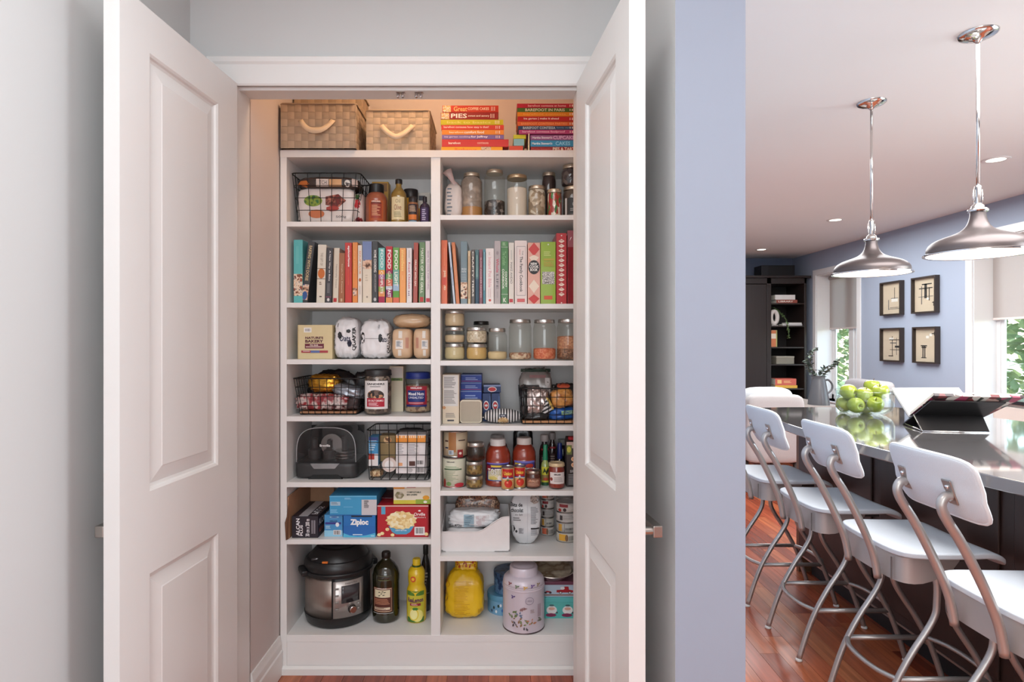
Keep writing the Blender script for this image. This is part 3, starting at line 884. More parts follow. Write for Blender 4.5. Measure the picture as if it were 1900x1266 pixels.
for i, (lab, a, b, th, col, tx) in enumerate(S1):
    it = flat_book(lab, c2, a, b, 0, th, None, 2.648, col, 0.2, 'cookbooks lying in the left stack', z)
    z += it.h + 0.0008
    for t_, q0, q1, q2, q3, tc in tx: it.txt(t_, q0, q1, q2, q3, tc, bold=0.02)
    if i in (6, 7): it.plate(0.01, 0.15, 0.05, 0.95, speck([(240, 220, 160), (206, 150, 80), (250, 240, 220), (170, 100, 60)], 90, kind='noise', bump=0), 'spine_photo')
    if i == 0: it.plate(0.65, 0.81, 0.0, 0.98, speck([(120, 50, 36), (230, 210, 180), (60, 36, 30)], 70, kind='noise', bump=0), 'spine_photo')
    if 1 < i: it.lines(0.87, 0.95, 0.2, 0.8, 3, (245, 225, 210), vert=True)
x0 = flat_book('dark purple book lying behind the yellow orange paperback', c2, 655, 688, 0, 42, None, 2.70, (70, 34, 58), 0.15, 'cookbooks lying in the left stack', ZT + 0.0004)
x0.root.location.x = X(c2.x(670), 2.70)
z = ZT + 0.0004
S2 = [('dark red book lettered PIES & TARTS at the bottom of the right stack', 880, 1275, 38, (150, 34, 32), [("Martha Stewart's", 0.03, 0.42, 0.25, 0.75, (190, 70, 60)), ('PIES & TARTS', 0.47, 0.97, 0.15, 0.85, (245, 225, 205))]),
      ('sky blue book lettered CAKES lying second from the bottom', 878, 1275, 53, (52, 142, 186), [("Martha Stewart's", 0.03, 0.46, 0.32, 0.68, (240, 246, 250)), ('CAKES', 0.53, 0.84, 0.2, 0.8, (150, 206, 232))]),
      ('mauve book lettered CUPCAKES lying third from the bottom', 878, 1275, 42, (150, 92, 138), [("Martha Stewart's", 0.04, 0.46, 0.28, 0.72, (245, 235, 245)), ('CUPCAKES', 0.48, 0.98, 0.15, 0.85, (224, 180, 214))])]
for i, (lab, a, b, th, col, tx) in enumerate(S2):
    it = flat_book(lab, c2, a, b, 0, th, None, 2.635, col, 0.17, 'cookbooks lying in the right stack', z)
    z += it.h + 0.0008
    for t_, q0, q1, q2, q3, tc in tx: it.txt(t_, q0, q1, q2, q3, tc, bold=0.02)
z2 = ZT + 0.0004
for lab, a, b, th, col in (('small red orange book at the bottom, poking out left of the dark red one', 735, 850, 52, (214, 84, 60)), ('pale blue book end poking out left of the sky blue one', 772, 860, 57, (140, 190, 200)), ('lime book end poking out left of the mauve one', 770, 875, 33, (200, 200, 50))):
    it = flat_book(lab, c2, a, b, 0, th, None, 2.645, col, 0.17, 'cookbooks lying in the right stack', z2); z2 += it.h + 0.0008
    it.root.location.x -= 0.012 if a < 800 else 0
    it.root.location.x -= 0.006
cd_ = carton('recipe_card', 'upright cream card standing between the two parts of the right stack', 'card', c2.x(856), c2.x(874), c2.y(487), ZT, 2.637, 0.15, (238, 222, 190))
cd_.root.scale = (0.55, 1, 1)
S3 = [('magenta cookbook with a pale title lying above the mauve one', 780, 35, (176, 62, 118), [('barefoot contessa foolproof', 0.06, 0.78, 0.2, 0.8, (236, 190, 210))]),
      ('navy cookbook lying in the middle of the right stack', 775, 30, (44, 66, 98), [('BAREFOOT CONTESSA', 0.08, 0.62, 0.15, 0.85, (200, 212, 222)), ('family style', 0.64, 0.88, 0.25, 0.75, (120, 150, 180))]),
      ('tangerine cookbook with faint title under the red one', 770, 36, (216, 98, 44), [('BAREFOOT CONTESSA PARTIES!', 0.06, 0.82, 0.25, 0.75, (240, 160, 100))]),
      ('red cookbook with a white title under the amber one', 770, 41, (182, 28, 34), [('ina garten | make it ahead', 0.10, 0.68, 0.28, 0.78, (248, 236, 230))]),
      ('amber orange cookbook third from the top of the right stack', 768, 36, (226, 138, 34), [('barefoot contessa', 0.10, 0.8, 0.3, 0.7, (238, 170, 80))]),
      ('green cookbook lettered BAREFOOT IN PARIS', 768, 32, (70, 112, 46), [('BAREFOOT IN PARIS', 0.13, 0.78, 0.15, 0.88, (235, 235, 215))]),
      ('raspberry cookbook on top of the right stack', 765, 36, (186, 36, 66), [('barefoot contessa at home', 0.18, 0.80, 0.25, 0.75, (242, 190, 200))])]
z = max(z, z2) + 0.0008
for lab, a, th, col, tx in S3:
    it = flat_book(lab, c2, a, 1278, 0, th, None, 2.64, col, 0.2, 'cookbooks lying in the right stack', z); z += it.h + 0.0008
    for t_, q0, q1, q2, q3, tc in tx: it.txt(t_, q0, q1, q2, q3, tc, bold=0.015)
    it.lines(0.86, 0.93, 0.25, 0.75, 2, (235, 215, 205), vert=True)

# ------------------------------------------------------------------ the two rows of standing cookbooks
YB = 2.66
c3 = Conv(520, 420, 6.552)
GL, GR = 'cookbooks standing in the left column', 'cookbooks standing in the right column'
PHOTO = speck([(120, 70, 50), (226, 190, 160), (240, 226, 206), (80, 50, 44), (190, 96, 70)], 60, kind='noise', bump=0)
FACE = speck([(90, 60, 46), (222, 178, 150), (238, 214, 190), (60, 80, 130)], 45, kind='noise', bump=0)
zs = ZL[1]
B = upright_book('aqua hardback with a food photo band, at the left end of its row', c3, 165, 275, 165, zs, YB, (96, 186, 186), group=GL, rz=-0.03, depth=0.15)
B.plate(0, 1, 0.115, 0.46, PHOTO, 'spine_photo'); B.lines(0.3, 0.6, 0.62, 0.9, 3, (130, 206, 204), vert=True)
B.root.location.x += 0.001
B = upright_book('charcoal book with tan capitals, leaning right against its neighbour', c3, 262, 345, 190, zs, YB + 0.004, (62, 64, 68), group=GL, lean=0.125)
B.root.location.x -= 0.006
B.txt('BAKING WITH DORIE', 0.25, 0.72, 0.36, 0.93, (206, 184, 140), vert=True, bold=0.02); B.plate(0.04, 0.96, 0.05, 0.30, FACE, 'spine_photo'); B.disc(0.5, 0.12, 0.38, 0.07, (52, 88, 150), n=12)
B = upright_book('glossy cream book with an orange medallion on its spine', c3, 437, 540, 225, zs, YB, (226, 218, 202), group=GL, lean=0.03, rough=0.2, coat=0.8)
B.disc(0.5, 0.505, 0.42, 0.085, (204, 112, 46)); B.txt('THE GIFT OF', 0.35, 0.65, 0.64, 0.86, (150, 130, 104), vert=True); B.plate(0, 1, 0.585, 0.595, (120, 90, 70)); B.plate(0, 1, 0.41, 0.42, (120, 90, 70)); B.lines(0.3, 0.65, 0.30, 0.36, 2, (120, 100, 80)); B.plate(0.36, 0.64, 0.10, 0.12, (80, 62, 50))
B = upright_book('dark grey book with white serif title beside the cream medallion book', c3, 545, 622, 265, zs, YB, (60, 58, 62), group=GL, lean=0.03)
B.txt('A New Way to Bake', 0.38, 0.68, 0.40, 0.95, (236, 234, 230), vert=True, bold=0.015); B.lines(0.3, 0.7, 0.18, 0.36, 3, (150, 148, 148), vert=True); B.plate(0.05, 0.95, 0.10, 0.12, (120, 60, 84)); B.disc(0.5, 0.06, 0.2, 0.03, (220, 216, 212))
B = upright_book('thin ivory book with grey title and red square at its foot', c3, 630, 705, 265, zs, YB, (216, 206, 188), group=GL, lean=0.025)
B.txt('Naturally Sweet', 0.42, 0.72, 0.27, 0.70, (120, 112, 100), vert=True); B.plate(0.2, 0.75, 0.02, 0.09, (190, 44, 48)); B.plate(0.04, 0.14, 0.0, 1.0, (120, 96, 80))
B = upright_book('short brown book with a cream title, second of the short ones', c3, 708, 780, 325, zs, YB, (158, 98, 60), group=GL, lean=0.01)
B.txt('Simple Fruit Desserts', 0.40, 0.66, 0.20, 0.78, (236, 214, 178), vert=True); B.lines(0.35, 0.7, 0.03, 0.09, 2, (236, 214, 178), vert=True)
B = upright_book('wide red book with a white lowercase title at its top', c3, 786, 870, 200, zs, YB, (196, 48, 40), group=GL)
B.txt('epicurious', 0.36, 0.72, 0.60, 0.95, (250, 244, 240), vert=True, bold=0.03); B.lines(0.45, 0.6, 0.3, 0.56, 2, (226, 96, 60), vert=True)
B = upright_book('narrow orange book with a small square photo near its foot', c3, 877, 940, 195, zs, YB, (228, 138, 60), group=GL)
B.txt('slow cooker', 0.36, 0.62, 0.48, 0.86, (246, 190, 120), vert=True); B.plate(0.1, 0.9, 0.12, 0.25, FACE, 'spine_photo')
B = upright_book('narrow white book with an orange capital title', c3, 943, 995, 230, zs, YB, (228, 218, 206), group=GL)
B.txt('SOUP CLUB', 0.3, 0.72, 0.50, 0.90, (222, 134, 60), vert=True, bold=0.01); B.disc(0.5, 0.40, 0.3, 0.03, (190, 110, 60)); B.lines(0.35, 0.65, 0.15, 0.3, 2, (180, 170, 160), vert=True)
B = upright_book('thick book, blue above and ivory below a portrait photo', c3, 1000, 1112, 185, zs, YB, (226, 214, 194), group=GL)
B.plate(0, 1, 0.70, 1.0, (118, 136, 180)); B.plate(0, 1, 0.55, 0.70, FACE, 'spine_photo'); B.lines(0.3, 0.7, 0.34, 0.46, 3, (204, 190, 168)); B.disc(0.5, 0.1, 0.1, 0.016, (150, 140, 126))
B = upright_book('black book with tall white capitals beside the portrait book', c3, 1118, 1186, 185, zs, YB, (52, 52, 54), group=GL)
B.txt('HOME COOKING', 0.3, 0.75, 0.50, 0.86, (238, 234, 228), vert=True, bold=0.02); B.txt('WITH KATE MCDERMOTT', 0.4, 0.65, 0.18, 0.47, (200, 196, 192), vert=True); B.disc(0.5, 0.06, 0.25, 0.03, (190, 190, 190))
def multi(B, seq, base=0.0):
    z1 = 1.0
    for f, col in seq:
        B.plate(0, 1, max(0, z1 - f), z1, col, 'spine_band', lift=False); z1 -= f
    B.lift += 0.0004
B = upright_book('multicoloured book, aqua at its top and plum at its foot', c3, 1194, 1272, 265, zs, YB, (110, 188, 180), group=GL)
multi(B, [(0.40, (118, 192, 184)), (0.08, (232, 160, 64)), (0.08, (170, 110, 150)), (0.14, (196, 90, 96)), (0.09, (150, 170, 80)), (0.09, (226, 150, 90)), (0.12, (170, 30, 74))]); B.txt('FOOD', 0.3, 0.75, 0.64, 0.97, (240, 248, 246), vert=True, bold=0.02); B.txt('COMPLETE', 0.3, 0.72, 0.17, 0.58, (250, 244, 236), vert=True, bold=0.02)
B = upright_book('multicoloured book, crimson at its top with a big white title', c3, 1284, 1364, 245, zs, YB, (192, 48, 56), group=GL)
multi(B, [(0.42, (194, 48, 58)), (0.06, (146, 30, 84)), (0.10, (96, 150, 88)), (0.12, (206, 104, 80)), (0.06, (190, 200, 210)), (0.14, (140, 36, 92)), (0.1, (226, 150, 90))]); B.txt('FOOD', 0.25, 0.8, 0.60, 0.94, (250, 240, 236), vert=True, bold=0.03); B.txt('GREAT', 0.3, 0.72, 0.30, 0.56, (240, 230, 200), vert=True, bold=0.02); B.txt('FAST', 0.28, 0.76, 0.10, 0.26, (250, 244, 240), vert=True, bold=0.03)
B = upright_book('multicoloured book, green at its top with a big white title', c3, 1370, 1446, 260, zs, YB, (106, 168, 84), group=GL)
multi(B, [(0.40, (108, 170, 82)), (0.26, (120, 178, 160)), (0.12, (160, 190, 216)), (0.12, (98, 164, 66)), (0.1, (220, 110, 84))]); B.txt('FOOD', 0.25, 0.8, 0.60, 0.95, (246, 248, 236), vert=True, bold=0.03); B.txt('LIGHT', 0.25, 0.8, 0.30, 0.56, (246, 248, 236), vert=True, bold=0.03)
B = upright_book('light orange book with a pale lowercase title', c3, 1450, 1528, 265, zs, YB, (238, 162, 84), group=GL)
B.txt('meatless', 0.3, 0.75, 0.58, 0.96, (252, 214, 130), vert=True, bold=0.02); B.lines(0.4, 0.6, 0.42, 0.5, 2, (246, 196, 130), vert=True)
B = upright_book('white book with a red italic style title right of the light orange one', c3, 1535, 1600, 265, zs, YB, (232, 224, 222), group=GL)
B.txt('Roast Chicken', 0.32, 0.72, 0.26, 0.74, (196, 58, 80), vert=True, bold=0.01); B.lines(0.3, 0.7, 0.12, 0.22, 3, (120, 96, 130)); B.lines(0.4, 0.6, 0.82, 0.96, 2, (170, 160, 160), vert=True)
B = upright_book('rust red book with a pale capital title second from the green one', c3, 1612, 1668, 200, zs, YB, (168, 66, 46), group=GL, lean=0.015)
B.txt("GRILLIN' WITH GAS", 0.3, 0.68, 0.28, 0.72, (246, 232, 214), vert=True, bold=0.02)
B = upright_book('mottled green book with a grilling title, second from the divider', c3, 1682, 1754, 195, zs, YB, (98, 132, 82), group=GL, lean=0.012)
B.txt('MASTER OF THE GRILL', 0.3, 0.72, 0.16, 0.90, (232, 236, 216), vert=True, bold=0.015); B.plate(0.2, 0.8, 0.02, 0.1, (186, 60, 54))
B = upright_book('pale pink white book beside the divider, red mark at its foot', c3, 1764, 1822, 180, zs, YB, (222, 210, 210), group=GL)
B.txt('HOW TO COOK EVERYTHING', 0.4, 0.78, 0.22, 0.84, (150, 110, 140), vert=True); B.plate(0.15, 0.95, 0.02, 0.08, (190, 60, 70))
c4 = Conv(800, 410, 6.552)
zs = ZR[1]
B = upright_book('bright orange book with a vertical white title, at the left end of its row', c4, 123, 196, 235, zs, YB, (226, 104, 50), group=GR)
B.txt('caramelized', 0.30, 0.74, 0.22, 0.52, (252, 226, 190), vert=True, bold=0.02, up=True); B.lines(0.45, 0.6, 0.6, 0.88, 1, (240, 140, 90), vert=True); B.plate(0.1, 0.9, 0.3, 0.42, (220, 90, 70)); B.lift += 0.0006
B = upright_book('thin pale blue book leaning left in the gap beside the orange one', c4, 272, 298, 262, zs, YB + 0.01, (196, 208, 222), group=GR, lean=-0.088)
B.lines(0.3, 0.7, 0.3, 0.6, 1, (120, 140, 170), vert=True)
B = upright_book('burnt orange book leaning left with a faint title', c4, 304, 348, 262, zs, YB + 0.01, (208, 116, 56), group=GR, lean=-0.076)
B.lines(0.35, 0.65, 0.35, 0.9, 2, (236, 176, 120), vert=True)
B = upright_book('slate blue book with a photo at its foot, right of the leaning pair', c4, 358, 440, 250, zs, YB + 0.012, (104, 124, 132), group=GR, rough=0.3)
B.plate(0, 1, 0.09, 0.35, PHOTO, 'spine_photo'); B.txt('IRISH', 0.15, 0.85, 0.545, 0.575, (220, 226, 226)); B.txt('PANTRY', 0.15, 0.85, 0.505, 0.535, (220, 226, 226)); B.lines(0.1, 0.9, 0.38, 0.48, 4, (150, 164, 170))
B = upright_book('thin buff paperback with tiny red specks of print', c4, 446, 480, 365, zs, YB, (214, 190, 150), group=GR, depth=0.15)
B.lines(0.3, 0.7, 0.1, 0.9, 1, (170, 130, 90), vert=True)
B = upright_book('thin dark brown paperback with spaced white capitals', c4, 486, 530, 352, zs, YB, (84, 72, 66), group=GR, depth=0.15)
B.txt('CRAFTY TIERS', 0.25, 0.75, 0.14, 0.97, (232, 226, 214), vert=True, bold=0.02)
B = upright_book('thin teal paperback, darker at its foot, between brown and maroon', c4, 536, 580, 352, zs, YB, (64, 106, 112), group=GR, depth=0.15)
B.plate(0, 1, 0, 0.46, (54, 84, 104)); B.lines(0.3, 0.7, 0.5, 0.9, 2, (150, 190, 180), vert=True)
B = upright_book('thin maroon paperback between two teal ones', c4, 585, 626, 348, zs, YB, (132, 66, 82), group=GR, depth=0.15)
B.txt('SLOW COOKER RECIPES', 0.3, 0.7, 0.12, 0.85, (224, 190, 196), vert=True)
B = upright_book('thin blue teal paperback beside the white book', c4, 631, 660, 348, zs, YB, (66, 130, 146), group=GR, depth=0.15)
B.lines(0.35, 0.65, 0.25, 0.95, 1, (180, 220, 226), vert=True)
B = upright_book('white book with a pale pink serif title and coral dot', c4, 664, 764, 335, zs, YB, (234, 224, 220), group=GR)
B.txt('Instant Pot Bible', 0.3, 0.68, 0.30, 0.84, (222, 160, 168), vert=True, bold=0.01); B.disc(0.5, 0.07, 0.16, 0.022, (204, 90, 80)); B.lines(0.3, 0.7, 0.12, 0.28, 2, (220, 196, 196), vert=True); B.lines(0.35, 0.62, 0.87, 0.93, 3, (200, 180, 170))
B = upright_book('taupe grey book with a crimson word and dark capitals', c4, 768, 844, 245, zs, YB, (178, 166, 166), group=GR)
B.txt('Whole', 0.28, 0.72, 0.50, 0.72, (196, 56, 84), vert=True, bold=0.015); B.txt('LIFE', 0.3, 0.66, 0.24, 0.47, (96, 88, 92), vert=True); B.disc(0.5, 0.81, 0.2, 0.03, (150, 138, 140)); B.lines(0.4, 0.62, 0.1, 0.2, 2, (150, 140, 140), vert=True)
B = upright_book('green book with white capitals in two columns', c4, 849, 937, 250, zs, YB, (68, 128, 62), group=GR)
B.txt('COUNTRY', 0.56, 0.84, 0.27, 0.52, (238, 240, 226), vert=True, bold=0.02); B.txt('COOKBOOK', 0.14, 0.44, 0.24, 0.56, (238, 240, 226), vert=True, bold=0.02); B.txt('The Canadian', 0.2, 0.7, 0.62, 0.84, (150, 196, 140), vert=True); B.plate(0, 1, 0.155, 0.16, (220, 226, 210)); B.plate(0, 1, 0.905, 0.91, (220, 226, 210)); B.lines(0.2, 0.8, 0.925, 0.98, 3, (180, 210, 170)); B.txt('K', 0.3, 0.75, 0.03, 0.10, (232, 236, 220), bold=0.03)
B = upright_book('ivory white book with grey capitals and a red square at its foot', c4, 943, 1008, 265, zs, YB, (222, 214, 202), group=GR)
B.txt('MAKE AHEAD', 0.3, 0.68, 0.33, 0.68, (110, 104, 98), vert=True); B.plate(0.1, 0.8, 0.03, 0.085, (196, 66, 74)); B.lines(0.42, 0.6, 0.72, 0.88, 1, (190, 186, 176), vert=True)
B = upright_book('thick ivory book with a black framed title panel', c4, 1014, 1166, 240, zs, YB, (230, 214, 208), group=GR)
for q in ((0.16, 0.88, 0.905, 0.91), (0.16, 0.88, 0.135, 0.14), (0.16, 0.18, 0.135, 0.91), (0.86, 0.88, 0.135, 0.91)): B.plate(*q, (110, 100, 98), 'printed_rule', lift=False)
B.lift += 0.0004
B.txt('The Family Cookbook', 0.34, 0.66, 0.19, 0.75, (58, 52, 54), vert=True, bold=0.015); B.txt('THE', 0.6, 0.70, 0.77, 0.84, (80, 70, 70), vert=True); B.txt('NEW', 0.38, 0.46, 0.77, 0.86, (196, 80, 80), vert=True); B.plate(0.2, 0.82, 0.035, 0.085, (206, 66, 70)); B.plate(0.22, 0.8, 0.042, 0.078, (222, 110, 112))
B = upright_book('argyle patterned pink and red book with a round black badge', c4, 1173, 1326, 265, zs, YB, (224, 166, 146), group=GR)
B.shapes([[(0.5, 0.78), (0.95, 0.89), (0.5, 1.0), (0.05, 0.89)], [(0.5, 0.0), (0.95, 0.09), (0.5, 0.16), (0.05, 0.09)]], (204, 66, 62), 'printed_diamond')
B.shapes([[(0.5, 0.18), (0.92, 0.29), (0.5, 0.40), (0.08, 0.29)], [(0.5, 0.66), (0.9, 0.76), (0.5, 0.80), (0.1, 0.76)]], (240, 222, 202), 'printed_diamond')
B.disc(0.5, 0.60, 0.46, 0.115, (34, 32, 34), 'badge'); B.txt('NEW', 0.24, 0.76, 0.635, 0.675, (250, 246, 240), bold=0.03); B.txt('COOK', 0.12, 0.88, 0.585, 0.63, (250, 246, 240), bold=0.03); B.txt('BOOK', 0.20, 0.80, 0.535, 0.58, (250, 246, 240), bold=0.03)
B = upright_book('lime green book with a black and white group photo', c4, 1331, 1515, 255, zs, YB, (146, 176, 36), group=GR)
B.plate(0.1, 0.92, 0.32, 0.52, speck([(232, 228, 220), (60, 56, 54), (240, 238, 232), (120, 116, 110)], 120, kind='noise', bump=0), 'spine_photo'); B.plate(0.22, 0.78, 0.075, 0.135, (214, 92, 56)); B.plate(0.18, 0.92, 0.70, 0.73, (186, 166, 60)); B.txt('FAMILY', 0.22, 0.86, 0.645, 0.685, (206, 150, 70)); B.txt('DINNERS', 0.22, 0.86, 0.60, 0.64, (206, 150, 70)); B.lines(0.2, 0.86, 0.76, 0.84, 3, (206, 220, 130)); B.disc(0.5, 0.955, 0.05, 0.012, (240, 244, 220))
B = upright_book('tall red book with a column of white diamonds', c4, 1521, 1648, 150, zs, YB, (186, 44, 50), group=GR)
B.shapes([[(0.5 + 0.30 * a, 0.14 + 0.068 * k + 0.030 * b) for a, b in ((0, -1), (1, 0), (0, 1), (-1, 0))] for k in range(12)], (240, 222, 206), 'printed_diamond')
B.lines(0.36, 0.64, 0.12, 0.93, 24, (186, 44, 50), fill=0.22); B.disc(0.5, 0.965, 0.07, 0.009, (244, 226, 220)); B.disc(0.5, 0.02, 0.07, 0.009, (244, 226, 220))
B = upright_book('tall glossy maroon binder partly hidden by the right door', c4, 1656, 1790, 118, zs, YB, (134, 26, 40), group=GR, rough=0.12, coat=1.0)
B.plate(0.0, 1.0, 0.775, 1.0, (158, 92, 100), 'clear_pocket', rough=0.15); B.disc(0.3, 0.885, 0.10, 0.03, (246, 236, 236), poly=[(-1, -1), (0.2, 0.2), (1, 1), (-0.2, 0.6)])
# ------------------------------------------------------------------ the other shelves
def lid_of(c, rough=0.4, metal=0.0): return M(c, rough, metal, var=0.04)
# --- left column, first shelf
c1 = Conv(500, 140, 4.366); zs = ZL[0]
Y0 = 2.65
wb = wire_basket('black wire basket of frozen food packets on the first shelf below the baskets', X(c1.x(458), Y0), Y0 + 0.10, zs + 0.0005, W(560 / 4.366, Y0), W(480 / 4.366, Y0), 0.21, 0.19, Z(c1.y(790), Y0) - zs, 5, 4, 5)
SH = Z(c1.y(790), Y0) - zs
bx = X(c1.x(455), Y0)
p = pouch('food_packet', 'white packet with green and red vegetable pictures in the upper left wire basket', 'packet', bx - 0.010, Y0 + 0.063, zs + 0.008, 0.255, 0.055, 0.158, (226, 216, 212), 3, e=7, ridge=0.12, rough=0.25, group='packets in the upper left wire basket')
p.disc(0.28, 0.62, 0.16, 0.16, speck([(40, 92, 44), (150, 170, 60), (60, 120, 60)], 40, kind='noise', bump=0)); p.disc(0.66, 0.62, 0.20, 0.20, speck([(130, 36, 34), (90, 40, 34), (200, 120, 100)], 50, kind='noise', bump=0), n=5); p.disc(0.34, 0.25, 0.14, 0.12, (206, 120, 76)); p.disc(0.62, 0.40, 0.12, 0.08, (170, 60, 50), n=7); p.txt('500g', 0.68, 0.86, 0.12, 0.2, (60, 50, 60))
p = pouch('food_packet', 'red and white packet tucked at the right of the upper left wire basket', 'packet', bx + 0.130, Y0 + 0.105, zs + 0.008, 0.05, 0.12, 0.140, (214, 200, 196), 5, ridge=0.15, rough=0.25, group='packets in the upper left wire basket', n=8)
p.disc(0.45, 0.62, 0.3, 0.16, (190, 30, 40), n=9); p.disc(0.4, 0.85, 0.3, 0.1, (60, 96, 50)); p.disc(0.6, 0.1, 0.34, 0.1, (130, 24, 34), n=8)
p = pouch('food_packet', 'dark brown packet with round cream badges lying on top in the upper left wire basket', 'packet', bx, Y0 + 0.075, zs + 0.158, 0.275, 0.12, 0.055, (62, 48, 44), 8, ridge=0.1, rough=0.3, group='packets in the upper left wire basket')
p.plate(0.33, 0.53, 0.15, 0.75, (222, 206, 196), 'printed_badge'); p.plate(0.54, 0.74, 0.15, 0.72, (216, 168, 120), 'printed_badge'); p.txt('TCH', 0.38, 0.50, 0.3, 0.6, (60, 50, 48)); p.disc(0.83, 0.4, 0.045, 0.28, (226, 220, 212)); p.disc(0.12, 0.35, 0.1, 0.3, (196, 110, 50), n=6); p.plate(0.90, 0.98, 0.2, 0.8, (216, 196, 186), 'printed_badge')
p = pouch('food_packet', 'crumpled dark packet sticking out above the rim of the upper left wire basket', 'packet', bx + 0.02, Y0 + 0.150, zs + 0.135, 0.22, 0.03, 0.085, (40, 34, 34), 11, ridge=0.2, rough=0.2, group='packets in the upper left wire basket', n=9)
it = bottle('spice_jar', 'plastic jar of brick red spice with a black cap and orange label', c1.x(780), c1.x(955), c1.y(888), zs, 2.735, [(0.90, 0), (0.98, 0.02), (1, 0.06), (1, 0.60), (0.97, 0.68), (0.80, 0.76), (0.64, 0.80)], M((156, 84, 58), 0.3, var=0.25, scale=30, coat=0.8), [(0.66, 0.79), (0.68, 0.80), (0.68, 0.985), (0.62, 1.0)], M(BLACK, 0.35), cat='jar', smooth=60)
it.plate(0.24, 0.92, 0.10, 0.58, (176, 86, 44)); it.plate(0.32, 0.84, 0.15, 0.53, (150, 58, 38)); it.txt('KIRKLAND', 0.38, 0.78, 0.535, 0.565, (245, 236, 226), bold=0.03); it.lines(0.38, 0.78, 0.2, 0.46, 7, (214, 160, 120)); it.plate(0.34, 0.82, 0.50, 0.52, (90, 30, 26))
it = bottle('oil_bottle', 'amber oil bottle with a cream script label and dark cap', c1.x(984), c1.x(1112), c1.y(845), zs, 2.735, [(0.88, 0), (0.99, 0.02), (1, 0.05), (1, 0.62), (0.93, 0.70), (0.66, 0.77), (0.42, 0.82), (0.36, 0.85), (0.36, 0.92)], M((150, 120, 56), 0.08, var=0.1, coat=1.0), [(0.42, 0.90), (0.44, 0.91), (0.44, 0.99), (0.40, 1.0)], M((38, 32, 30), 0.4), smooth=60)
it.plate(0.04, 0.96, 0.12, 0.60, (226, 212, 170)); it.txt('Oil', 0.36, 0.66, 0.47, 0.55, (150, 130, 90)); it.txt('Olive', 0.28, 0.74, 0.32, 0.44, (150, 80, 60)); it.lines(0.26, 0.76, 0.16, 0.28, 4, (160, 150, 110))
it = carton('cereal_box', 'yellow box standing behind the jar of red spice', 'box', c1.x(830), c1.x(962), c1.y(862), zs, 2.845, 0.06, (206, 158, 62))
it.plate(0.05, 0.95, 0.80, 0.97, (150, 108, 60)); it.disc(0.22, 0.88, 0.12, 0.06, (226, 120, 40)); it.lines(0.2, 0.9, 0.3, 0.7, 5, (170, 120, 50))
it = bottle('spread_jar', 'round yellow jar with a wide black lid behind the small spice jar', c1.x(1085), c1.x(1204), c1.y(930), zs, 2.85, [(0.92, 0), (1, 0.03), (1, 0.70), (0.92, 0.78)], M((222, 166, 56), 0.35), [(0.97, 0.78), (0.99, 0.79), (0.99, 0.98), (0.94, 1.0)], M((34, 30, 30), 0.4), cat='jar')
it = bottle('spice_jar', 'small spice jar with a dark and orange label between the oil and the purple bottle', c1.x(1120), c1.x(1208), c1.y(988), zs, 2.715, [(0.92, 0), (1, 0.03), (1, 0.72), (0.9, 0.78), (0.84, 0.80)], M((150, 100, 70), 0.15, coat=0.8), [(0.80, 0.80), (0.82, 0.81), (0.82, 0.985), (0.76, 1.0)], M((44, 38, 38), 0.4), cat='jar')
it.plate(0.05, 0.95, 0.06, 0.72, (54, 42, 48)); it.plate(0.1, 0.9, 0.18, 0.36, (214, 120, 50)); it.lines(0.2, 0.85, 0.44, 0.66, 4, (210, 180, 150)); it.plate(0.1, 0.9, 0.08, 0.15, (120, 150, 170))
it = bottle('vanilla_bottle', 'little dark purple bottle against the divider, top of the left column', c1.x(1218), c1.x(1300), c1.y(985), zs, 2.72, [(0.92, 0), (1, 0.03), (1, 0.64), (0.85, 0.72), (0.42, 0.78), (0.36, 0.84)], M((58, 44, 66), 0.15, coat=0.8), [(0.40, 0.82), (0.42, 0.83), (0.42, 0.985), (0.38, 1.0)], M((40, 32, 40), 0.4))
it.plate(0.06, 0.94, 0.08, 0.60, (74, 58, 96)); it.lines(0.25, 0.75, 0.14, 0.54, 6, (190, 180, 210))
it = carton('tea_box', 'low white and gold box behind the little purple bottle', 'box', c1.x(1200), c1.x(1302), c1.y(950), zs, 2.87, 0.05, (206, 200, 190)); it.plate(0.1, 0.6, 0.8, 0.92, (60, 60, 70)); it.plate(0, 1, 0.3, 0.6, (214, 160, 60))
# --- left column, third shelf
c5 = Conv(520, 560, 5.503); zs = ZL[2]
it = carton('snack_box', 'square cream snack carton with maroon lettering at the left of its shelf', 'box', c5.x(178), c5.x(531), c5.y(238), zs, 2.665, 0.19, (222, 204, 158))
it.plate(0.18, 0.40, 0.78, 0.92, (244, 240, 232)); it.lines(0.22, 0.37, 0.81, 0.89, 9, (130, 130, 140), vert=True)
it.txt("NATURE'S", 0.22, 0.74, 0.585, 0.66, (96, 34, 52), bold=0.04); it.txt('BAKERY', 0.22, 0.74, 0.48, 0.565, (96, 34, 52), bold=0.04)
it.plate(0.21, 0.76, 0.31, 0.45, (112, 40, 56)); it.txt('FIG BAR', 0.36, 0.60, 0.385, 0.43, (244, 228, 214), bold=0.03); it.lines(0.24, 0.73, 0.32, 0.37, 1, (226, 200, 190)); it.plate(0.11, 0.88, 0.185, 0.25, (170, 60, 70)); it.plate(0.38, 0.64, 0.185, 0.25, (90, 110, 170)); it.lines(0.16, 0.36, 0.205, 0.235, 1, (240, 220, 220)); it.plate(0.01, 0.02, 0.0, 1.0, (200, 180, 134))
bprof = [(0, 0.90, 0.92), (0.15, 1.0, 1.0), (0.75, 0.98, 0.98), (0.92, 0.86, 0.80), (1, 0.70, 0.5)]
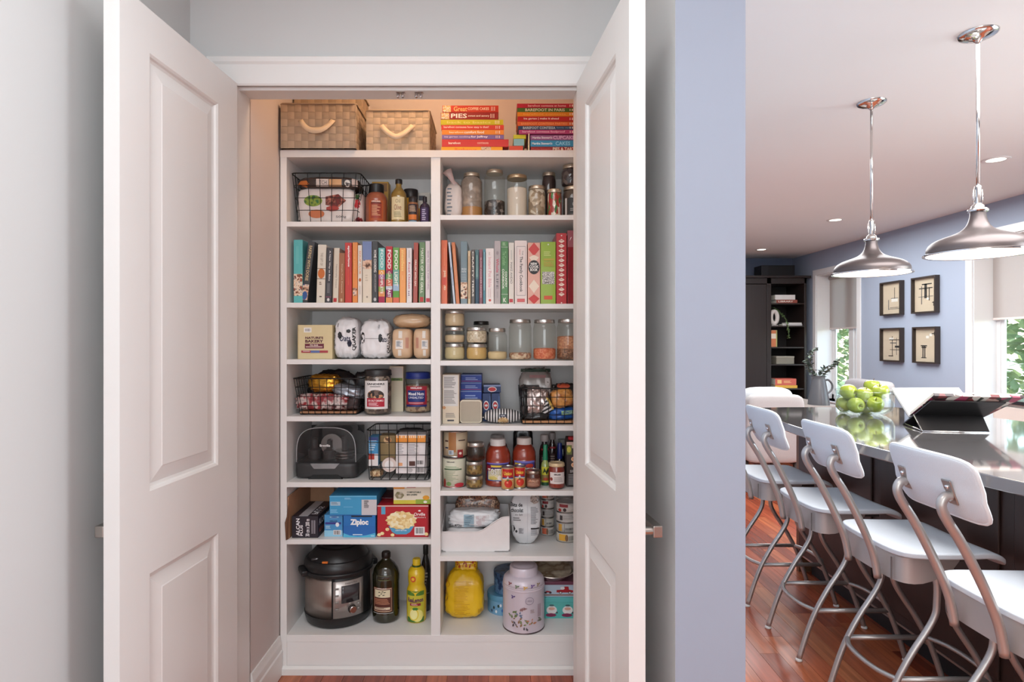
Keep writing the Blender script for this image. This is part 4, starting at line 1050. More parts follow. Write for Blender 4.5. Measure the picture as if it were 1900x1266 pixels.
for k, (a, b, tp, sd) in enumerate(((554, 812, 158, 21), (820, 1128, 180, 24))):
    w_ = W((b - a) / c5.k, 2.70); hh = Z(c5.y(tp), 2.70) - zs
    p = pouch('flour_bag', ['white paper bag of oats with bold black vertical lettering, beside the cream carton', 'white paper bag with black lettering only at its right edge, beside the brown sugar'][k], 'bag', X(c5.x((a + b) / 2), 2.70), 2.665 + 0.085, zs + 0.0005, w_, 0.165, hh, (232, 229, 230), sd, e=5.5, prof=bprof, amp=0.045, ridge=0.16, freq=2.2, n=16, rough=0.3, hull='paper', group='white paper bags')
    if k == 0:
        p.txt('QUAKER', 0.76, 0.92, 0.20, 0.76, (28, 28, 30), vert=True, up=True, bold=0.04); p.txt('QUAKER', 0.02, 0.10, 0.25, 0.78, (28, 28, 30), vert=True, up=True, bold=0.04)
        p.txt('Oats', 0.26, 0.70, 0.42, 0.56, (50, 54, 84), bold=0.02); p.disc(0.28, 0.56, 0.09, 0.09, (30, 30, 34), n=7); p.disc(0.66, 0.37, 0.10, 0.09, (30, 34, 54), n=6); p.disc(0.62, 0.66, 0.10, 0.05, (36, 36, 40), n=5); p.lines(0.17, 0.24, 0.76, 0.85, 3, (90, 90, 96), vert=True)
    else:
        p.txt('QUAKER', 0.91, 0.985, 0.14, 0.66, (28, 28, 30), vert=True, up=True, bold=0.04); p.txt('Oats', 0.66, 0.90, 0.42, 0.56, (40, 44, 70), bold=0.02); p.disc(0.12, 0.53, 0.07, 0.15, (30, 30, 34), n=7); p.disc(0.70, 0.52, 0.07, 0.11, (30, 30, 34), n=8); p.lines(0.62, 0.68, 0.74, 0.86, 3, (90, 90, 96), vert=True); p.lines(0.07, 0.14, 0.1, 0.2, 3, (90, 90, 96), vert=True); p.plate(0.2, 0.66, 0.505, 0.512, (60, 60, 66), 'printed_rule')
SUG = (206, 172, 136)
for k, (a, b) in enumerate(((1136, 1346), (1354, 1532))):
    w_ = W((b - a) / c5.k, 2.68); hh = Z(c5.y(275), 2.68) - zs
    p = pouch('sugar_bag', ['paper bag of brown sugar, left of the pair under the clear wrap', 'paper bag of brown sugar, right of the pair against the divider'][k], 'bag', X(c5.x((a + b) / 2), 2.68), 2.665 + 0.07, zs + 0.0005, w_, 0.135, hh, (214, 180, 146), 31 + k, e=5, amp=0.02, ridge=0.04, n=10, hull='paper', prof=[(0, 0.93, 0.95), (0.2, 1, 1), (1, 1, 1)], group='bags of brown sugar')
    for q in ((0.22, 0.58, 0.33, 0.62, (236, 228, 220)), (0.36, 0.54, 0.68, 0.92, (232, 224, 214)), (0.34, 0.50, 0.10, 0.30, (232, 224, 214))):
        p.plate(*(q[:4] if k == 0 else (1 - q[1] + 0.1, 1 - q[0] + 0.1, q[2], q[3])), q[4])
    p.lines(0.26 if k == 0 else 0.56, 0.52 if k == 0 else 0.82, 0.40, 0.58, 7, (110, 130, 150)); p.lines(0.70 if k == 0 else 0.2, 0.86 if k == 0 else 0.36, 0.35, 0.7, 4, (196, 130, 110), vert=True)
p = pouch('plastic_wrap', 'clear plastic overwrap bulging above the pair of brown sugar bags', 'wrapper', X(c5.x(1332), 2.70), 2.665 + 0.085, zs + Z(c5.y(275), 2.68) - zs + 0.002, W(392 / c5.k, 2.70), 0.14, Z(c5.y(132), 2.70) - Z(c5.y(285), 2.68), M((204, 172, 136), 0.25, var=0.08, scale=60, coat=0.6), 40, e=2.6, amp=0.04, ridge=0.10, n=14, rough=0.3)
# --- left column, fourth shelf
zs = ZL[3]; Yf = baseY(zs, c5.y(1145)); Yf = 2.665
hB = Z(c5.y(780), Yf) - zs
bx = X(c5.x(452), Yf); by = Yf + 0.115
wire_basket('black wire basket of shiny snack packets with a gold foil one on top', bx + 0.01, by, zs + 0.0005, W(700 / c5.k, Yf), W(590 / c5.k, Yf), 0.235, 0.20, hB, 8, 4, 6, liner=(170, 120, 86))
GP = 'packets in the middle left wire basket'
p = pouch('food_packet', 'gold foil packet poking out of the middle left wire basket', 'packet', bx - 0.02, by - 0.03, zs + 0.095, 0.15, 0.10, 0.085, M((214, 160, 60), 0.22, 0.9, var=0.1), 51, e=2.8, ridge=0.25, amp=0.05, n=14, group=GP)
p = pouch('food_packet', 'crinkled red foil packet filling the front of the middle left wire basket', 'packet', bx - 0.02, by - 0.055, zs + 0.018, 0.25, 0.07, 0.075, speck([(120, 30, 40), (160, 50, 56), (226, 206, 200), (96, 30, 36)], 26, 0.2, 'noise', 0.2, 0.8), 52, ridge=0.3, amp=0.05, n=14, group=GP)
p = pouch('food_packet', 'silvery grey packet lying right of the gold foil one', 'packet', bx + 0.085, by - 0.02, zs + 0.075, 0.15, 0.13, 0.055, M((158, 162, 170), 0.25, 0.5, var=0.1), 53, ridge=0.2, amp=0.06, n=12, group=GP, tilt=(0, 0.22))
p = pouch('food_packet', 'dark clear-fronted packet at the right end of the middle left wire basket', 'packet', bx + 0.115, by - 0.035, zs + 0.018, 0.06, 0.10, 0.06, (70, 56, 56), 54, ridge=0.25, amp=0.05, n=9, rough=0.2, group=GP)
p = pouch('food_packet', 'black packet standing at the back of the middle left wire basket', 'packet', bx + 0.0, by + 0.055, zs + 0.03, 0.25, 0.05, 0.165, (34, 30, 32), 55, ridge=0.2, amp=0.06, n=10, rough=0.25, group=GP, prof=[(0, 1, 1), (0.6, 1, 1), (1, 0.6, 0.5)])
p = pouch('food_packet', 'small black packet leaning at the back right of the middle left wire basket', 'packet', bx + 0.135, by + 0.06, zs + 0.02, 0.09, 0.05, 0.165, (46, 42, 44), 56, ridge=0.2, amp=0.06, n=9, rough=0.25, group=GP)
Yc = baseY(zs, c5.y(1160)) + 0.045
it = jar('candy_jar', 'clear plastic jar with black lid and a white label showing dark chocolates', c5.x(858), c5.x(1138), c5.y(690), zs, Yc, lid_of((44, 42, 42)), 0.9, speck([(92, 78, 70), (150, 132, 118), (60, 50, 46)], 70, 0.4, bump=0.5), lidh=0.027, neck=0.94)
it.plate(0.02, 0.98, 0.14, 0.755, (238, 234, 232)); it.txt('SANDERS', 0.16, 0.84, 0.665, 0.71, (40, 38, 40), bold=0.03); it.disc(0.5, 0.44, 0.32, 0.12, speck([(40, 34, 34), (110, 90, 80), (60, 50, 48), (200, 150, 110)], 80, kind='voronoi', bump=0)); it.plate(0.16, 0.84, 0.19, 0.38, (180, 34, 56)); it.txt('SEA SALT', 0.22, 0.5, 0.305, 0.345, (250, 236, 236), bold=0.02); it.txt('CARAMELS', 0.52, 0.8, 0.305, 0.345, (250, 236, 236), bold=0.02); it.lines(0.24, 0.76, 0.205, 0.28, 3, (240, 200, 204)); it.lines(0.3, 0.7, 0.61, 0.64, 1, (120, 116, 116))
it = carton('cracker_box', 'tall pale box behind the jar of chocolates', 'box', c5.x(1115), c5.x(1256), c5.y(660), zs, 2.80, 0.09, (224, 212, 186)); it.plate(0.05, 0.95, 0.74, 0.97, (206, 200, 192)); it.plate(0.05, 0.95, 0.68, 0.74, (110, 140, 60)); it.txt('thin', 0.25, 0.75, 0.69, 0.735, (50, 44, 40), bold=0.02)
Yc = baseY(zs, c5.y(1140)) + 0.05
it = jar('nut_jar', 'clear jar of mixed nuts with a blue lid and a red and navy label', c5.x(1272), c5.x(1540), c5.y(716), zs, Yc, lid_of((36, 56, 140)), 0.82, speck([(190, 160, 130), (150, 116, 90), (120, 90, 76), (206, 180, 150)], 60, 0.5, bump=0.6), lidh=0.030, neck=0.90)
it.plate(0.05, 0.93, 0.18, 0.66, (170, 40, 56)); it.plate(0.05, 0.93, 0.16, 0.21, (40, 46, 110)); it.plate(0.14, 0.84, 0.28, 0.56, (34, 52, 120)); it.txt('KIRKLAND', 0.28, 0.72, 0.60, 0.64, (250, 244, 244), bold=0.03); it.txt('Mixed Nuts', 0.18, 0.8, 0.44, 0.515, (250, 248, 250), bold=0.02); it.txt('UNSALTED', 0.2, 0.78, 0.36, 0.41, (220, 220, 236), bold=0.02); it.lines(0.2, 0.78, 0.23, 0.26, 1, (240, 190, 196))
# --- left column, fifth shelf: food processor accessory case and another wire basket
c7 = Conv(510, 770, 5.063); zs = ZL[4]
Yf = baseY(zs, c7.y(605))
w_ = W(595 / c7.k, Yf); hb = W(155 / c7.k, Yf); hd = W(480 / c7.k, Yf)
DP = 0.235
t = thing('accessory_case', 'black based clear domed case of food processor blades and discs', 'case', (X(c7.x(474), Yf), Yf + DP / 2, zs + 0.0004))
PL = M((52, 52, 53), 0.4)
mb = super_soft(w_, DP, hb, 2, 10, 9, 0.0)
mb.build('base_tray', PL, t, smooth=True)
MB().prism([(-0.27 * w_, 0), (-0.20 * w_, hb * 0.26), (0.20 * w_, hb * 0.26), (0.27 * w_, 0)], -DP / 2 - 0.001, -DP / 2 + 0.01, 'xz').build('finger_recess', M((18, 18, 18), 0.6), t)
mb = MB().prism([(-0.24 * w_, hb * 0.95), (-0.18 * w_, hb * 0.62), (0.15 * w_, hb * 0.62), (0.23 * w_, hb * 0.95)], -DP / 2 - 0.004, -DP / 2 + 0.012, 'xz')
mb.build('latch', M((150, 152, 154), 0.2, 0.4, coat=1.0), t, bevel=0.002)
mb = MB(); n = 20; R = w_ * 0.47; prof = []
for i in range(n + 1):
    a = PI * i / n
    prof.append((-R * math.copysign(abs(math.cos(a)) ** 0.62, math.cos(a)), hb + (hd - hb) * math.sin(a) ** 0.5))
vs = [(x, -DP / 2 + 0.012, z) for x, z in prof] + [(x, DP / 2 - 0.012, z) for x, z in prof]
mb.add(vs, [(i, i + 1, n + 2 + i, n + 1 + i) for i in range(n)] + [tuple(range(n, -1, -1)), tuple(range(n + 1, 2 * n + 2))])
mb.build('clear_dome', glass((206, 208, 210), refl=1.1), t, auto=35)
MB().tube([(x, -DP / 2 + 0.012, z) for x, z in prof], 0.0022, 6).build('dome_rim', M((170, 172, 176), 0.15, coat=1.0), t, smooth=True)
fd = MB(); fd.box(-R * 0.94, R * 0.94, DP / 2 - 0.03, DP / 2 - 0.015, hb, hd * 0.93); fd.build('back_wall', M((44, 42, 42), 0.5), t)
for sx, rr, zt in ((-0.27, 0.030, 0.30), (-0.03, 0.026, 0.28)):
    MB().lathe([(rr, hb - 0.004), (rr, hb + hd * zt * 0.6), (rr * 0.5, hb + hd * zt * 0.75), (rr * 0.45, hb + hd * zt * 1.3), (rr * 0.2, hb + hd * zt * 1.4)], 16, sx * w_, -0.02).build('blade_hub', M((74, 72, 72), 0.35), t, auto=40)
MB().lathe([(0.050, 0), (0.050, 0.005)], 24).build('slicing_disc', M((190, 186, 182), 0.22, 1.0), t, auto=30).matrix_local = Matrix.Translation((0.0, -0.01, hb + 0.062)) @ Matrix.Rotation(PI / 2, 4, 'X')
for k in range(3): MB().lathe([(0.046 - 0.002 * k, 0), (0.048 - 0.002 * k, 0.003), (0.048 - 0.002 * k, 0.009)], 24, w_ * 0.22, -0.025).build('grating_disc', M((150, 148, 146), 0.25, 1.0), t, loc=(0, 0, hb + 0.004 + 0.013 * k), auto=30)
MB().tube([(w_ * 0.22, -0.025, hb + 0.04), (w_ * 0.22, -0.025, hb + 0.105)], 0.012, 14).build('blade_hub', M((70, 68, 68), 0.35), t, smooth=True)
itx = Item.__new__(Item); itx.w, itx.d, itx.h, itx.mode, itx.lift, itx.bvh, itx.root = w_, DP - 0.024, hd, 'box', 0.0008, None, t
itx.txt('Breville', 0.40, 0.565, 0.625, 0.67, (236, 234, 234), bold=0.02)
Yf = 2.652
bx = X(c7.x(1148), Yf); by = Yf + 0.105; hB = Z(c7.y(140), Yf) - zs
wire_basket('black wire basket of cartons against the divider, beside the domed case', bx + 0.005, by, zs + 0.0005, W(600 / c7.k, Yf), W(562 / c7.k, Yf), 0.21, 0.20, hB, 6, 4, 5)
GP = 'cartons in the lower left wire basket'
def inb(name, lab, cat, a, b, tp, bt, yf, d, col, **k):
    zb = max(zs + 0.0085, Z(c7.y(bt), yf))
    return carton(name, lab, cat, c7.x(a), c7.x(b), c7.y(tp), zb, yf, d, col, group=GP, **k)
it = inb('granola_box', 'white carton with an orange band in the basket by the divider', 'box', 1137, 1420, 190, 552, Yf + 0.014, 0.10, (232, 226, 226))
it.plate(0, 1, 0.80, 0.985, (240, 150, 50)); it.lines(0.02, 0.98, 0.92, 0.98, 14, (250, 220, 180), vert=True); it.lines(0.04, 0.30, 0.50, 0.76, 6, (176, 172, 176)); it.lines(0.42, 0.75, 0.5, 0.76, 7, (176, 172, 176)); it.plate(0.44, 0.64, 0.20, 0.32, (84, 44, 34)); it.lines(0.70, 0.92, 0.24, 0.34, 9, (60, 60, 60), vert=True); it.plate(0.08, 0.22, 0.2, 0.28, (236, 170, 120)); it.disc(0.48, 0.09, 0.08, 0.055, (190, 186, 186)); it.lines(0.70, 0.94, 0.03, 0.15, 12, (70, 70, 70), vert=True); it.plate(0, 1, 0.155, 0.165, (200, 190, 190))
it = inb('pasta_box', 'narrow blue and white carton at the left end of the lower left wire basket', 'box', 882, 970, 210, 480, Yf + 0.016, 0.09, (66, 146, 196))
it.plate(0, 1, 0.0, 0.42, (232, 228, 226)); it.plate(0, 0.6, 0.22, 0.42, (190, 60, 44)); it.lines(0.1, 0.9, 0.50, 0.9, 5, (200, 226, 240)); it.plate(0.0, 1.0, 0.88, 1.0, (40, 60, 120))
it = inb('cracker_box', 'olive brown carton standing in the middle of the lower left wire basket', 'box', 988, 1130, 195, 440, Yf + 0.058, 0.05, (150, 126, 82))
it.disc(0.5, 0.82, 0.26, 0.13, speck([(210, 150, 90), (120, 80, 50), (226, 190, 140)], 80, bump=0))
p = pouch('food_packet', 'brown seed packet lying low at the left of the lower left wire basket', 'packet', X(c7.x(935), Yf), Yf + 0.055, zs + 0.0085, W(118 / c7.k, Yf), 0.06, 0.03, speck([(196, 160, 120), (150, 110, 76), (226, 200, 160)], 110), 61, n=8, ridge=0.1)
tc_ = thing('round_tub', 'small round tub lying on its side, white lid facing out, lower left wire basket', 'tub', (X(c7.x(1068), Yf), Yf + 0.016, Z(c7.y(482), Yf) + 0.002))
rr = W(68 / c7.k, Yf)
MB().tube([(0, 0.006, 0), (0, 0.036, 0)], rr * 0.95, 24).build('tub_body', M((206, 170, 150), 0.5), tc_, auto=30)
MB().tube([(0, 0, 0), (0, 0.006, 0)], rr, 24).build('lid', M((222, 206, 198), 0.4), tc_, auto=30)
MB().tube([(0, -0.001, 0), (0, 0.0, 0)], rr * 0.62, 24).build('lid_label', M((240, 236, 234), 0.4), tc_)
p = pouch('food_packet', 'pink red packet showing above the rim of the lower left wire basket', 'packet', bx + 0.06, by + 0.04, zs + 0.115, 0.13, 0.10, 0.06, speck([(150, 40, 60), (200, 90, 110), (120, 30, 40)], 40, 0.3, 'noise', 0.2), 62, n=10, ridge=0.15, group='packets on the lower left wire basket')
p = pouch('food_packet', 'mustard brown packet showing above the left of the lower left wire basket', 'packet', bx - 0.075, by + 0.06, zs + 0.10, 0.09, 0.08, 0.085, speck([(190, 160, 100), (120, 90, 50), (214, 196, 150)], 40, 0.3, 'noise', 0.2), 63, n=10, ridge=0.15, group='packets on the lower left wire basket')
p = pouch('food_packet', 'big dark packet filling the back of the lower left wire basket', 'packet', bx + 0.04, by + 0.065, zs + 0.01, 0.16, 0.03, 0.20, (40, 34, 34), 64, n=8, ridge=0.1, group='packets on the lower left wire basket')
# --- left column, sixth shelf: boxes of bags and foil
zs = ZL[5]
KR = M((172, 128, 96), 0.75, var=0.12, scale=40)
t = thing('cardboard_box', 'torn open kraft cardboard box standing behind the black foil carton', 'box', (X(c7.x(168), 2.64), 2.77, zs + 0.0004))
yl = X(c7.x(88), 2.60) - t.location.x
MB().add([(yl + 0.01, -0.145, 0), (yl + 0.018, 0.13, 0), (yl + 0.022, 0.13, 0.20), (yl + 0.010, -0.145, 0.185)], [(0, 1, 2, 3)]).build('side_flap', KR, t).modifiers.new('solid', 'SOLIDIFY').thickness = 0.004
MB().box(yl + 0.018, 0.11, 0.13, 0.134, 0, 0.22).build('back_wall', KR, t)
MB().add([(yl + 0.008, -0.147, 0.0), (yl + 0.003, -0.160, 0.0), (yl - 0.002, -0.158, 0.075), (yl + 0.004, -0.150, 0.10), (yl + 0.01, -0.146, 0.15)], [(0, 1, 2, 3, 4)]).build('torn_edge', M((110, 74, 52), 0.8), t).modifiers.new('solid', 'SOLIDIFY').thickness = 0.003
DK = (40, 34, 44)
Yf = baseY(zs, c7.y(1165)); Yf = 2.64
it = carton('foil_box', 'long black aluminium foil carton with white vertical lettering, end on', 'box', c7.x(160), c7.x(405), c7.y(955), zs, Yf, 0.25, DK)
it.txt('ALCAN', 0.16, 0.30, 0.10, 0.90, (246, 244, 246), vert=True, up=True, bold=0.03); it.txt('PLUS', 0.32, 0.42, 0.10, 0.60, (246, 244, 246), vert=True, up=True, bold=0.03); it.txt('30 cm x 200 m', 0.52, 0.68, 0.08, 0.88, (246, 244, 246), vert=True, up=True, bold=0.02); it.lines(0.76, 0.92, 0.2, 0.82, 3, (190, 186, 194), vert=True)
mb = MB().box(-it.w * 0.24, it.w * 0.10, -it.d * 0.49, it.d * 0.49, it.h, it.h + 0.0008); mb.build('printed_band', M((190, 188, 192), 0.4), it.root)
def onside(it, t, u0, u1, v0, v1, col, top=False):
    """words running along the right side or the top of a carton, front to back"""
    vs, fs, x0, x1, y0, y1 = glyphs(t, 0.02); out = []
    for px, py in vs:
        u = (px - x0) / (x1 - x0); v = (py - y0) / (y1 - y0)
        yy = -it.d / 2 + (u0 + (u1 - u0) * u) * it.d
        if top: out.append((it.w * (0.5 - (v0 + (v1 - v0) * (1 - v))), yy, it.h + 0.0012))
        else: out.append((it.w / 2 + 0.0006, yy, it.h * (v0 + (v1 - v0) * v)))
    MB().add(out, fs).build('lettering', M(col, 0.5), it.root)
onside(it, 'ALCAN PLUS', 0.05, 0.75, 0.55, 0.85, (240, 238, 242)); onside(it, 'PLUS', 0.12, 0.62, 0.10, 0.34, (240, 238, 242), True); onside(it, 'ALUMINUM FOIL', 0.06, 0.7, 0.2, 0.4, (190, 110, 100))
BL = (52, 150, 206)
Yf = 2.66
it = carton('bag_box', 'blue and pale box of sandwich bags, smallest of the three blue boxes', 'box', c7.x(465), c7.x(636), c7.y(940), zs, Yf, 0.24, (74, 150, 206), group='blue boxes of plastic bags')
h1 = it.h
it.plate(0, 1, 0, 0.28, (150, 206, 232)); it.plate(0.05, 0.92, 0.56, 0.66, (60, 60, 140)); it.txt('KIRKLAND', 0.3, 0.72, 0.68, 0.74, (24, 34, 80), bold=0.03); it.plate(0.5, 0.92, 0.08, 0.30, (232, 230, 230)); it.lines(0.54, 0.88, 0.1, 0.27, 9, (80, 60, 60), vert=True); it.disc(0.72, 0.55, 0.1, 0.1, (236, 240, 246)); it.lines(0.08, 0.45, 0.35, 0.5, 3, (190, 226, 244)); it.disc(0.55, 0.9, 0.26, 0.05, (160, 206, 236)); it.disc(0.55, 0.9, 0.18, 0.03, (50, 100, 180))
it = carton('bag_box', 'blue box lettered Ziploc, at the lower right of the three blue boxes', 'box', c7.x(642), c7.x(945), c7.y(948), zs, Yf - 0.012, 0.25, (36, 116, 190), group='blue boxes of plastic bags')
it.plate(0, 1, 0, 0.20, (86, 184, 218)); it.disc(0.45, 0.12, 0.62, 0.26, (36, 108, 186), poly=[(-0.72, 0.3), (-0.4, -0.1), (0, -0.26), (0.4, -0.1), (0.86, 0.3), (0.86, 1.6), (-0.72, 1.6)]); it.txt('Ziploc', 0.22, 0.78, 0.50, 0.84, (250, 250, 252), bold=0.05); it.lines(0.3, 0.6, 0.07, 0.15, 1, (220, 240, 250)); it.plate(0.25, 0.9, 0.94, 1.0, (24, 28, 40)); it.lines(0.86, 0.97, 0.03, 0.09, 1, (220, 240, 250))
zt = zs + max(h1, it.h) + 0.0012
it = carton('bag_box', 'wide sky blue box with white barcode panel, topmost of three blue boxes', 'box', c7.x(510), c7.x(952), c7.y(762), zt, Yf - 0.01, 0.25, (64, 158, 206), group='blue boxes of plastic bags', rz=0.015)
it.plate(0.68, 1.0, 0.0, 0.80, (208, 204, 208)); it.lines(0.73, 0.85, 0.36, 0.76, 11, (60, 60, 66)); it.plate(0.02, 0.23, 0.50, 0.70, (170, 200, 220)); it.lines(0.04, 0.22, 0.54, 0.66, 2, (110, 130, 150)); it.lines(0.02, 0.24, 0.1, 0.3, 3, (140, 206, 240)); it.lines(0.32, 0.5, 0.80, 0.9, 2, (150, 210, 240)); it.lines(0.3, 0.5, 0.4, 0.44, 1, (140, 206, 236)); it.plate(0, 1, 0.95, 1.0, (110, 190, 226)); it.plate(0, 0.66, 0.0, 0.04, (40, 110, 180))
it = carton('popcorn_box', 'red popcorn carton showing a blue bowl heaped with popcorn', 'box', c7.x(962), c7.x(1442), c7.y(852), zs, 2.652, 0.24, (182, 24, 38))
it.plate(0.97, 1.0, 0, 1, (150, 20, 30)); it.plate(0, 1, 0.965, 1.0, (226, 190, 186)); it.plate(0.08, 0.16, 0.72, 0.96, (90, 170, 206))
POP = speck([(246, 226, 170), (240, 214, 150), (250, 238, 200), (228, 196, 130)], 95, 0.6, 'voronoi', 0)
it.disc(0.47, 0.22, 0.25, 0.26, (84, 160, 200), poly=[(-1, 0.5), (1, 0.5), (0.72, -0.2), (0.4, -0.5), (-0.4, -0.5), (-0.72, -0.2)])
rp = random.Random(5); pts = []
for i in range(30):
    a = 2 * PI * i / 30; k = 1 + 0.13 * (i % 2) + rp.random() * 0.06
    pts.append((math.cos(a) * k, math.sin(a) * k))
it.disc(0.47, 0.53, 0.27, 0.26, POP, 'printed_popcorn', poly=pts)
for a, b in ((0.10, 0.12), (0.30, 0.07), (0.20, 0.25), (0.96, 0.10), (0.04, 0.08)): it.disc(a, b, 0.04, 0.055, POP, 'printed_popcorn', n=7)
it.plate(0.73, 0.93, 0.07, 0.33, (240, 236, 236)); it.lines(0.75, 0.91, 0.12, 0.30, 13, (50, 40, 44), vert=True); it.txt('Orville', 0.72, 0.94, 0.68, 0.78, (250, 240, 240), bold=0.02); it.txt("Redenbacher's", 0.70, 0.95, 0.61, 0.66, (250, 236, 236)); it.txt('LIGHT BUTTER', 0.36, 0.58, 0.20, 0.235, (240, 244, 250), bold=0.02); it.disc(0.83, 0.84, 0.03, 0.03, (250, 240, 240), n=5)
hp = it.h
it = carton('liner_box', 'white box of compostable bin liners with green and yellow foot, on the popcorn', 'box', c7.x(1115), c7.x(1462), c7.y(672), zs + hp + 0.002, 2.668, 0.22, (232, 226, 206))
it.plate(0, 1, 0, 0.22, (214, 206, 70)); it.plate(0.6, 1, 0, 0.26, (150, 178, 60)); it.txt('COMPOSTABLE', 0.36, 0.74, 0.62, 0.71, (60, 70, 50), bold=0.03); it.txt('BIN LINERS', 0.36, 0.64, 0.48, 0.57, (60, 70, 50), bold=0.03); it.disc(0.16, 0.5, 0.13, 0.22, speck([(206, 200, 180), (150, 140, 110), (120, 130, 80)], 60, kind='noise', bump=0), n=6); it.disc(0.88, 0.36, 0.09, 0.13, (226, 160, 40)); it.disc(0.86, 0.12, 0.05, 0.07, (240, 244, 230)); it.plate(0.36, 0.6, 0.92, 1.0, (180, 50, 60)); it.plate(0.0, 0.3, 0.86, 0.98, (236, 160, 60))
it = carton('tissue_box', 'dark red box lying behind the white liner box', 'box', c7.x(990), c7.x(1108), c7.y(780), zs + hp + 0.002, 2.76, 0.15, (96, 26, 36)); it.plate(0.4, 0.9, 0.6, 0.9, (190, 180, 184))
# --- left column, bottom shelf
c8 = Conv(510, 990, 4.587); zs = ZL[6]
PD = 0.335
r = W(568 / 2 / c8.k, 2.80)
ym = 2.810
t = thing('pressure_cooker', 'big steel and black electric pressure cooker with a screen and dial', 'cooker', (X(c8.x(522), 2.80) + 0.009, ym, zs + 0.0005), rz=0.0)
hz = lambda py: Z(c8.y(py), ym - r * 0.9) - zs
BRUSH = M((176, 164, 156), 0.30, 0.9, var=0.10, scale=6, stretch=(40, 40, 0.6))
BK = M((30, 30, 31), 0.38)
zb0, zb1, zt0 = 0.016 + 0.03, hz(385) + 0.002, hz(250)
MB().lathe([(r * 0.86, 0), (r * 0.93, 0.008), (r * 0.985, zb0 - 0.004), (r * 0.985, zb0 + 0.003), (r * 0.97, zb0 + 0.003)], 48).build('base_ring', BK, t, auto=40)
MB().lathe([(r * 0.965, zb0), (r * 0.965, zb1)], 64).build('steel_body', BRUSH, t, smooth=True)
MB().lathe([(r * 0.97, zb1 - 0.004), (r * 1.02, zb1), (r * 1.03, zb1 + 0.012), (r * 1.01, zb1 + 0.016), (r * 0.97, zb1 + 0.016)], 48).build('collar', BK, t, auto=40)
zl = zb1 + 0.016
lt = min(hz(105) - zl, 0.358 - zl)
MB().lathe([(r * 0.98, zl), (r * 1.0, zl + 0.012), (r * 0.98, zl + 0.032), (r * 0.92, zl + 0.044), (r * 0.86, zl + 0.046), (r * 0.80, zl + 0.060), (r * 0.62, zl + lt * 0.80), (r * 0.52, zl + lt * 0.82), (r * 0.48, zl + lt * 0.9), (r * 0.2, zl + lt), (0, zl + lt)], 48).build('lid', M((32, 32, 33), 0.32), t, auto=35)
hd_ = MB()
hd_.tube([(-r * 0.45, -0.02, zl + lt * 0.72), (-r * 0.3, -0.02, zl + lt + 0.012), (r * 0.3, -0.02, zl + lt + 0.012), (r * 0.45, -0.02, zl + lt * 0.72)], 0.014, 10, smooth=4)
hd_.build('lid_handle', M((26, 26, 27), 0.42), t, smooth=True)
for sx in (-1, 1):
    MB().box(*sorted((sx * r * 0.94, sx * r * 1.13)), -0.045, 0.045, zb1 - 0.006, zb1 + 0.022).build('side_handle', BK, t, bevel=0.008).rotation_euler = (0, 0, 0.5)
MB().box(-r * 0.24, -r * 0.08, -r * 0.90, -r * 0.84, zl + 0.047, zl + 0.055).build('lock_mark', M((222, 118, 40), 0.5), t, bevel=0.001)
MB().tube([(-r * 0.62, -r * 0.62, zl + 0.05), (-r * 0.40, -r * 0.66, zl + 0.056)], 0.006, 8).build('release_switch', M((120, 120, 122), 0.3, 0.8), t, smooth=True)
MB().tube([(r * 0.1, -r * 0.78, zl + 0.052), (r * 0.35, -r * 0.72, zl + 0.054), (r * 0.6, -r * 0.52, zl + 0.054)], 0.003, 8, smooth=4).build('lid_trim', M((150, 150, 152), 0.25, 0.9), t, smooth=True)
# control panel: a curved plate on the front right
pr_ = r * 0.985
def cyl(a, z, rr=pr_): return (rr * math.sin(a), -rr * math.cos(a), z)
def curved(a0, a1, z0, z1, rr, name, m, parent, tilt=0.0, th=0.0, n=10):
    mb = MB(); vs = []
    for i in range(n + 1):
        a = a0 + (a1 - a0) * i / n; s_ = (i / n - 0.5) * tilt
        vs += [cyl(a, z0 + s_, rr), cyl(a, z1 + s_, rr)]
    mb.add(vs, [(2 * i, 2 * i + 2, 2 * i + 3, 2 * i + 1) for i in range(n)])
    o = mb.build(name, m, parent, smooth=True)
    if th:
        q = o.modifiers.new('solid', 'SOLIDIFY'); q.thickness = th; q.offset = 1
    return o
A0, A1 = 0.06, 0.98
zp0, zp1 = zb0 + 0.010, zb1 - 0.012
curved(A0, A1 + 0.4, zp0 - 0.005, zp1 + 0.012, pr_, 'panel_back', BK, t, th=0.004)
cp_ = curved(A0 + 0.05, A1, zp0, zp1, pr_ + 0.005, 'control_panel', M((186, 180, 176), 0.3, 0.7), t, th=0.004)
curved(A0 + 0.27, A1 - 0.14, zp0 + (zp1 - zp0) * 0.40, zp1 - (zp1 - zp0) * 0.12, pr_ + 0.0100, 'screen', M((58, 56, 60), 0.18, coat=0.6), t, th=0.0008)
for k in range(4): curved(A0 + 0.10, A0 + 0.20, zp0 + (zp1 - zp0) * (0.22 + 0.19 * k), zp0 + (zp1 - zp0) * (0.27 + 0.19 * k), pr_ + 0.0098, 'button', M((150, 146, 142), 0.4), t, th=0.0008, n=2)
for k in range(2): curved(A0 + 0.72, A0 + 0.82, zp0 + (zp1 - zp0) * (0.14 + 0.14 * k), zp0 + (zp1 - zp0) * (0.20 + 0.14 * k), pr_ + 0.0098, 'button', M((150, 146, 142), 0.4), t, th=0.0008, n=2)
ak = A0 + 0.56; kc = Vector(cyl(ak, zp0 + (zp1 - zp0) * 0.21, pr_ + 0.009)); kn = Vector((math.sin(ak), -math.cos(ak), 0))
MB().tube([kc, kc + kn * 0.006], 0.0185, 28).build('dial_ring', M((36, 34, 34), 0.35), t, auto=30)
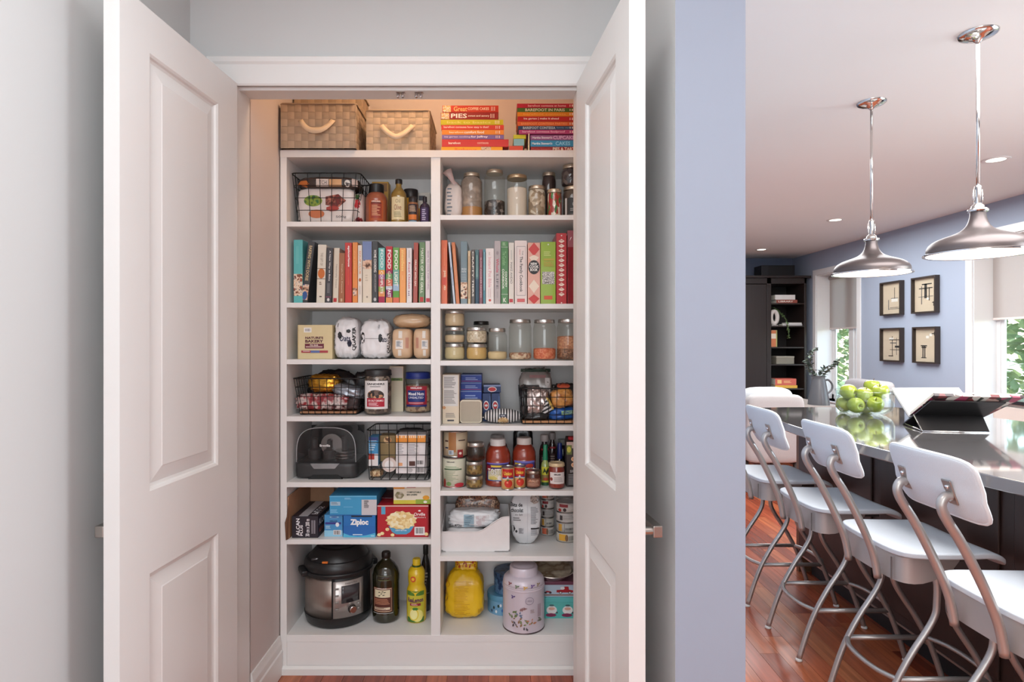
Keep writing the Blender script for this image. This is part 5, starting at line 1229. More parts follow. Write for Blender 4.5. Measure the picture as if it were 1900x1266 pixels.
MB().tube([kc, kc + kn * 0.016, kc + kn * 0.018], [0.0155, 0.0155, 0.0135], 28).build('dial', M((200, 194, 190), 0.2, 1.0), t, auto=30)
itx = Item.__new__(Item); itx.w, itx.d, itx.h, itx.mode, itx.lift, itx.bvh, itx.root = 2 * (pr_ + 0.0096), 1, 1.0, 'round', 0.0, None, t
sx_ = (A0 + 0.54) * 0.5 + 0.5
itx.txt('Instant Pot', sx_ - 0.085, sx_ + 0.085, zp1 - 0.014, zp1 - 0.006, (90, 86, 84))
Yc = baseY(zs, c8.y(772)) + 0.06
it = bottle('oil_bottle', 'large dark green olive oil bottle with a brown label on the bottom shelf', c8.x(832), c8.x(1062), c8.y(155), zs, Yc, [(0.90, 0), (0.98, 0.015), (1, 0.05), (1, 0.16), (0.985, 0.18), (0.985, 0.56), (1, 0.60), (1, 0.68), (0.88, 0.76), (0.62, 0.835), (0.34, 0.885), (0.30, 0.90), (0.30, 0.93)], M((34, 32, 12), 0.06, var=0.2, coat=1.0), [(0.31, 0.915), (0.33, 0.92), (0.33, 0.985), (0.29, 1.0)], M((34, 24, 20), 0.4), smooth=60)
it.plate(0.06, 0.82, 0.17, 0.53, (110, 56, 40)); it.plate(0.09, 0.79, 0.18, 0.52, (214, 190, 160)); it.plate(0.10, 0.78, 0.19, 0.51, (92, 44, 34)); it.plate(0.14, 0.74, 0.39, 0.50, (232, 220, 186)); it.shapes([[(0.28 + a, 0.41 + b), (0.34 + a, 0.425 + b), (0.40 + a, 0.42 + b), (0.34 + a, 0.41 + b)] for a, b in ((0, 0), (0.08, 0.03), (0.0, 0.05), (0.16, 0.01), (0.12, 0.06), (0.2, 0.05))], (60, 62, 34)); it.txt('KIRKLAND', 0.26, 0.62, 0.513, 0.53, (244, 236, 226), bold=0.03); it.lines(0.14, 0.74, 0.28, 0.37, 4, (190, 130, 100)); it.plate(0.14, 0.74, 0.21, 0.245, (226, 206, 180)); it.lines(0.18, 0.7, 0.215, 0.24, 2, (120, 80, 60)); it.plate(0.06, 0.86, 0.155, 0.162, (200, 200, 200)); it.lines(0.3, 0.75, 0.63, 0.65, 1, (110, 116, 76)); it.lines(0.3, 0.8, 0.70, 0.712, 1, (120, 120, 90))
Yc = baseY(zs, c8.y(762)) + 0.035
it = bottle('lemon_juice_bottle', 'bright yellow lemon juice bottle with a green and lemon label', c8.x(1122), c8.x(1290), c8.y(212), zs, Yc, [(0.90, 0), (0.98, 0.012), (1, 0.04), (1, 0.47), (0.93, 0.53), (0.80, 0.585), (0.83, 0.62), (0.87, 0.70), (0.84, 0.80), (0.66, 0.855), (0.44, 0.875), (0.42, 0.905)], M((226, 190, 30), 0.2, coat=0.6), [(0.36, 0.90), (0.40, 0.905), (0.40, 0.985), (0.34, 1.0)], M((236, 204, 40), 0.4), smooth=60)
it.part('neck_ring', MB().lathe([(0.43 * it.w / 2, 0.862 * it.h), (0.46 * it.w / 2, 0.865 * it.h), (0.46 * it.w / 2, 0.9 * it.h), (0.42 * it.w / 2, 0.9 * it.h)], 24), M((54, 84, 30), 0.4), auto=40)
it.plate(0.02, 0.98, 0.03, 0.50, (206, 196, 60)); it.plate(0.02, 0.98, 0.02, 0.10, (70, 120, 44)); it.plate(0.02, 0.98, 0.45, 0.52, (90, 134, 50)); it.shapes([[(0.25, 0.52), (0.75, 0.52), (0.5, 0.44)]], (232, 198, 40)); it.disc(0.62, 0.13, 0.30, 0.10, (238, 226, 130)); it.disc(0.42, 0.15, 0.26, 0.10, (232, 206, 70)); it.disc(0.42, 0.15, 0.20, 0.08, (244, 236, 160)); it.disc(0.5, 0.24, 0.16, 0.025, (70, 130, 46), n=6); it.plate(0.22, 0.78, 0.29, 0.33, (150, 40, 50)); it.lines(0.3, 0.7, 0.295, 0.325, 2, (240, 200, 180)); it.txt('ReaLemon', 0.10, 0.92, 0.345, 0.42, (96, 40, 84), bold=0.03)
it.mode = 'round'; it.w *= 0.86; it.disc(0.36, 0.71, 0.16, 0.045, (214, 60, 40)); it.disc(0.36, 0.71, 0.10, 0.028, (240, 190, 60), n=8)
it = bottle('vinegar_bottle', 'tall black bottle half hidden behind the lemon juice, against the divider', c8.x(1242), c8.x(1325), c8.y(100), zs, 2.87, [(0.92, 0), (1, 0.02), (1, 0.62), (0.8, 0.74), (0.46, 0.84), (0.40, 0.88)], M((22, 20, 20), 0.1, coat=1.0), [(0.5, 0.86), (0.54, 0.87), (0.54, 0.985), (0.48, 1)], M((20, 20, 20), 0.4), smooth=60)
it.lines(0.2, 0.8, 0.35, 0.6, 5, (170, 170, 150)); it.plate(0.05, 0.95, 0.28, 0.285, (190, 190, 170))
# --- right column, first shelf
zs = ZR[0]
SILV = M((206, 192, 172), 0.32, 0.9, var=0.04)
p = pouch('flour_bag', 'white paper bag with a twisted top at the left of the jars, first right shelf', 'bag', X(c2.x(236), 2.75), 2.75, zs + 0.0005, W(148 / 4.52, 2.75), 0.085, Z(c2.y(900), 2.72) - zs, (222, 210, 204), 71, e=4.5, amp=0.06, ridge=0.14, n=13, rough=0.4, hull='paper', prof=[(0, 0.9, 0.9), (0.3, 1, 1), (0.85, 0.95, 0.9), (1, 0.7, 0.6)])
for k in range(8): p.plate(0.14 + 0.03 * (k % 2), 0.36 + 0.04 * (k % 3), 0.10 + 0.10 * k, 0.14 + 0.10 * k, (120, 130, 140), 'printed_word', lift=False)
p.plate(0.62, 0.95, 0.0, 0.06, (170, 60, 70))
hb = Z(c2.y(900), 2.72) - zs
MB().tube([(0.005, 0, hb * 0.90), (-0.004, -0.005, hb * 1.08), (-0.02, -0.01, hb * 1.24), (-0.032, -0.012, hb * 1.36)], [0.030, 0.012, 0.016, 0.024], 9).deform(lambda x, y, z: (x + 0.004 * math.sin(z * 160), y * 0.6 + 0.003 * math.sin(x * 260), z)).build('twisted_top', M((206, 178, 172), 0.3, var=0.1), p.root, smooth=True)
OAT = speck([(214, 190, 152), (190, 160, 120), (232, 214, 184)], 150)
j1 = jar('glass_jar', 'tall glass jar with amber sugar under a grey cloud, beside the white bag', c2.x(293), c2.x(477), c2.y(825), zs, 2.76, SILV, 0.90, speck([(176, 158, 146), (150, 136, 126), (190, 172, 160)], 24, kind='noise', bump=0.1), group='jars on the first right shelf', neck=0.70)
MB().lathe([(j1.w * 0.5 - 0.0012, 0.004), (j1.w * 0.5 - 0.0012, j1.h * 0.27), (0, j1.h * 0.27)], 24).build('brown_sugar', M((190, 136, 76), 0.7, var=0.15, scale=60, bump=0.2), j1.root)
jar('glass_jar', 'tallest glass jar, grey inside above dark chocolate chips', c2.x(488), c2.x(668), c2.y(799), zs, 2.76, SILV, 0.42, speck([(58, 48, 46), (90, 78, 74), (150, 140, 134), (44, 36, 34)], 75, 0.35, bump=0.9), group='jars on the first right shelf', neck=0.74)
jar('glass_jar', 'straight glass jar full of white sugar with a gold rimmed lid', c2.x(678), c2.x(852), c2.y(843), zs, 2.75, M((206, 184, 150), 0.3, 0.9), 0.78, M((232, 220, 206), 0.8, var=0.03, scale=200), group='jars on the first right shelf', neck=0.92)
jar('glass_jar', 'small glass jar of pale oats and flakes, next to the striped sweets', c2.x(857), c2.x(1008), c2.y(932), zs, 2.74, SILV, 0.86, speck([(176, 154, 128), (214, 196, 172), (150, 130, 108), (226, 216, 200)], 50, bump=0.6), group='jars on the first right shelf', neck=0.90)
jar('glass_jar', 'jar of red, green and white striped candy sticks', c2.x(1016), c2.x(1142), c2.y(960), zs, 2.715, SILV, 0.95, speck([(176, 50, 44), (232, 222, 206), (70, 130, 70), (236, 228, 214), (190, 60, 50)], 110, 0.35, bump=0.5, stretch=(1, 1, 0.35)), group='jars on the first right shelf', neck=0.93)
jb = jar('glass_jar', 'narrow dark jar standing behind the striped sweets', c2.x(972), c2.x(1094), c2.y(819), zs, 2.80, SILV, 0.93, M((64, 46, 44), 0.5, var=0.2), group='jars on the first right shelf', neck=0.85)
jl = jar('glass_jar', 'jar with a black chalk label at the right door, first right shelf', c2.x(1150), c2.x(1318), c2.y(940), zs, 2.735, SILV, 0.92, M((90, 74, 66), 0.6, var=0.2), group='jars on the first right shelf', neck=0.90)
jl.plate(0.0, 0.12, 0.12, 0.62, (224, 218, 212)); jl.plate(0.18, 0.98, 0.14, 0.62, (44, 42, 42)); jl.txt('Chia', 0.42, 0.80, 0.36, 0.5, (214, 210, 206)); jl.lines(0.3, 0.8, 0.2, 0.3, 2, (150, 146, 142))
jar('glass_jar', 'jar of dark dried fruit stacked on the jar with the chalk label', c2.x(1136), c2.x(1300), c2.y(757), zs, 2.735, SILV, 0.80, speck([(70, 56, 58), (110, 96, 92), (50, 40, 44)], 60, bump=0.7), group='jars on the first right shelf', neck=0.80, z=zs + jl.h + 0.001)
# --- right column, third shelf: mason jars
c6 = Conv(800, 560, 5.275); zs = ZR[2]; Y = 2.715
G3 = 'mason jars on the third right shelf'
def stack(items, px0, px1, Yc, first):
    z = zs
    for lab, top, con, fill in items:
        q = jar('mason_jar', lab, px0, px1, top, zs, Yc, M((206, 204, 200), 0.28, 1.0, var=0.03), fill, con, group=G3, z=z, neck=0.93, lidh=0.016)
        z += q.h + 0.0008
stack([('squat mason jar of pale cream flour at the bottom of the three-high stack', c6.y(409), M((222, 204, 160), 0.85, var=0.08, scale=60, bump=0.2), 0.82),
       ('squat mason jar of cream flakes in the middle of the three-high stack', c6.y(250), M((224, 200, 164), 0.85, var=0.10, scale=50, bump=0.3), 0.66),
       ('squat mason jar of beige flour at the top of the three-high stack', c6.y(84), M((220, 196, 160), 0.85, var=0.08, scale=40, bump=0.2), 0.88)], c6.x(130), c6.x(330), Y, 0)
stack([('squat mason jar of golden meal at the bottom of the two-high stack', c6.y(412), M((222, 184, 118), 0.85, var=0.08, scale=60, bump=0.2), 0.84),
       ('squat mason jar of speckled white grain at the top of the two-high stack', c6.y(250), speck([(226, 210, 184), (240, 228, 206), (206, 188, 158)], 130), 0.80)], c6.x(343), c6.x(548), Y, 0)
jar('mason_jar', 'dark jar with a black lid half hidden behind the two-high stack', c6.x(412), c6.x(568), c6.y(190), zs, 2.85, lid_of((60, 56, 54), 0.3, 0.6), 0.8, M((60, 52, 50), 0.5), group=G3, neck=0.92)
jar('mason_jar', 'medium mason jar one third full of pale flour', c6.x(550), c6.x(745), c6.y(258), zs, Y, M((206, 204, 200), 0.28, 1.0, var=0.03), 0.30, M((232, 206, 160), 0.85, var=0.05, scale=50, bump=0.2), group=G3, neck=0.80)
jar('mason_jar', 'tall mason jar with mixed grain at its bottom, leftmost of three tall ones', c6.x(758), c6.x(984), c6.y(172), zs, Y + 0.005, M((206, 204, 200), 0.28, 1.0, var=0.03), 0.20, speck([(206, 160, 130), (226, 196, 164), (170, 120, 96), (240, 216, 190)], 95, bump=0.8), group=G3, neck=0.87)
jar('mason_jar', 'tall mason jar with salmon coloured lentils, the middle of the three tall ones', c6.x(996), c6.x(1222), c6.y(174), zs, Y + 0.005, M((206, 204, 200), 0.28, 1.0, var=0.03), 0.32, speck([(236, 130, 92), (226, 112, 76), (244, 156, 116)], 150, bump=0.6), group=G3, neck=0.86)
jr = jar('mason_jar', 'tall mason jar two thirds full of layered lentils by the right door', c6.x(1228), c6.x(1460), c6.y(170), zs, Y + 0.005, M((206, 204, 200), 0.28, 1.0, var=0.03), 0.64, speck([(206, 142, 106), (190, 128, 96), (220, 164, 124)], 150, bump=0.6), group=G3, neck=0.86)
MB().lathe([(jr.w * 0.5 - 0.0012, 0.006), (jr.w * 0.5 - 0.0012, jr.h * 0.28)], 24).build('lentil_layer', speck([(150, 104, 78), (176, 130, 100), (120, 84, 66)], 150, bump=0.6), jr.root, smooth=True)
# --- right column, fourth shelf
zs = ZR[3]; Yf = baseY(zs, c6.y(1186)); Yf = min(Yf, 2.68)
it = carton('cracker_box', 'tall narrow cream carton covered in small grey print, left end of the fourth shelf', 'box', c6.x(110), c6.x(272), c6.y(715), zs, Yf, 0.16, (224, 208, 184))
it.plate(0.06, 0.94, 0.36, 0.99, (220, 216, 212)); it.lines(0.1, 0.88, 0.72, 0.95, 9, (130, 126, 124)); it.lines(0.1, 0.88, 0.40, 0.68, 10, (140, 134, 130)); it.lines(0.2, 0.8, 0.12, 0.22, 4, (150, 140, 130)); it.plate(0.3, 0.7, 0.055, 0.085, (60, 60, 66)); it.disc(0.1, 0.33, 0.12, 0.035, (206, 150, 100), n=5)
zz = zs + 0.0005
BLU = (32, 66, 158)
# the lowest of the three sits on the beige tin
tY = baseY(zs, c6.y(1190)); tw = W(218 / c6.k, tY); thh = Z(c6.y(965), tY) - zs
t = thing('square_tin', 'beige square tin with rounded corners standing on its side before the blue cartons', 'tin', (X(c6.x(388), tY), tY + 0.03, zs + 0.0005))
def rrect(w_, h_, r, n=6):
    P = []
    for sx, sz, a0 in ((1, -1, -90), (1, 1, 0), (-1, 1, 90), (-1, -1, 180)):
        for k in range(n + 1):
            a = math.radians(a0 + 90 * k / n); P.append((sx * (w_ / 2 - r) + r * math.cos(a), sz * (h_ / 2 - r) + r * math.sin(a) + thh / 2))
    return P
MB().prism(rrect(tw, thh, 0.014), -0.03, 0.03, 'xz').build('tin_body', M((214, 200, 176), 0.35, 0.2), t, bevel=0.002)
MB().prism(rrect(tw * 0.90, thh * 0.90, 0.011), -0.0312, -0.029, 'xz').build('front_panel', M((176, 162, 142), 0.4), t, bevel=0.0008)
MB().lathe([(0.004, 0), (0.004, 0.012)], 10).build('clasp', M((190, 186, 180), 0.3, 1.0), t).matrix_local = Matrix.Translation((tw / 2 + 0.002, 0, thh * 0.22)) @ Matrix.Rotation(PI / 2, 4, 'Y')
yb = tY + 0.075
zz = zs + 0.0005
hs_ = [(Z(c6.y(952), yb) - zs), 0, 0]
names = ['lowest', 'middle', 'topmost']
tops = [872, 792, 715]
for k in range(3):
    it = carton('pasta_box', 'royal blue carton lying flat, %s of the three stacked behind the beige tin' % names[k], 'box', c6.x(286 + 3 * k), c6.x(494), c6.y(tops[k]), zz, yb, 0.15, BLU, group='stacked blue cartons')
    zz += it.h + 0.001
    f0 = 0.0 if k else 0.62
    it.plate(0.01, 0.99, f0 + (1 - f0) * 0.90, 1.0, (130, 150, 200)); it.plate(0.02, 0.98, f0 + (1 - f0) * 0.12, f0 + (1 - f0) * 0.17, (190, 60, 80)); it.lines(0.22, 0.96, f0 + (1 - f0) * 0.2, f0 + (1 - f0) * 0.62, 2, (150, 170, 220))
PB = (38, 62, 110)
yb2 = tY + 0.072
it = carton('pasta_box', 'navy carton with an oval red and white badge, lying across the top of two others', 'box', c6.x(508), c6.x(676), c6.y(815), Z(c6.y(890), yb2), yb2, 0.10, PB, rz=0.05, group='navy cartons with red badges')
it.plate(0, 1, 0.78, 1.0, (140, 158, 196)); it.disc(0.50, 0.42, 0.26, 0.34, (236, 232, 232)); it.disc(0.50, 0.42, 0.22, 0.26, (196, 50, 56))
for k, (a, b) in enumerate(((508, 588), (596, 678))):
    it = carton('pasta_box', ['navy carton standing with an oval badge, left of the upright pair', 'navy carton standing with an oval badge, right of the upright pair'][k], 'box', c6.x(a), c6.x(b), c6.y(898), zs, yb2 - 0.006, 0.09, PB, lean=-0.02, group='navy cartons with red badges')
    it.disc(0.42, 0.56, 0.34, 0.17, (236, 232, 232)); it.disc(0.42, 0.56, 0.27, 0.13, (196, 50, 56)); it.disc(0.42, 0.56, 0.2, 0.04, (236, 232, 232)); it.plate(0.84, 0.98, 0.05, 0.9, (70, 96, 146)); it.lines(0.1, 0.8, 0.10, 0.3, 3, (90, 116, 166))
pz = baseY(zs, c6.y(1203))
p = pouch('snack_pouch', 'black and white striped pouch lying down with a round grain window', 'pouch', X(c6.x(685), pz) + 0.006, pz + 0.047, zs + 0.0015, W(375 / c6.k, pz), 0.085, Z(c6.y(1062), pz) - zs, stripes((226, 222, 220), (40, 40, 44), 0.0125), 81, e=2.4, amp=0.03, n=14, ridge=0.06)
p.disc(0.52, 0.2, 0.14, 0.26, speck([(206, 170, 120), (180, 140, 96), (226, 196, 150)], 150, bump=0)); p.plate(0.42, 0.60, 0.50, 0.68, (34, 34, 60)); p.txt('oats', 0.45, 0.57, 0.54, 0.64, (220, 220, 226))
Yf = 2.662; bx = X(c6.x(1150), Yf); by = Yf + 0.105
wt = W(560 / c6.k, Yf); hB = Z(c6.y(845), Yf) - zs
wire_basket('black wire basket of chips and cookie packets by the right door', bx, by, zs + 0.0005, wt, W(520 / c6.k, Yf), 0.215, 0.20, hB, 6, 4, 5, liner=(196, 140, 96))
GP = 'packets in the right wire basket'
p = pouch('food_packet', 'crumpled silver packet at the left front of the right wire basket', 'packet', bx - 0.052, by - 0.052, zs + 0.036, 0.115, 0.075, 0.125, M((196, 178, 172), 0.22, 0.7, var=0.12), 91, e=3.4, ridge=0.32, amp=0.09, n=14, group=GP)
p = pouch('food_packet', 'dark packet lying at the bottom left of the right wire basket', 'packet', bx - 0.055, by - 0.045, zs + 0.016, 0.12, 0.09, 0.036, (46, 44, 44), 92, ridge=0.2, amp=0.06, n=10, rough=0.2, group=GP)
p = pouch('food_packet', 'striped black and white packet with a yellow edge in the right wire basket', 'packet', bx + 0.008, by - 0.06, zs + 0.045, 0.06, 0.05, 0.085, stripes((222, 218, 216), (38, 38, 42), 0.016, 2), 93, ridge=0.1, amp=0.05, n=9, group=GP, tilt=(0, -0.5))
p.plate(0.80, 0.98, 0.1, 0.9, (226, 190, 96))
p = pouch('food_packet', 'orange cracker packet at the right of the right wire basket', 'packet', bx + 0.072, by - 0.045, zs + 0.070, 0.10, 0.08, 0.085, speck([(200, 130, 60), (226, 160, 84), (176, 104, 50)], 34, 0.3, 'noise', 0.2, 0.6), 94, ridge=0.2, amp=0.08, n=11, group=GP, tilt=(0, -0.2))
p = pouch('food_packet', 'blue cookie packet lying low at the right of the right wire basket', 'packet', bx + 0.068, by - 0.04, zs + 0.016, 0.13, 0.09, 0.055, M((28, 84, 160), 0.22, 0.2, var=0.1), 95, ridge=0.15, amp=0.06, n=11, group=GP, tilt=(0, -0.08))
p.plate(0.45, 0.88, 0.45, 0.75, (150, 190, 130)); p.txt('OREO', 0.5, 0.84, 0.5, 0.72, (50, 70, 150), bold=0.03)
p = pouch('food_packet', 'dark packet with a red orange top at the right back of the right wire basket', 'packet', bx + 0.085, by + 0.02, zs + 0.10, 0.10, 0.08, 0.075, (44, 40, 42), 96, ridge=0.2, amp=0.07, n=10, rough=0.25, group=GP)
p.disc(0.4, 0.85, 0.3, 0.16, (206, 84, 50))
p = pouch('food_packet', 'tall clear bag with a white strip rising from the back of the right wire basket', 'packet', bx - 0.05, by + 0.02, zs + 0.02, 0.15, 0.06, 0.225, M((150, 144, 140), 0.2, 0.2, var=0.2), 97, ridge=0.22, amp=0.06, n=13, group=GP, prof=[(0, 0.8, 1), (0.6, 1, 1), (1, 0.95, 0.4)])
p.plate(0.78, 0.95, 0.45, 0.80, (200, 194, 192)); p.plate(0.04, 0.96, 0.92, 0.985, (34, 56, 42)); p.plate(0.05, 0.6, 0.5, 0.66, (46, 34, 32)); p.plate(0.3, 0.8, 0.80, 0.86, (150, 110, 110))
p = pouch('food_packet', 'black chip packet along the left side of the right wire basket', 'packet', bx - 0.108, by - 0.03, zs + 0.016, 0.035, 0.13, 0.155, (36, 36, 36), 98, ridge=0.2, amp=0.06, n=10, rough=0.2, group=GP)
# --- right column, fifth shelf
c9 = Conv(800, 780, 4.69); zs = ZR[4]
TIN = M((186, 184, 182), 0.28, 1.0)
Yc = baseY(zs, c9.y(594)) + 0.055
it = can('food_can', 'big white can with green print and a red foot, lower of the two big cans', c9.x(98), c9.x(302), c9.y(312), zs, Yc, (222, 218, 196), 'big cans', metal=TIN)
it.txt('KIRKLAND', 0.20, 0.56, 0.845, 0.885, (40, 34, 40), bold=0.04); it.lines(0.12, 0.9, 0.64, 0.72, 2, (150, 176, 140)); it.plate(0.05, 0.88, 0.595, 0.64, (80, 110, 76)); it.lines(0.1, 0.75, 0.22, 0.56, 8, (170, 176, 146)); it.disc(0.78, 0.10, 0.24, 0.07, (190, 46, 60), n=9); it.disc(0.08, 0.16, 0.08, 0.14, (150, 50, 44), n=8); it.disc(0.3, 0.14, 0.12, 0.07, (120, 150, 90), n=7); it.plate(0.0, 1.0, 0.03, 0.045, (196, 60, 60))
hcan = it.h
it = can('food_can', 'big can with a beige and brown label, stacked on the white big can', c9.x(105), c9.x(318), c9.y(86), zs, Yc + 0.012, (214, 196, 166), 'big cans', z=zs + hcan + 0.001, metal=TIN)
it.plate(0.24, 0.56, 0.2, 0.98, (170, 116, 66)); it.plate(0.24, 0.46, 0.10, 0.28, (196, 206, 214)); it.lines(0.28, 0.42, 0.13, 0.25, 5, (90, 110, 130), vert=True); it.plate(0.62, 0.86, 0.0, 0.30, (150, 40, 44)); it.disc(0.74, 0.16, 0.06, 0.05, (236, 220, 210)); it.plate(0.05, 0.22, 0.6, 0.66, (90, 60, 50)); it.plate(0.06, 0.22, 0.34, 0.39, (40, 44, 80)); it.plate(0.66, 0.98, 0.64, 0.68, (70, 50, 44))
Yc = baseY(zs, c9.y(604)) + 0.038
z = zs
REL = speck([(110, 84, 40), (140, 112, 56), (90, 70, 34), (160, 130, 70)], 70, 0.4, bump=0.5)
for k, (a, b, tp, lab) in enumerate(((300, 452, 475, 'squat jar of green brown relish at the bottom of its stack'), (303, 450, 350, 'squat jar of green relish in the middle of its stack'))):
    q = jar('relish_jar', lab, c9.x(a), c9.x(b), c9.y(tp), zs, Yc, M((200, 196, 190), 0.28, 1.0), 0.95, REL, group='stacked relish jars', z=z, neck=0.93, lidh=0.015); z += q.h + 0.001
jar('relish_jar', 'taller jar with dark dregs and a silver lid on top of the relish jars', c9.x(305), c9.x(470), c9.y(188), zs, Yc, M((200, 196, 190), 0.28, 1.0), 0.25, M((110, 60, 40), 0.5, var=0.2), group='stacked relish jars', z=z, neck=0.85, g=glass((196, 186, 178)))
SALSA = M((150, 54, 34), 0.22, var=0.22, scale=40, coat=0.9)
SP = [(0.90, 0), (0.98, 0.012), (1, 0.04), (1, 0.13), (0.97, 0.145), (0.97, 0.48), (1, 0.50), (1, 0.53), (0.985, 0.535), (1.0, 0.56), (0.97, 0.68), (0.84, 0.78), (0.66, 0.84), (0.60, 0.86)]
SC_ = [(0.60, 0.855), (0.62, 0.86), (0.62, 0.97), (0.60, 0.985), (0.56, 1.0)]
Yc = baseY(zs, c9.y(597)) + 0.084
it = bottle('salsa_jar', 'big salsa jar with the boldly lettered front label, left of the pair', c9.x(470), c9.x(690), c9.y(160), zs, Yc, SP, SALSA, SC_, M((232, 228, 226), 0.4), group='big salsa jars', cat='jar')
it.plate(0.0, 1.0, 0.13, 0.50, (44, 40, 96)); it.plate(0.0, 1.0, 0.485, 0.515, (120, 110, 190)); it.plate(0.08, 0.96, 0.15, 0.38, (226, 216, 180)); it.plate(0.02, 0.98, 0.38, 0.46, (60, 40, 110)); it.plate(0.2, 0.72, 0.425, 0.465, (226, 196, 70)); it.plate(0.02, 0.22, 0.34, 0.46, (150, 30, 50)); it.txt('TOSTITOS', 0.06, 1.02, 0.26, 0.40, (26, 22, 26), bold=0.07); it.txt('TOSTITOS', 0.07, 1.01, 0.265, 0.395, (246, 240, 230), bold=0.03); it.disc(0.3, 0.19, 0.2, 0.05, (214, 196, 110), n=5); it.disc(0.6, 0.2, 0.12, 0.06, (240, 230, 224), n=6); it.plate(0.08, 0.96, 0.135, 0.15, (50, 90, 170))
it = bottle('salsa_jar', 'big salsa jar mostly hidden behind the two tomato cans', c9.x(706), c9.x(912), c9.y(150), zs, Yc + 0.03, SP, SALSA, SC_, M((226, 216, 210), 0.4), group='big salsa jars', cat='jar')
it.plate(0.0, 1.0, 0.13, 0.50, (70, 66, 140)); it.plate(0.0, 1.0, 0.485, 0.525, (120, 116, 196)); it.plate(0.05, 0.35, 0.44, 0.48, (226, 190, 60)); it.disc(0.72, 0.42, 0.2, 0.05, (196, 60, 46), n=7); it.txt('TOSTITOS', 0.1, 0.95, 0.26, 0.38, (246, 240, 230), bold=0.04)
it = bottle('salsa_jar', 'salsa jar behind the lettered one, only its white lid showing above', c9.x(480), c9.x(672), c9.y(126), zs, 2.905, SP, SALSA, SC_, M((196, 190, 188), 0.4), group='big salsa jars', cat='jar')
Yc = baseY(zs, c9.y(616)) + 0.032
UNI = speck([(226, 176, 110), (234, 190, 126), (214, 160, 96)], 20, kind='noise', bump=0)
for k, (a, b, tp, dy) in enumerate(((611, 722, 402, 0.0), (716, 822, 392, 0.03))):
    it = can('tomato_can', ['small red tomato can in front, left of the pair', 'small red tomato can set back, right of the pair'][k], c9.x(a), c9.x(b), c9.y(tp), zs, Yc + dy, UNI, 'small tomato cans', metal=TIN)
    it.plate(0.0, 1.0, 0.52, 0.93, (192, 34, 36)); it.plate(0.0, 1.0, 0.50, 0.56, (44, 70, 130)); it.shapes([[(0.02, 0.5), (0.5, 0.62), (0.98, 0.5), (0.98, 0.46), (0.5, 0.58), (0.02, 0.46)]], (226, 224, 226)); it.txt('Unico', 0.16, 0.84, 0.66, 0.82, (240, 196, 70), bold=0.04); it.disc(0.55, 0.30, 0.34, 0.17, (204, 50, 34)); it.disc(0.50, 0.45, 0.1, 0.04, (70, 110, 40), n=5); it.disc(0.46, 0.35, 0.08, 0.04, (236, 140, 110))
Yc = baseY(zs, c9.y(604)) + 0.035
it = jar('preserve_jar', 'small jar of red brown preserve with an antique brown label and tin lid', c9.x(820), c9.x(957), c9.y(430), zs, Yc, M((176, 160, 146), 0.3, 1.0), 0.92, M((92, 40, 28), 0.4, var=0.2), neck=0.90, lidh=0.014)
it.plate(0.02, 0.98, 0.14, 0.60, (134, 84, 66)); it.txt('VALLEY', 0.3, 0.86, 0.40, 0.52, (226, 190, 160), bold=0.02); it.lines(0.12, 0.9, 0.18, 0.36, 4, (196, 150, 126)); it.shapes([[(0.1, 0.4), (0.42, 0.4), (0.28, 0.55)]], (196, 140, 110))
it = bottle('sauce_bottle', 'green hot sauce bottle with a yellow label and tall green cap sleeve', c9.x(955), c9.x(1032), c9.y(212), zs, 2.735, [(0.9, 0), (1, 0.02), (1, 0.46), (0.85, 0.54), (0.52, 0.60), (0.48, 0.64)], M((150, 166, 96), 0.15, coat=1.0), [(0.60, 0.62), (0.62, 0.63), (0.52, 0.80), (0.50, 0.985), (0.44, 1.0)], M((30, 128, 92), 0.35), cat='bottle')
it.plate(0.0, 1.0, 0.08, 0.46, (206, 200, 60)); it.plate(0, 1, 0.12, 0.26, (150, 120, 70)); it.plate(0, 1, 0.0, 0.08, (36, 80, 50)); it.shapes([[(0.15, 0.30), (0.35, 0.44), (0.6, 0.32), (0.8, 0.45), (0.9, 0.36), (0.6, 0.27), (0.4, 0.36)]], (44, 60, 30)); it.disc(0.5, 0.16, 0.3, 0.04, (190, 70, 40), n=7)
Yc = baseY(zs, c9.y(607)) + 0.037
it = jar('preserve_jar', 'jar of red sauce with a plain white label and cream lid', c9.x(1018), c9.x(1165), c9.y(365), zs, Yc, M((214, 190, 150), 0.4, 0.2), 0.95, M((146, 44, 30), 0.35, var=0.2, coat=0.5), neck=0.90, lidh=0.015)
it.plate(0.02, 0.98, 0.22, 0.66, (226, 216, 212)); it.txt('KIRKLAND', 0.30, 0.70, 0.55, 0.61, (40, 34, 36), bold=0.05); it.lines(0.3, 0.85, 0.28, 0.48, 4, (176, 160, 156)); it.disc(0.12, 0.40, 0.10, 0.07, (150, 60, 46), n=7)
for k, (a, b, tp, yy, capc, lab) in enumerate(((940, 1032, 126, 2.86, (196, 186, 182), 'dark syrup bottle with a pale cap behind the green sauce bottle'), (1020, 1090, 108, 2.875, (150, 142, 140), 'dark bottle with a grey cap at the back, behind the other dark ones'))):
    it = bottle('dark_bottle', lab, c9.x(a), c9.x(b), c9.y(tp), zs, yy, [(0.92, 0), (1, 0.02), (1, 0.62), (0.8, 0.74), (0.5, 0.80), (0.5, 0.86)], M((44, 26, 24), 0.12, coat=1.0), [(0.74, 0.85), (0.78, 0.86), (0.78, 0.985), (0.7, 1.0)], M(capc, 0.4), group='dark bottles at the back')
    it.plate(0.05, 0.95, 0.2, 0.55, (60, 40, 40)); it.lines(0.2, 0.8, 0.25, 0.5, 5, (170, 150, 140)); it.plate(0.1, 0.9, 0.66, 0.70, (150, 40, 44))
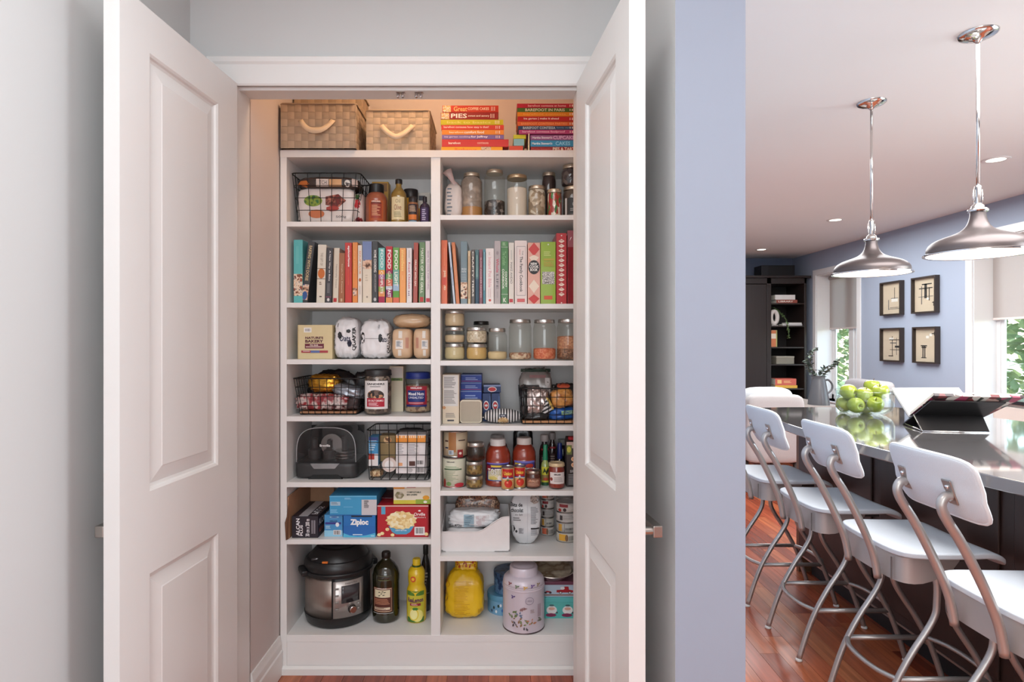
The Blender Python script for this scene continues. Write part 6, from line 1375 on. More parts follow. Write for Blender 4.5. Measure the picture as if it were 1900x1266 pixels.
it = bottle('dark_bottle', 'dark bottle with a long cobalt blue neck sleeve', c9.x(1080), c9.x(1158), c9.y(196), zs, 2.80, [(0.9, 0), (1, 0.02), (1, 0.48), (0.7, 0.56), (0.44, 0.62)], M((30, 30, 40), 0.12, coat=1.0), [(0.56, 0.55), (0.58, 0.56), (0.5, 0.985), (0.44, 1.0)], M((30, 46, 120), 0.3), group='dark bottles at the back')
it = bottle('dark_bottle', 'black wide bottle with a grey green cap at the far back right', c9.x(1082), c9.x(1210), c9.y(165), zs, 2.938, [(0.92, 0), (1, 0.02), (1, 0.70), (0.8, 0.82), (0.62, 0.86)], M((20, 20, 22), 0.12, coat=1.0), [(0.66, 0.85), (0.7, 0.86), (0.7, 0.985), (0.64, 1.0)], M((146, 150, 146), 0.4), group='dark bottles at the back')
p = pouch('dark_packet', 'black glossy packet leaning at the back of the fifth right shelf', 'packet', X(c9.x(800), 2.93), 2.955, zs + 0.0005, 0.10, 0.03, 0.235, (26, 24, 24), 101, ridge=0.15, n=8, rough=0.2)
Yf = 2.69
it = carton('broth_carton', 'dark brown broth carton with two mushroom pictures by the right door', 'carton', c9.x(1178), c9.x(1332), c9.y(190), zs, Yf, 0.07, (56, 46, 44))
it.plate(0, 1, 0.86, 1.0, (206, 180, 170)); it.plate(0, 0.3, 0.72, 0.93, (110, 120, 60)); it.disc(0.14, 0.83, 0.12, 0.07, (200, 190, 80), n=7)
for b_ in (0.62, 0.49): it.disc(0.42, b_, 0.16, 0.055, (236, 190, 150)); it.disc(0.42, b_, 0.10, 0.035, (200, 130, 90))
it.txt('BROTH', 0.2, 0.8, 0.32, 0.38, (176, 170, 170), bold=0.02); it.lines(0.1, 0.9, 0.04, 0.28, 7, (150, 146, 146)); it.plate(0.62, 0.95, 0.02, 0.22, (220, 214, 210)); it.lines(0.5, 0.9, 0.72, 0.80, 3, (190, 180, 170))
MB().add([(-it.w / 2, -0.035, it.h), (it.w / 2, -0.035, it.h), (it.w / 2, 0.035, it.h), (-it.w / 2, 0.035, it.h), (-it.w / 2, 0, it.h + 0.022), (it.w / 2, 0, it.h + 0.022)], [(0, 1, 5, 4), (2, 3, 4, 5), (0, 4, 3), (1, 2, 5)]).build('gable_top', M((60, 50, 46), 0.5), it.root)
MB().lathe([(0.013, 0), (0.014, 0.002), (0.014, 0.012), (0.011, 0.014), (0, 0.014)], 18, -it.w * 0.22, -0.020).build('cap', M((176, 34, 44), 0.4), it.root, loc=(0, 0, it.h + 0.008), auto=40)
# --- right column, sixth shelf: white bin, pouch and tins of fish
zs = ZR[5]
Yf = baseY(zs, c9.y(1148)); bw = W(592 / c9.k, Yf); bd = 0.215
h_lo = Z(c9.y(975), Yf) - zs; h_hi = Z(c9.y(842), Yf) - zs
t = thing('storage_bin', 'white plastic open bin with a wave-cut front on the sixth right shelf', 'bin', (X(c9.x(386), Yf), Yf + bd / 2, zs + 0.0005))
PW_ = M((234, 229, 228), 0.35)
n = 24; fr = []
for i in range(n + 1):
    u = i / n
    k = min(1, max(0, (u - 0.50) / 0.46)); k = k * k * (3 - 2 * k)
    fr.append(((u - 0.5) * bw, h_lo + (h_hi - h_lo) * k))
poly = [(x_, z_) for x_, z_ in fr][::-1]
z0 = 0.006
foot = [(-bw / 2 + 0.012, 0.004), (-bw / 2 + 0.004, 0.012)]
MB().prism([(-bw / 2, 0.012), (-bw / 2 + 0.012, 0.004), (bw / 2 - 0.012, 0.004), (bw / 2, 0.012)] + poly, -bd / 2, -bd / 2 + 0.003, 'xz').build('front_wall', PW_, t)
MB().prism([(-bw / 2, 0.012), (-bw / 2 + 0.012, 0.004), (bw / 2 - 0.012, 0.004), (bw / 2, 0.012), (bw / 2, h_hi), (-bw / 2, h_hi)], bd / 2 - 0.003, bd / 2, 'xz').build('back_wall', PW_, t)
MB().prism([(-bd / 2 + 0.003, 0.008), (bd / 2 - 0.003, 0.008), (bd / 2 - 0.003, h_hi), (-bd / 2 + 0.003, h_lo)], -bw / 2, -bw / 2 + 0.003, 'yz').build('side_wall', PW_, t)
MB().prism([(-bd / 2 + 0.003, 0.008), (bd / 2 - 0.003, 0.008), (bd / 2 - 0.003, h_hi), (-bd / 2 + 0.003, h_hi)], bw / 2 - 0.003, bw / 2, 'yz').build('side_wall', PW_, t)
MB().box(-bw / 2 + 0.003, bw / 2 - 0.003, -bd / 2 + 0.003, bd / 2 - 0.003, 0.003, 0.006).build('bottom', PW_, t)
MB().tube([(x_, -bd / 2 - 0.001, z_ + 0.001) for x_, z_ in fr], 0.0024, 6).build('front_lip', PW_, t, smooth=True)
MB().box(-bw * 0.44, bw * 0.28, -bd / 2 + 0.002, -bd / 2 + 0.014, 0, 0.005).build('foot_rail', PW_, t)
p = pouch('food_packet', 'white and pale blue packet slumped over the front of the white bin', 'packet', t.location.x - 0.008, Yf + 0.075, zs + h_lo + 0.006, bw * 0.76, 0.10, 0.080, (226, 228, 230), 111, e=4, ridge=0.22, amp=0.06, n=16, rough=0.2, group='packets in the white bin', freq=2.2)
p.plate(0.30, 0.50, 0.1, 0.80, (150, 176, 190)); p.txt('8726', 0.12, 0.26, 0.12, 0.24, (40, 40, 44), bold=0.03); p.lines(0.55, 0.8, 0.15, 0.75, 9, (196, 176, 180), vert=True); p.lines(0.32, 0.48, 0.2, 0.7, 5, (110, 140, 156))
p = pouch('food_packet', 'brown packet printed with mushrooms standing at the back of the white bin', 'packet', t.location.x + 0.005, Yf + 0.135, zs + 0.012, bw * 0.70, 0.07, Z(c9.y(640), Yf + 0.1) - zs - 0.02, speck([(96, 66, 50), (206, 170, 140), (60, 40, 34), (160, 110, 84), (46, 36, 34)], 34, 0.3, 'noise', 0.1, 0.5), 112, e=4, ridge=0.12, amp=0.05, n=14, group='packets in the white bin')
p = pouch('food_packet', 'white packet lying low at the left inside the white bin', 'packet', t.location.x - 0.045, Yf + 0.07, zs + 0.012, bw * 0.58, 0.11, h_lo - 0.004, (216, 212, 212), 113, e=4, ridge=0.2, amp=0.05, n=10, rough=0.25, group='packets in the white bin')
pz = baseY(zs, c9.y(1092))
p = pouch('chocolate_pouch', 'standing white pouch of chocolate chips with black French lettering', 'pouch', X(c9.x(815), pz) + 0.004, pz + 0.035, zs + 0.0005, W(272 / c9.k, pz), 0.085, Z(c9.y(652), pz) - zs, (222, 222, 224), 121, e=4.2, ridge=0.07, amp=0.025, n=18, rough=0.22, prof=[(0, 0.66, 0.55), (0.25, 0.90, 1.0), (0.6, 1, 0.95), (1, 0.94, 0.35)])
p.txt('Bits de', 0.03, 0.40, 0.76, 0.83, (34, 32, 34), bold=0.03); p.txt('chocolat', 0.03, 0.42, 0.66, 0.74, (34, 32, 34), bold=0.03); p.txt('au lait', 0.16, 0.40, 0.60, 0.64, (60, 58, 60)); p.lines(0.10, 0.40, 0.48, 0.56, 2, (120, 118, 120)); p.disc(0.10, 0.34, 0.07, 0.07, (36, 34, 36), n=5); p.disc(0.20, 0.29, 0.04, 0.03, (36, 34, 36), n=5); p.plate(0.27, 0.43, 0.24, 0.36, (196, 196, 200)); p.lines(0.28, 0.42, 0.25, 0.35, 7, (70, 70, 76)); p.disc(0.80, 0.90, 0.16, 0.09, speck([(90, 60, 50), (206, 190, 180), (60, 40, 36)], 60, kind='noise', bump=0), n=7); p.lines(0.66, 0.92, 0.42, 0.76, 12, (150, 148, 152)); p.plate(0.66, 0.93, 0.33, 0.36, (44, 42, 46)); p.lines(0.66, 0.9, 0.2, 0.31, 4, (150, 148, 152)); p.plate(0.545, 0.56, 0.02, 0.98, (206, 206, 210), 'seam')
FISH = [(214, 206, 200), (206, 200, 190), (190, 186, 182), (222, 216, 212)]
for st, (a, b, base, tops) in enumerate(((950, 1072, 1008, (940, 868, 785, 705, 625)), (1087, 1266, 1060, (985, 905, 828, 722)))):
    Yc = baseY(zs, c9.y(base)) + (W((b - a) / 2 / c9.k, 2.75) if st == 0 else 0.030)
    z = zs
    for k, tp in enumerate(tops):
        nm = ['bottom', 'second', 'third', 'fourth', 'top'][k] if st == 0 else ['bottom', 'second', 'third', 'top'][k]
        hcan = W((base - tops[-1]) / c9.k / len(tops), Yc) * 1.0
        pyt = CY - (z + hcan - H) * F / Yc
        it = can('fish_can', 'flat can, %s of the %s stack of cans on the sixth right shelf' % (nm, ['rear', 'front'][st]), c9.x(a), c9.x(b), pyt, zs, Yc, FISH[(k + st) % 4], 'stacked flat cans', z=z, metal=TIN)
        z += it.h + 0.0006
        if k % 4 == 0: it.plate(0.05, 0.48, 0.2, 0.85, [(230, 170, 60), (220, 110, 80)][1 - st]); it.lines(0.58, 0.92, 0.25, 0.7, 8, (90, 84, 80), vert=True); it.disc(0.46, 0.5, 0.08, 0.34, (130, 96, 70))
        elif k % 4 == 1: it.plate(0.02, 0.22, 0.15, 0.85, (214, 160, 70)); it.lines(0.40, 0.8, 0.3, 0.5, 9, (70, 66, 66), vert=True); it.plate(0.34, 0.36, 0.1, 0.9, (120, 116, 112))
        elif k % 4 == 2: it.lines(0.1, 0.9, 0.25, 0.75, 4, (150, 146, 142)); it.plate(0.1, 0.25, 0.25, 0.7, (70, 60, 60))
        else: it.plate(0.08, 0.52, 0.55, 0.85, (150, 50, 56)); it.disc(0.36, 0.3, 0.09, 0.2, (60, 46, 46), n=6); it.disc(0.1, 0.25, 0.1, 0.18, (190, 70, 60), n=6)
Yc = 2.929
it = can('fish_can', 'pale can at the back behind the front stack, just under the shelf above', c9.x(1084), c9.x(1240), c9.y(655), zs, Yc, (206, 202, 198), 'pale cans at the back', metal=TIN)
it.lines(0.1, 0.9, 0.55, 0.9, 8, (176, 172, 168))
# --- right column, bottom shelf
c10 = Conv(800, 1000, 4.757); zs = ZR[6]
YEL = M((236, 190, 18), 0.28, var=0.10, scale=9, coat=0.4)
pz = baseY(zs, c10.y(728))
p = pouch('pasta_bag', 'bright yellow plastic bag with faint print, crumpled top, on the bottom shelf', 'bag', X(c10.x(290), pz), pz + 0.060, zs + 0.0005, W(350 / c10.k, pz), 0.13, Z(c10.y(300), pz) - zs, YEL, 131, e=4.6, amp=0.04, ridge=0.10, n=18, prof=[(0, 0.84, 0.84), (0.2, 1, 1), (0.7, 0.96, 0.95), (1, 0.78, 0.62)])
p.lines(0.25, 0.70, 0.10, 0.80, 22, (206, 150, 12), fill=0.35); p.disc(0.04, 0.50, 0.05, 0.10, (110, 60, 30)); p.lines(0.85, 0.97, 0.15, 0.25, 4, (190, 140, 30)); p.disc(0.08, 0.75, 0.06, 0.06, (190, 100, 20), n=6)
hy = Z(c10.y(300), pz) - zs
mb = super_soft(W(215 / c10.k, pz), 0.07, W(150 / c10.k, pz), 132, 12, 3.6, 0.06, 2.5, [(0, 1, 1), (0.6, 0.95, 0.8), (1, 0.85, 0.4)], 0.16)
o = mb.build('folded_top', YEL, p.root, smooth=True, loc=(0.006, 0.012, hy * 0.88)); 
itx = Item.__new__(Item); itx.w, itx.d, itx.h, itx.mode, itx.lift, itx.root = W(215 / c10.k, pz), 0.07, W(150 / c10.k, pz), 'drape', 0.0, p.root
itx.bvh = BVHTree.FromPolygons([Vector(q) + Vector((0.006, 0.012, hy * 0.88)) for q in mb.v], mb.f)
vs, fs, x0, x1, y0, y1 = glyphs('PaPi', 0.03)
for word, a, b, c, d in (('Pa', 0.08, 0.28, 0.40, 0.75), ('Pa', 0.36, 0.56, 0.45, 0.85), ('Pi', 0.62, 0.92, 0.42, 0.90)):
    vs, fs, x0, x1, y0, y1 = glyphs(word, 0.03); out = []
    for qx, qy in vs:
        u = (qx - x0) / (x1 - x0); v = (qy - y0) / (y1 - y0)
        q = itx.on((a + (b - a) * u - 0.5) * itx.w + 0.006, (c + (d - c) * v) * itx.h + hy * 0.88)
        out.append(q)
    MB().add(out, fs).build('lettering', M((176, 50, 24), 0.4), p.root)
BT = M((120, 170, 204), 0.35, 0.1, var=0.08)
def round_tin(label, px0, px1, pyt, z, Yc, m, prints):
    w_ = W(px1 - px0, Yc); r = w_ / 2; h = Z(pyt, Yc) - z
    it = Item('round_tin', label, 'tin', X((px0 + px1) / 2, Yc), Yc, z + 0.0004, w_, w_, h, 'round blue tins', mode='round')
    it.part('tin_body', MB().lathe([(r * 0.965, 0), (r * 0.975, 0.002), (r * 0.975, h * 0.72)], 32), m, auto=40)
    it.part('lid', MB().lathe([(r * 0.995, h * 0.70), (r, h * 0.71), (r, h * 0.95), (r * 0.975, h), (r * 0.90, h), (0, h)], 32), prints, auto=35)
    return it
rt = round_tin('pale blue round tin with small figures, lower of the two behind the white tin', c10.x(495), c10.x(790), c10.y(455), zs, 2.88, BT, M((96, 156, 190), 0.35, 0.1, var=0.15, scale=60))
for a, b, cc in ((0.18, 0.38, (40, 60, 70)), (0.33, 0.5, (40, 70, 60)), (0.45, 0.28, (60, 120, 190)), (0.26, 0.2, (230, 236, 240)), (0.40, 0.55, (230, 236, 240)), (0.10, 0.2, (60, 80, 110))): rt.disc(a, b, 0.035, 0.09, cc, n=6)
rt2 = round_tin('dark blue marbled round tin, upper of the two behind the white tin', c10.x(552), c10.x(850), c10.y(270), zs + rt.h + 0.001, 2.89, speck([(46, 84, 134), (110, 150, 190), (40, 60, 100)], 30, 0.35, 'noise', 0), speck([(30, 44, 66), (70, 100, 140), (24, 34, 50)], 30, 0.35, 'noise', 0))
TW_ = M((216, 206, 216), 0.3, 0.1, var=0.03)
Yc = baseY(zs, c10.y(850)) + W(184 / c10.k, 2.7)
w_ = W(370 / c10.k, Yc); r = w_ / 2; h = Z(c10.y(238), Yc - r * 0.3) - zs
it = Item('tea_tin', 'tall white lidded tea tin printed with leaves and flowers, front of the bottom shelf', 'tin', X(c10.x(816), Yc), Yc, zs + 0.0004, w_, w_, h, mode='round')
it.part('tin_body', MB().lathe([(r * 0.965, 0), (r * 0.985, 0.002), (r * 0.985, h * 0.655)], 40), TW_, auto=40)
it.part('rolled_seam', MB().lathe([(r * 0.985, h * 0.650), (r * 1.005, h * 0.655), (r * 1.005, h * 0.675), (r * 0.99, h * 0.68), (r * 1.0, h * 0.69), (r * 1.0, h * 0.705), (r * 0.985, h * 0.71)], 40), TW_, auto=40)
it.part('shoulder', MB().lathe([(r * 0.985, h * 0.705), (r * 0.985, h * 0.74), (r * 0.95, h * 0.79), (r * 0.86, h * 0.825), (r * 0.70, h * 0.845), (r * 0.62, h * 0.85)], 40), TW_, smooth=True)
it.part('base_rim', MB().lathe([(r * 0.985, 0), (r * 1.0, 0.001), (r * 1.0, 0.004), (r * 0.985, 0.006)], 40), M((110, 96, 100), 0.3, 0.8), smooth=True)
it.part('lid', MB().lathe([(r * 0.655, h * 0.845), (r * 0.67, h * 0.85), (r * 0.67, h * 0.95), (r * 0.64, h * 0.975), (r * 0.54, h * 0.985), (r * 0.50, h * 0.98), (r * 0.46, h * 0.99), (r * 0.30, h * 1.0), (0, h * 1.0)], 40), TW_, auto=40)
it.w *= 0.985
def leaf(cx, cz, a, l, wd): 
    ca, sa = math.cos(a), math.sin(a)
    return [(cx + (u * ca - v * sa) * l, cz + (u * sa + v * ca) * l * 0.6) for u, v in ((0, 0), (0.4, wd), (1, 0), (0.4, -wd))]
rp = random.Random(9)
for col, cx, cz, n_, sp in (((112, 130, 84), 0.25, 0.28, 9, 0.12), ((126, 140, 96), 0.55, 0.22, 8, 0.14), ((150, 116, 90), 0.33, 0.17, 6, 0.12), ((106, 124, 150), 0.42, 0.28, 5, 0.07), ((190, 130, 100), 0.66, 0.18, 5, 0.06), ((120, 120, 100), 0.90, 0.20, 6, 0.06), ((150, 110, 110), 0.45, 0.38, 4, 0.05), ((90, 84, 90), 0.40, 0.08, 6, 0.22)):
    it.shapes([leaf(cx + (rp.random() - 0.5) * 2 * sp, max(0.06, cz + (rp.random() - 0.5) * sp * 1.1), rp.random() * 3.1, 0.06 + rp.random() * 0.06, 0.25) for _ in range(n_)], col, 'printed_leaf')
for a, b, cc in ((0.13, 0.775, (140, 70, 70)), (0.32, 0.745, (110, 130, 100)), (0.70, 0.755, (110, 80, 150)), (0.86, 0.765, (150, 130, 90)), (0.22, 0.58, (90, 70, 130)), (0.52, 0.735, (226, 180, 90))):
    it.shapes([leaf(a, b - 0.0, q, 0.07, 0.3) for q in (0.5, 2.4, 4.0)], cc, 'printed_flower')
ring = [(0.62 + 0.105 * math.cos(2 * PI * k / 16), 0.53 + 0.06 * math.sin(2 * PI * k / 16)) for k in range(17)]
mb = MB()
for q0, q1 in zip(ring, ring[1:]):
    mb.add([it.on((q0[0] - 0.5) * it.w, q0[1] * h), it.on((q1[0] - 0.5) * it.w, q1[1] * h), it.on((0.62 + (q1[0] - 0.62) * 0.9 - 0.5) * it.w, (0.53 + (q1[1] - 0.53) * 0.9) * h), it.on((0.62 + (q0[0] - 0.62) * 0.9 - 0.5) * it.w, (0.53 + (q0[1] - 0.53) * 0.9) * h)], [(0, 1, 2, 3)])
mb.build('printed_ring', M((130, 116, 140), 0.5), it.root)
it.txt('1902', 0.555, 0.685, 0.515, 0.545, (120, 106, 130)); it.lines(0.64, 0.78, 0.33, 0.39, 3, (170, 150, 150)); it.lines(0.84, 0.94, 0.26, 0.46, 3, (150, 110, 120), vert=True)
def square_tin(label, a, b, tp, z, Yf, d, body, lidc):
    w_ = W((b - a) / c10.k, Yf); h = Z(c10.y(tp), Yf) - z
    it = Item('square_tin', label, 'tin', X(c10.x((a + b) / 2), Yf), Yf + d / 2, z + 0.0004, w_, d, h)
    def rr(w2, d2, r_): return [(sx * (w2 / 2 - r_) + r_ * math.cos(math.radians(a0 + 22.5 * k)), sy * (d2 / 2 - r_) + r_ * math.sin(math.radians(a0 + 22.5 * k))) for sx, sy, a0 in ((1, -1, -90), (1, 1, 0), (-1, 1, 90), (-1, -1, 180)) for k in range(5)]
    MB().prism(rr(w_ - 0.004, d - 0.004, 0.014), 0, h * 0.80).build('tin_body', M(body, 0.35, 0.1), it.root)
    MB().prism(rr(w_, d, 0.015), h * 0.76, h).build('lid', M(lidc, 0.35, 0.1), it.root, bevel=0.003)
    it.lift = 0.0
    return it
Yf = baseY(zs, c10.y(705))
st1 = square_tin('teal square tin with two round white printed figures, lower of the pair at the right', 985, 1290, 520, zs, Yf, 0.15, (92, 186, 180), (98, 192, 190))
st1.d -= 0.003; st1.lift = 0.0002
for a in (0.26, 0.72):
    st1.disc(a, 0.40, 0.15, 0.20, (236, 230, 228)); st1.disc(a, 0.46, 0.09, 0.07, (224, 170, 150)); st1.disc(a - 0.02, 0.16, 0.16, 0.09, (130, 40, 80), n=8); st1.disc(a, 0.62, 0.08, 0.05, (70, 110, 110), n=6); st1.disc(a + 0.15, 0.28, 0.03, 0.05, (60, 60, 70), n=5)
st2 = square_tin('pale blue square tin with a red truck print, upper of the pair at the right', 985, 1276, 378, zs + st1.h + 0.001, Yf + 0.004, 0.14, (190, 210, 226), (120, 66, 86))
st2.d -= 0.003; st2.lift = 0.0002
st2.shapes([[(0.42, 0.28), (0.92, 0.28), (0.92, 0.42), (0.80, 0.46), (0.78, 0.66), (0.66, 0.66), (0.62, 0.46), (0.42, 0.44)]], (176, 26, 40), 'printed_truck'); st2.disc(0.54, 0.27, 0.05, 0.08, (60, 50, 56)); st2.disc(0.82, 0.27, 0.05, 0.08, (60, 50, 56)); st2.disc(0.54, 0.27, 0.03, 0.05, (230, 226, 226)); st2.disc(0.82, 0.27, 0.03, 0.05, (230, 226, 226)); st2.disc(0.6, 0.56, 0.07, 0.10, (240, 238, 240), n=7); st2.shapes([[(0.05, 0.30), (0.26, 0.28), (0.25, 0.36), (0.12, 0.40)]], (176, 26, 40), 'printed_car'); st2.disc(0.09, 0.28, 0.04, 0.06, (60, 50, 56)); st2.disc(0.23, 0.28, 0.04, 0.06, (60, 50, 56)); st2.plate(0.02, 0.98, 0.10, 0.16, (150, 90, 60))
z = st1.h + st2.h + zs + 0.003
pw_ = W(430 / c10.k, 2.84); r = pw_ / 2; hp = Z(c10.y(235), 2.84) - z
t = thing('pie_pan', 'foil pie pan tilted on top of the two square tins', 'pan', (X(c10.x(1066), 2.855), 2.855, z + 0.010), rz=0.0)
t.rotation_euler = (math.radians(9), 0, 0)
FO = M((206, 200, 192), 0.24, 1.0, var=0.05)
mb = MB(); n = 96; vs = []; rings = [(0.72, 0.004, 0), (0.97, 0.036, 1), (1.0, 0.038, 0), (0.98, 0.041, 0), (0.95, 0.036, 1), (0.70, 0.006, 0)]
for rr, z_, fl in rings:
    for i in range(n):
        a = 2 * PI * i / n; k = 1 + (0.012 if (i % 2) else -0.012) * fl
        vs.append((r * rr * k * math.cos(a), r * rr * k * math.sin(a), z_))
mb.add(vs, [(j * n + i, j * n + (i + 1) % n, (j + 1) * n + (i + 1) % n, (j + 1) * n + i) for j in range(len(rings) - 1) for i in range(n)] + [tuple(range(n - 1, -1, -1)), tuple(range((len(rings) - 1) * n, len(rings) * n))])
mb.build('foil_dish', FO, t, auto=50)
MB().lathe([(0, 0.02), (r * 0.80, 0.024), (r * 0.80, 0.020), (0, 0.016)], 30).build('card_insert', speck([(206, 190, 160), (140, 116, 90), (226, 214, 190)], 14, 0.5, 'noise', 0), t)
# ------------------------------------------------------------------ kitchen: island
CT = 1.0                                    # counter height
STONE = M((112, 108, 108), 0.07, var=0.10, scale=5, coat=1.0, spec=0.9)
DARKW = M((50, 33, 28), 0.38, var=0.25, scale=3, stretch=(14, 14, 0.8))
isl = thing('kitchen_island', 'dark wood island with a bowed glossy grey counter behind the row of white stools', 'island', (2.25, 2.7, 0))
ox, oy = 2.25, 2.7
left = [(2.05, 1.15), (1.84, 1.40), (1.735, 1.70), (1.676, 1.917), (1.636, 2.12), (1.603, 2.40), (1.578, 2.70), (1.566, 3.00), (1.570, 3.20), (1.592, 3.40), (1.65, 3.70), (1.755, 4.06)]
far = [(1.95, 4.09), (2.70, 4.09), (2.80, 3.85), (2.93, 3.45), (2.97, 2.95), (2.97, 2.2), (2.88, 1.5), (2.75, 1.15)]
def smooth_poly(p, n=5):
    Q = []
    for i in range(len(p) - 1):
        p0, p1, p2, p3 = p[max(0, i - 1)], p[i], p[i + 1], p[min(len(p) - 1, i + 2)]
        for k in range(n):
            t = k / n
            Q.append(tuple(0.5 * (2 * b + (c - a) * t + (2 * a - 5 * b + 4 * c - d) * t * t + (3 * b - a - 3 * c + d) * t ** 3) for a, b, c, d in zip(p0, p1, p2, p3)))
    Q.append(p[-1])
    return Q
outl = [(x - ox, y - oy) for x, y in smooth_poly(left) + far][::-1]
MB().prism(outl, CT - 0.046, CT).build('worktop', STONE, isl, bevel=0.004)
bx0, bx1, by0, by1 = 1.89, 2.72, 1.45, 3.78
MB().box(bx0 - ox, bx1 - ox, by0 - oy, by1 - oy, 0.115, CT - 0.046).build('carcass', DARKW, isl)
MB().box(bx0 + 0.06 - ox, bx1 - 0.06 - ox, by0 + 0.05 - oy, by1 - 0.04 - oy, 0.0, 0.115).build('toe_kick', M((24, 20, 20), 0.6), isl)
MB().box(bx0 - 0.004 - ox, bx0 + 0.01 - ox, by0 - oy, by1 - oy, 0.112, 0.122).build('metal_strip', STEEL, isl)
for k in range(3):
    a = by0 + 0.04 + k * 0.77
    MB().box(bx0 - 0.012 - ox, bx0 - ox, a - oy, a + 0.70 - oy, 0.17, CT - 0.10).build('back_panel', DARKW, isl, bevel=0.004)
MB().box(bx0 + 0.0 - ox, bx1 - ox, by1 - oy, by1 + 0.03 - oy, 0, CT - 0.046).build('end_panel', M((118, 82, 58), 0.4, var=0.2, scale=3, stretch=(14, 14, 0.8)), isl)
# ------------------------------------------------------------------ stools
TUBE = M((186, 181, 177), 0.36, 0.75, var=0.04)
MESHF = M((208, 212, 217), 0.6, var=0.05, scale=420, bump=0.25)
PIPE = M((222, 225, 227), 0.5)
def stool():
    t = thing('bar_stool', '', 'stool', (1.605, 0, 0), 'white bar stools at the island')
    sc = 0.025
    seat = super_soft(0.42, 0.425, 0.030, 0, 16, 6, 0.0)
    def sd(x, y, z):
        u, v = x / 0.21, y / 0.2125
        z += -0.006 * (1 - u * u) * (1 - 0.3 * v * v) + (-0.050 * ((u - 0.45) / 0.55) ** 2 if u > 0.45 else 0) + 0.006 * v * v
        y *= 1.0 - (0.10 * ((u + 1) / 2) ** 3)
        return (x + sc, y, z + 0.672)
    seat.deform(sd).build('seat', MESHF, t, smooth=True)
    # backrest, curved in plan, leaning back
    bk = super_soft(0.021, 0.345, 0.158, 0, 14, 7, 0.0)
    def bd(x, y, z):
        v = y / 0.1725; h = (z - 0.079) / 0.079
        y *= 1 - 0.05 * (h < 0) * h * h
        zz = z + 0.967 - (0.018 * v * v if h < 0 else 0)
        zz += 0.006 * (1 - v * v) * (1 if h > 0 else -1)
        return (x - 0.350 + 0.030 * v * v - 0.030 * h + 0.006 * h * h, y, zz)
    bk.deform(bd)
    back = bk.build('backrest', MESHF, t, smooth=True)
    n = 64; pts = []
    for i in range(n):
        a = 2 * PI * i / n
        c, s_ = math.cos(a), math.sin(a)
        k = (abs(c) ** 7 + abs(s_) ** 7) ** (-1 / 7)
        pts.append(bd(0, c * k * 0.1725, 0.079 + s_ * k * 0.079))
    MB().tube(pts, 0.0062, 8, closed=True).build('piping', PIPE, back, smooth=True)
    # apron under the rear of the seat
    ap = MB(); vs = []; N = 26
    path = [(0.02, -0.175), (-0.06, -0.190), (-0.150, -0.188), (-0.190, -0.162), (-0.203, -0.09), (-0.205, 0), (-0.203, 0.09), (-0.190, 0.162), (-0.150, 0.188), (-0.06, 0.19), (0.02, 0.175)]
    P = smooth_poly(path, 3)
    for i, (x, y) in enumerate(P):
        u = abs(2 * i / (len(P) - 1) - 1)
        zb = 0.585 if u < 0.62 else 0.585 + 0.078 * ((u - 0.62) / 0.38) ** 1.6
        nx_, ny_ = x / 0.205 * 0.5, y / 0.19 * 0.5; L = math.hypot(nx_, ny_) or 1; nx_, ny_ = nx_ / L * 0.004, ny_ / L * 0.004
        vs += [(x + sc, y, 0.676), (x + sc, y, zb), (x + sc - nx_, y - ny_, zb), (x + sc - nx_, y - ny_, 0.676)]
    ap.add(vs, [(4 * i + k, 4 * i + (k + 1) % 4, 4 * i + 4 + (k + 1) % 4, 4 * i + 4 + k) for i in range(len(P) - 1) for k in range(4)] + [(0, 1, 2, 3), tuple(len(vs) - 4 + k for k in (3, 2, 1, 0))])
    ap.build('apron', M((186, 180, 176), 0.42, 0.5, var=0.03), t, auto=40)
    for sy in (-1, 1): MB().box(-0.181, -0.178, sy * 0.145 - 0.003, sy * 0.145 + 0.003, 0.588, 0.668).build('apron_seam', M((130, 124, 120), 0.4, 0.5), t)
    MB().box(-0.13 + sc, 0.10 + sc, -0.15, 0.15, 0.652, 0.672).build('seat_base', M((70, 66, 64), 0.5, 0.4), t)
    for sy in (-1, 1):
        up = MB()
        y = sy * 0.092
        up.tube([(-0.195, y, 0.572), (-0.212, y, 0.66), (-0.252, y, 0.76), (-0.312, y, 0.88), (-0.352, y, 0.945), (-0.368, y, 0.975), (-0.372, y, 0.998), (-0.362, y, 1.016), (-0.345, y, 1.018)], 0.0135, 10, smooth=4)
        up.build('upright', TUBE, t, smooth=True)
        pl = MB().box(-0.0025, 0.0025, -0.017, 0.017, -0.036, 0.036).build('mounting_plate', STEEL, t, bevel=0.002)
        pl.location = (-0.348, y, 1.030); pl.rotation_euler = (0, math.radians(-20), 0)
        MB().tube([(-0.007, 0, 0.016), (0.0, 0, 0.016)], 0.006, 10).build('bolt', CHROME, pl, smooth=True)
    for sx in (-1, 1):
        for sy in (-1, 1):
            y = sy * 0.155
            pts = [(sx * 0.10 + 0.02, sy * 0.08, 0.660), (sx * 0.045, sy * 0.135, 0.640), (sx * 0.024, y, 0.590), (sx * 0.022, y, 0.500), (sx * 0.030, y, 0.455), (sx * 0.060, y, 0.400), (sx * 0.110, y, 0.325), (sx * 0.165, y, 0.225), (sx * 0.205, y, 0.125), (sx * 0.242, y, 0.008)]
            lg = MB().tube(pts, 0.0115, 10, smooth=4).build('leg', TUBE, t, smooth=True)
            MB().lathe([(0.013, 0), (0.015, 0.003), (0.014, 0.010), (0.010, 0.014)], 14, sx * 0.2425, y).build('foot_glide', M((226, 222, 216), 0.4), lg, smooth=True)
    for sy in (-1, 1):
        MB().tube([(-0.163, sy * 0.155, 0.228), (0.163, sy * 0.155, 0.228)], 0.0105, 10).build('footrest_bar', TUBE, t, smooth=True)
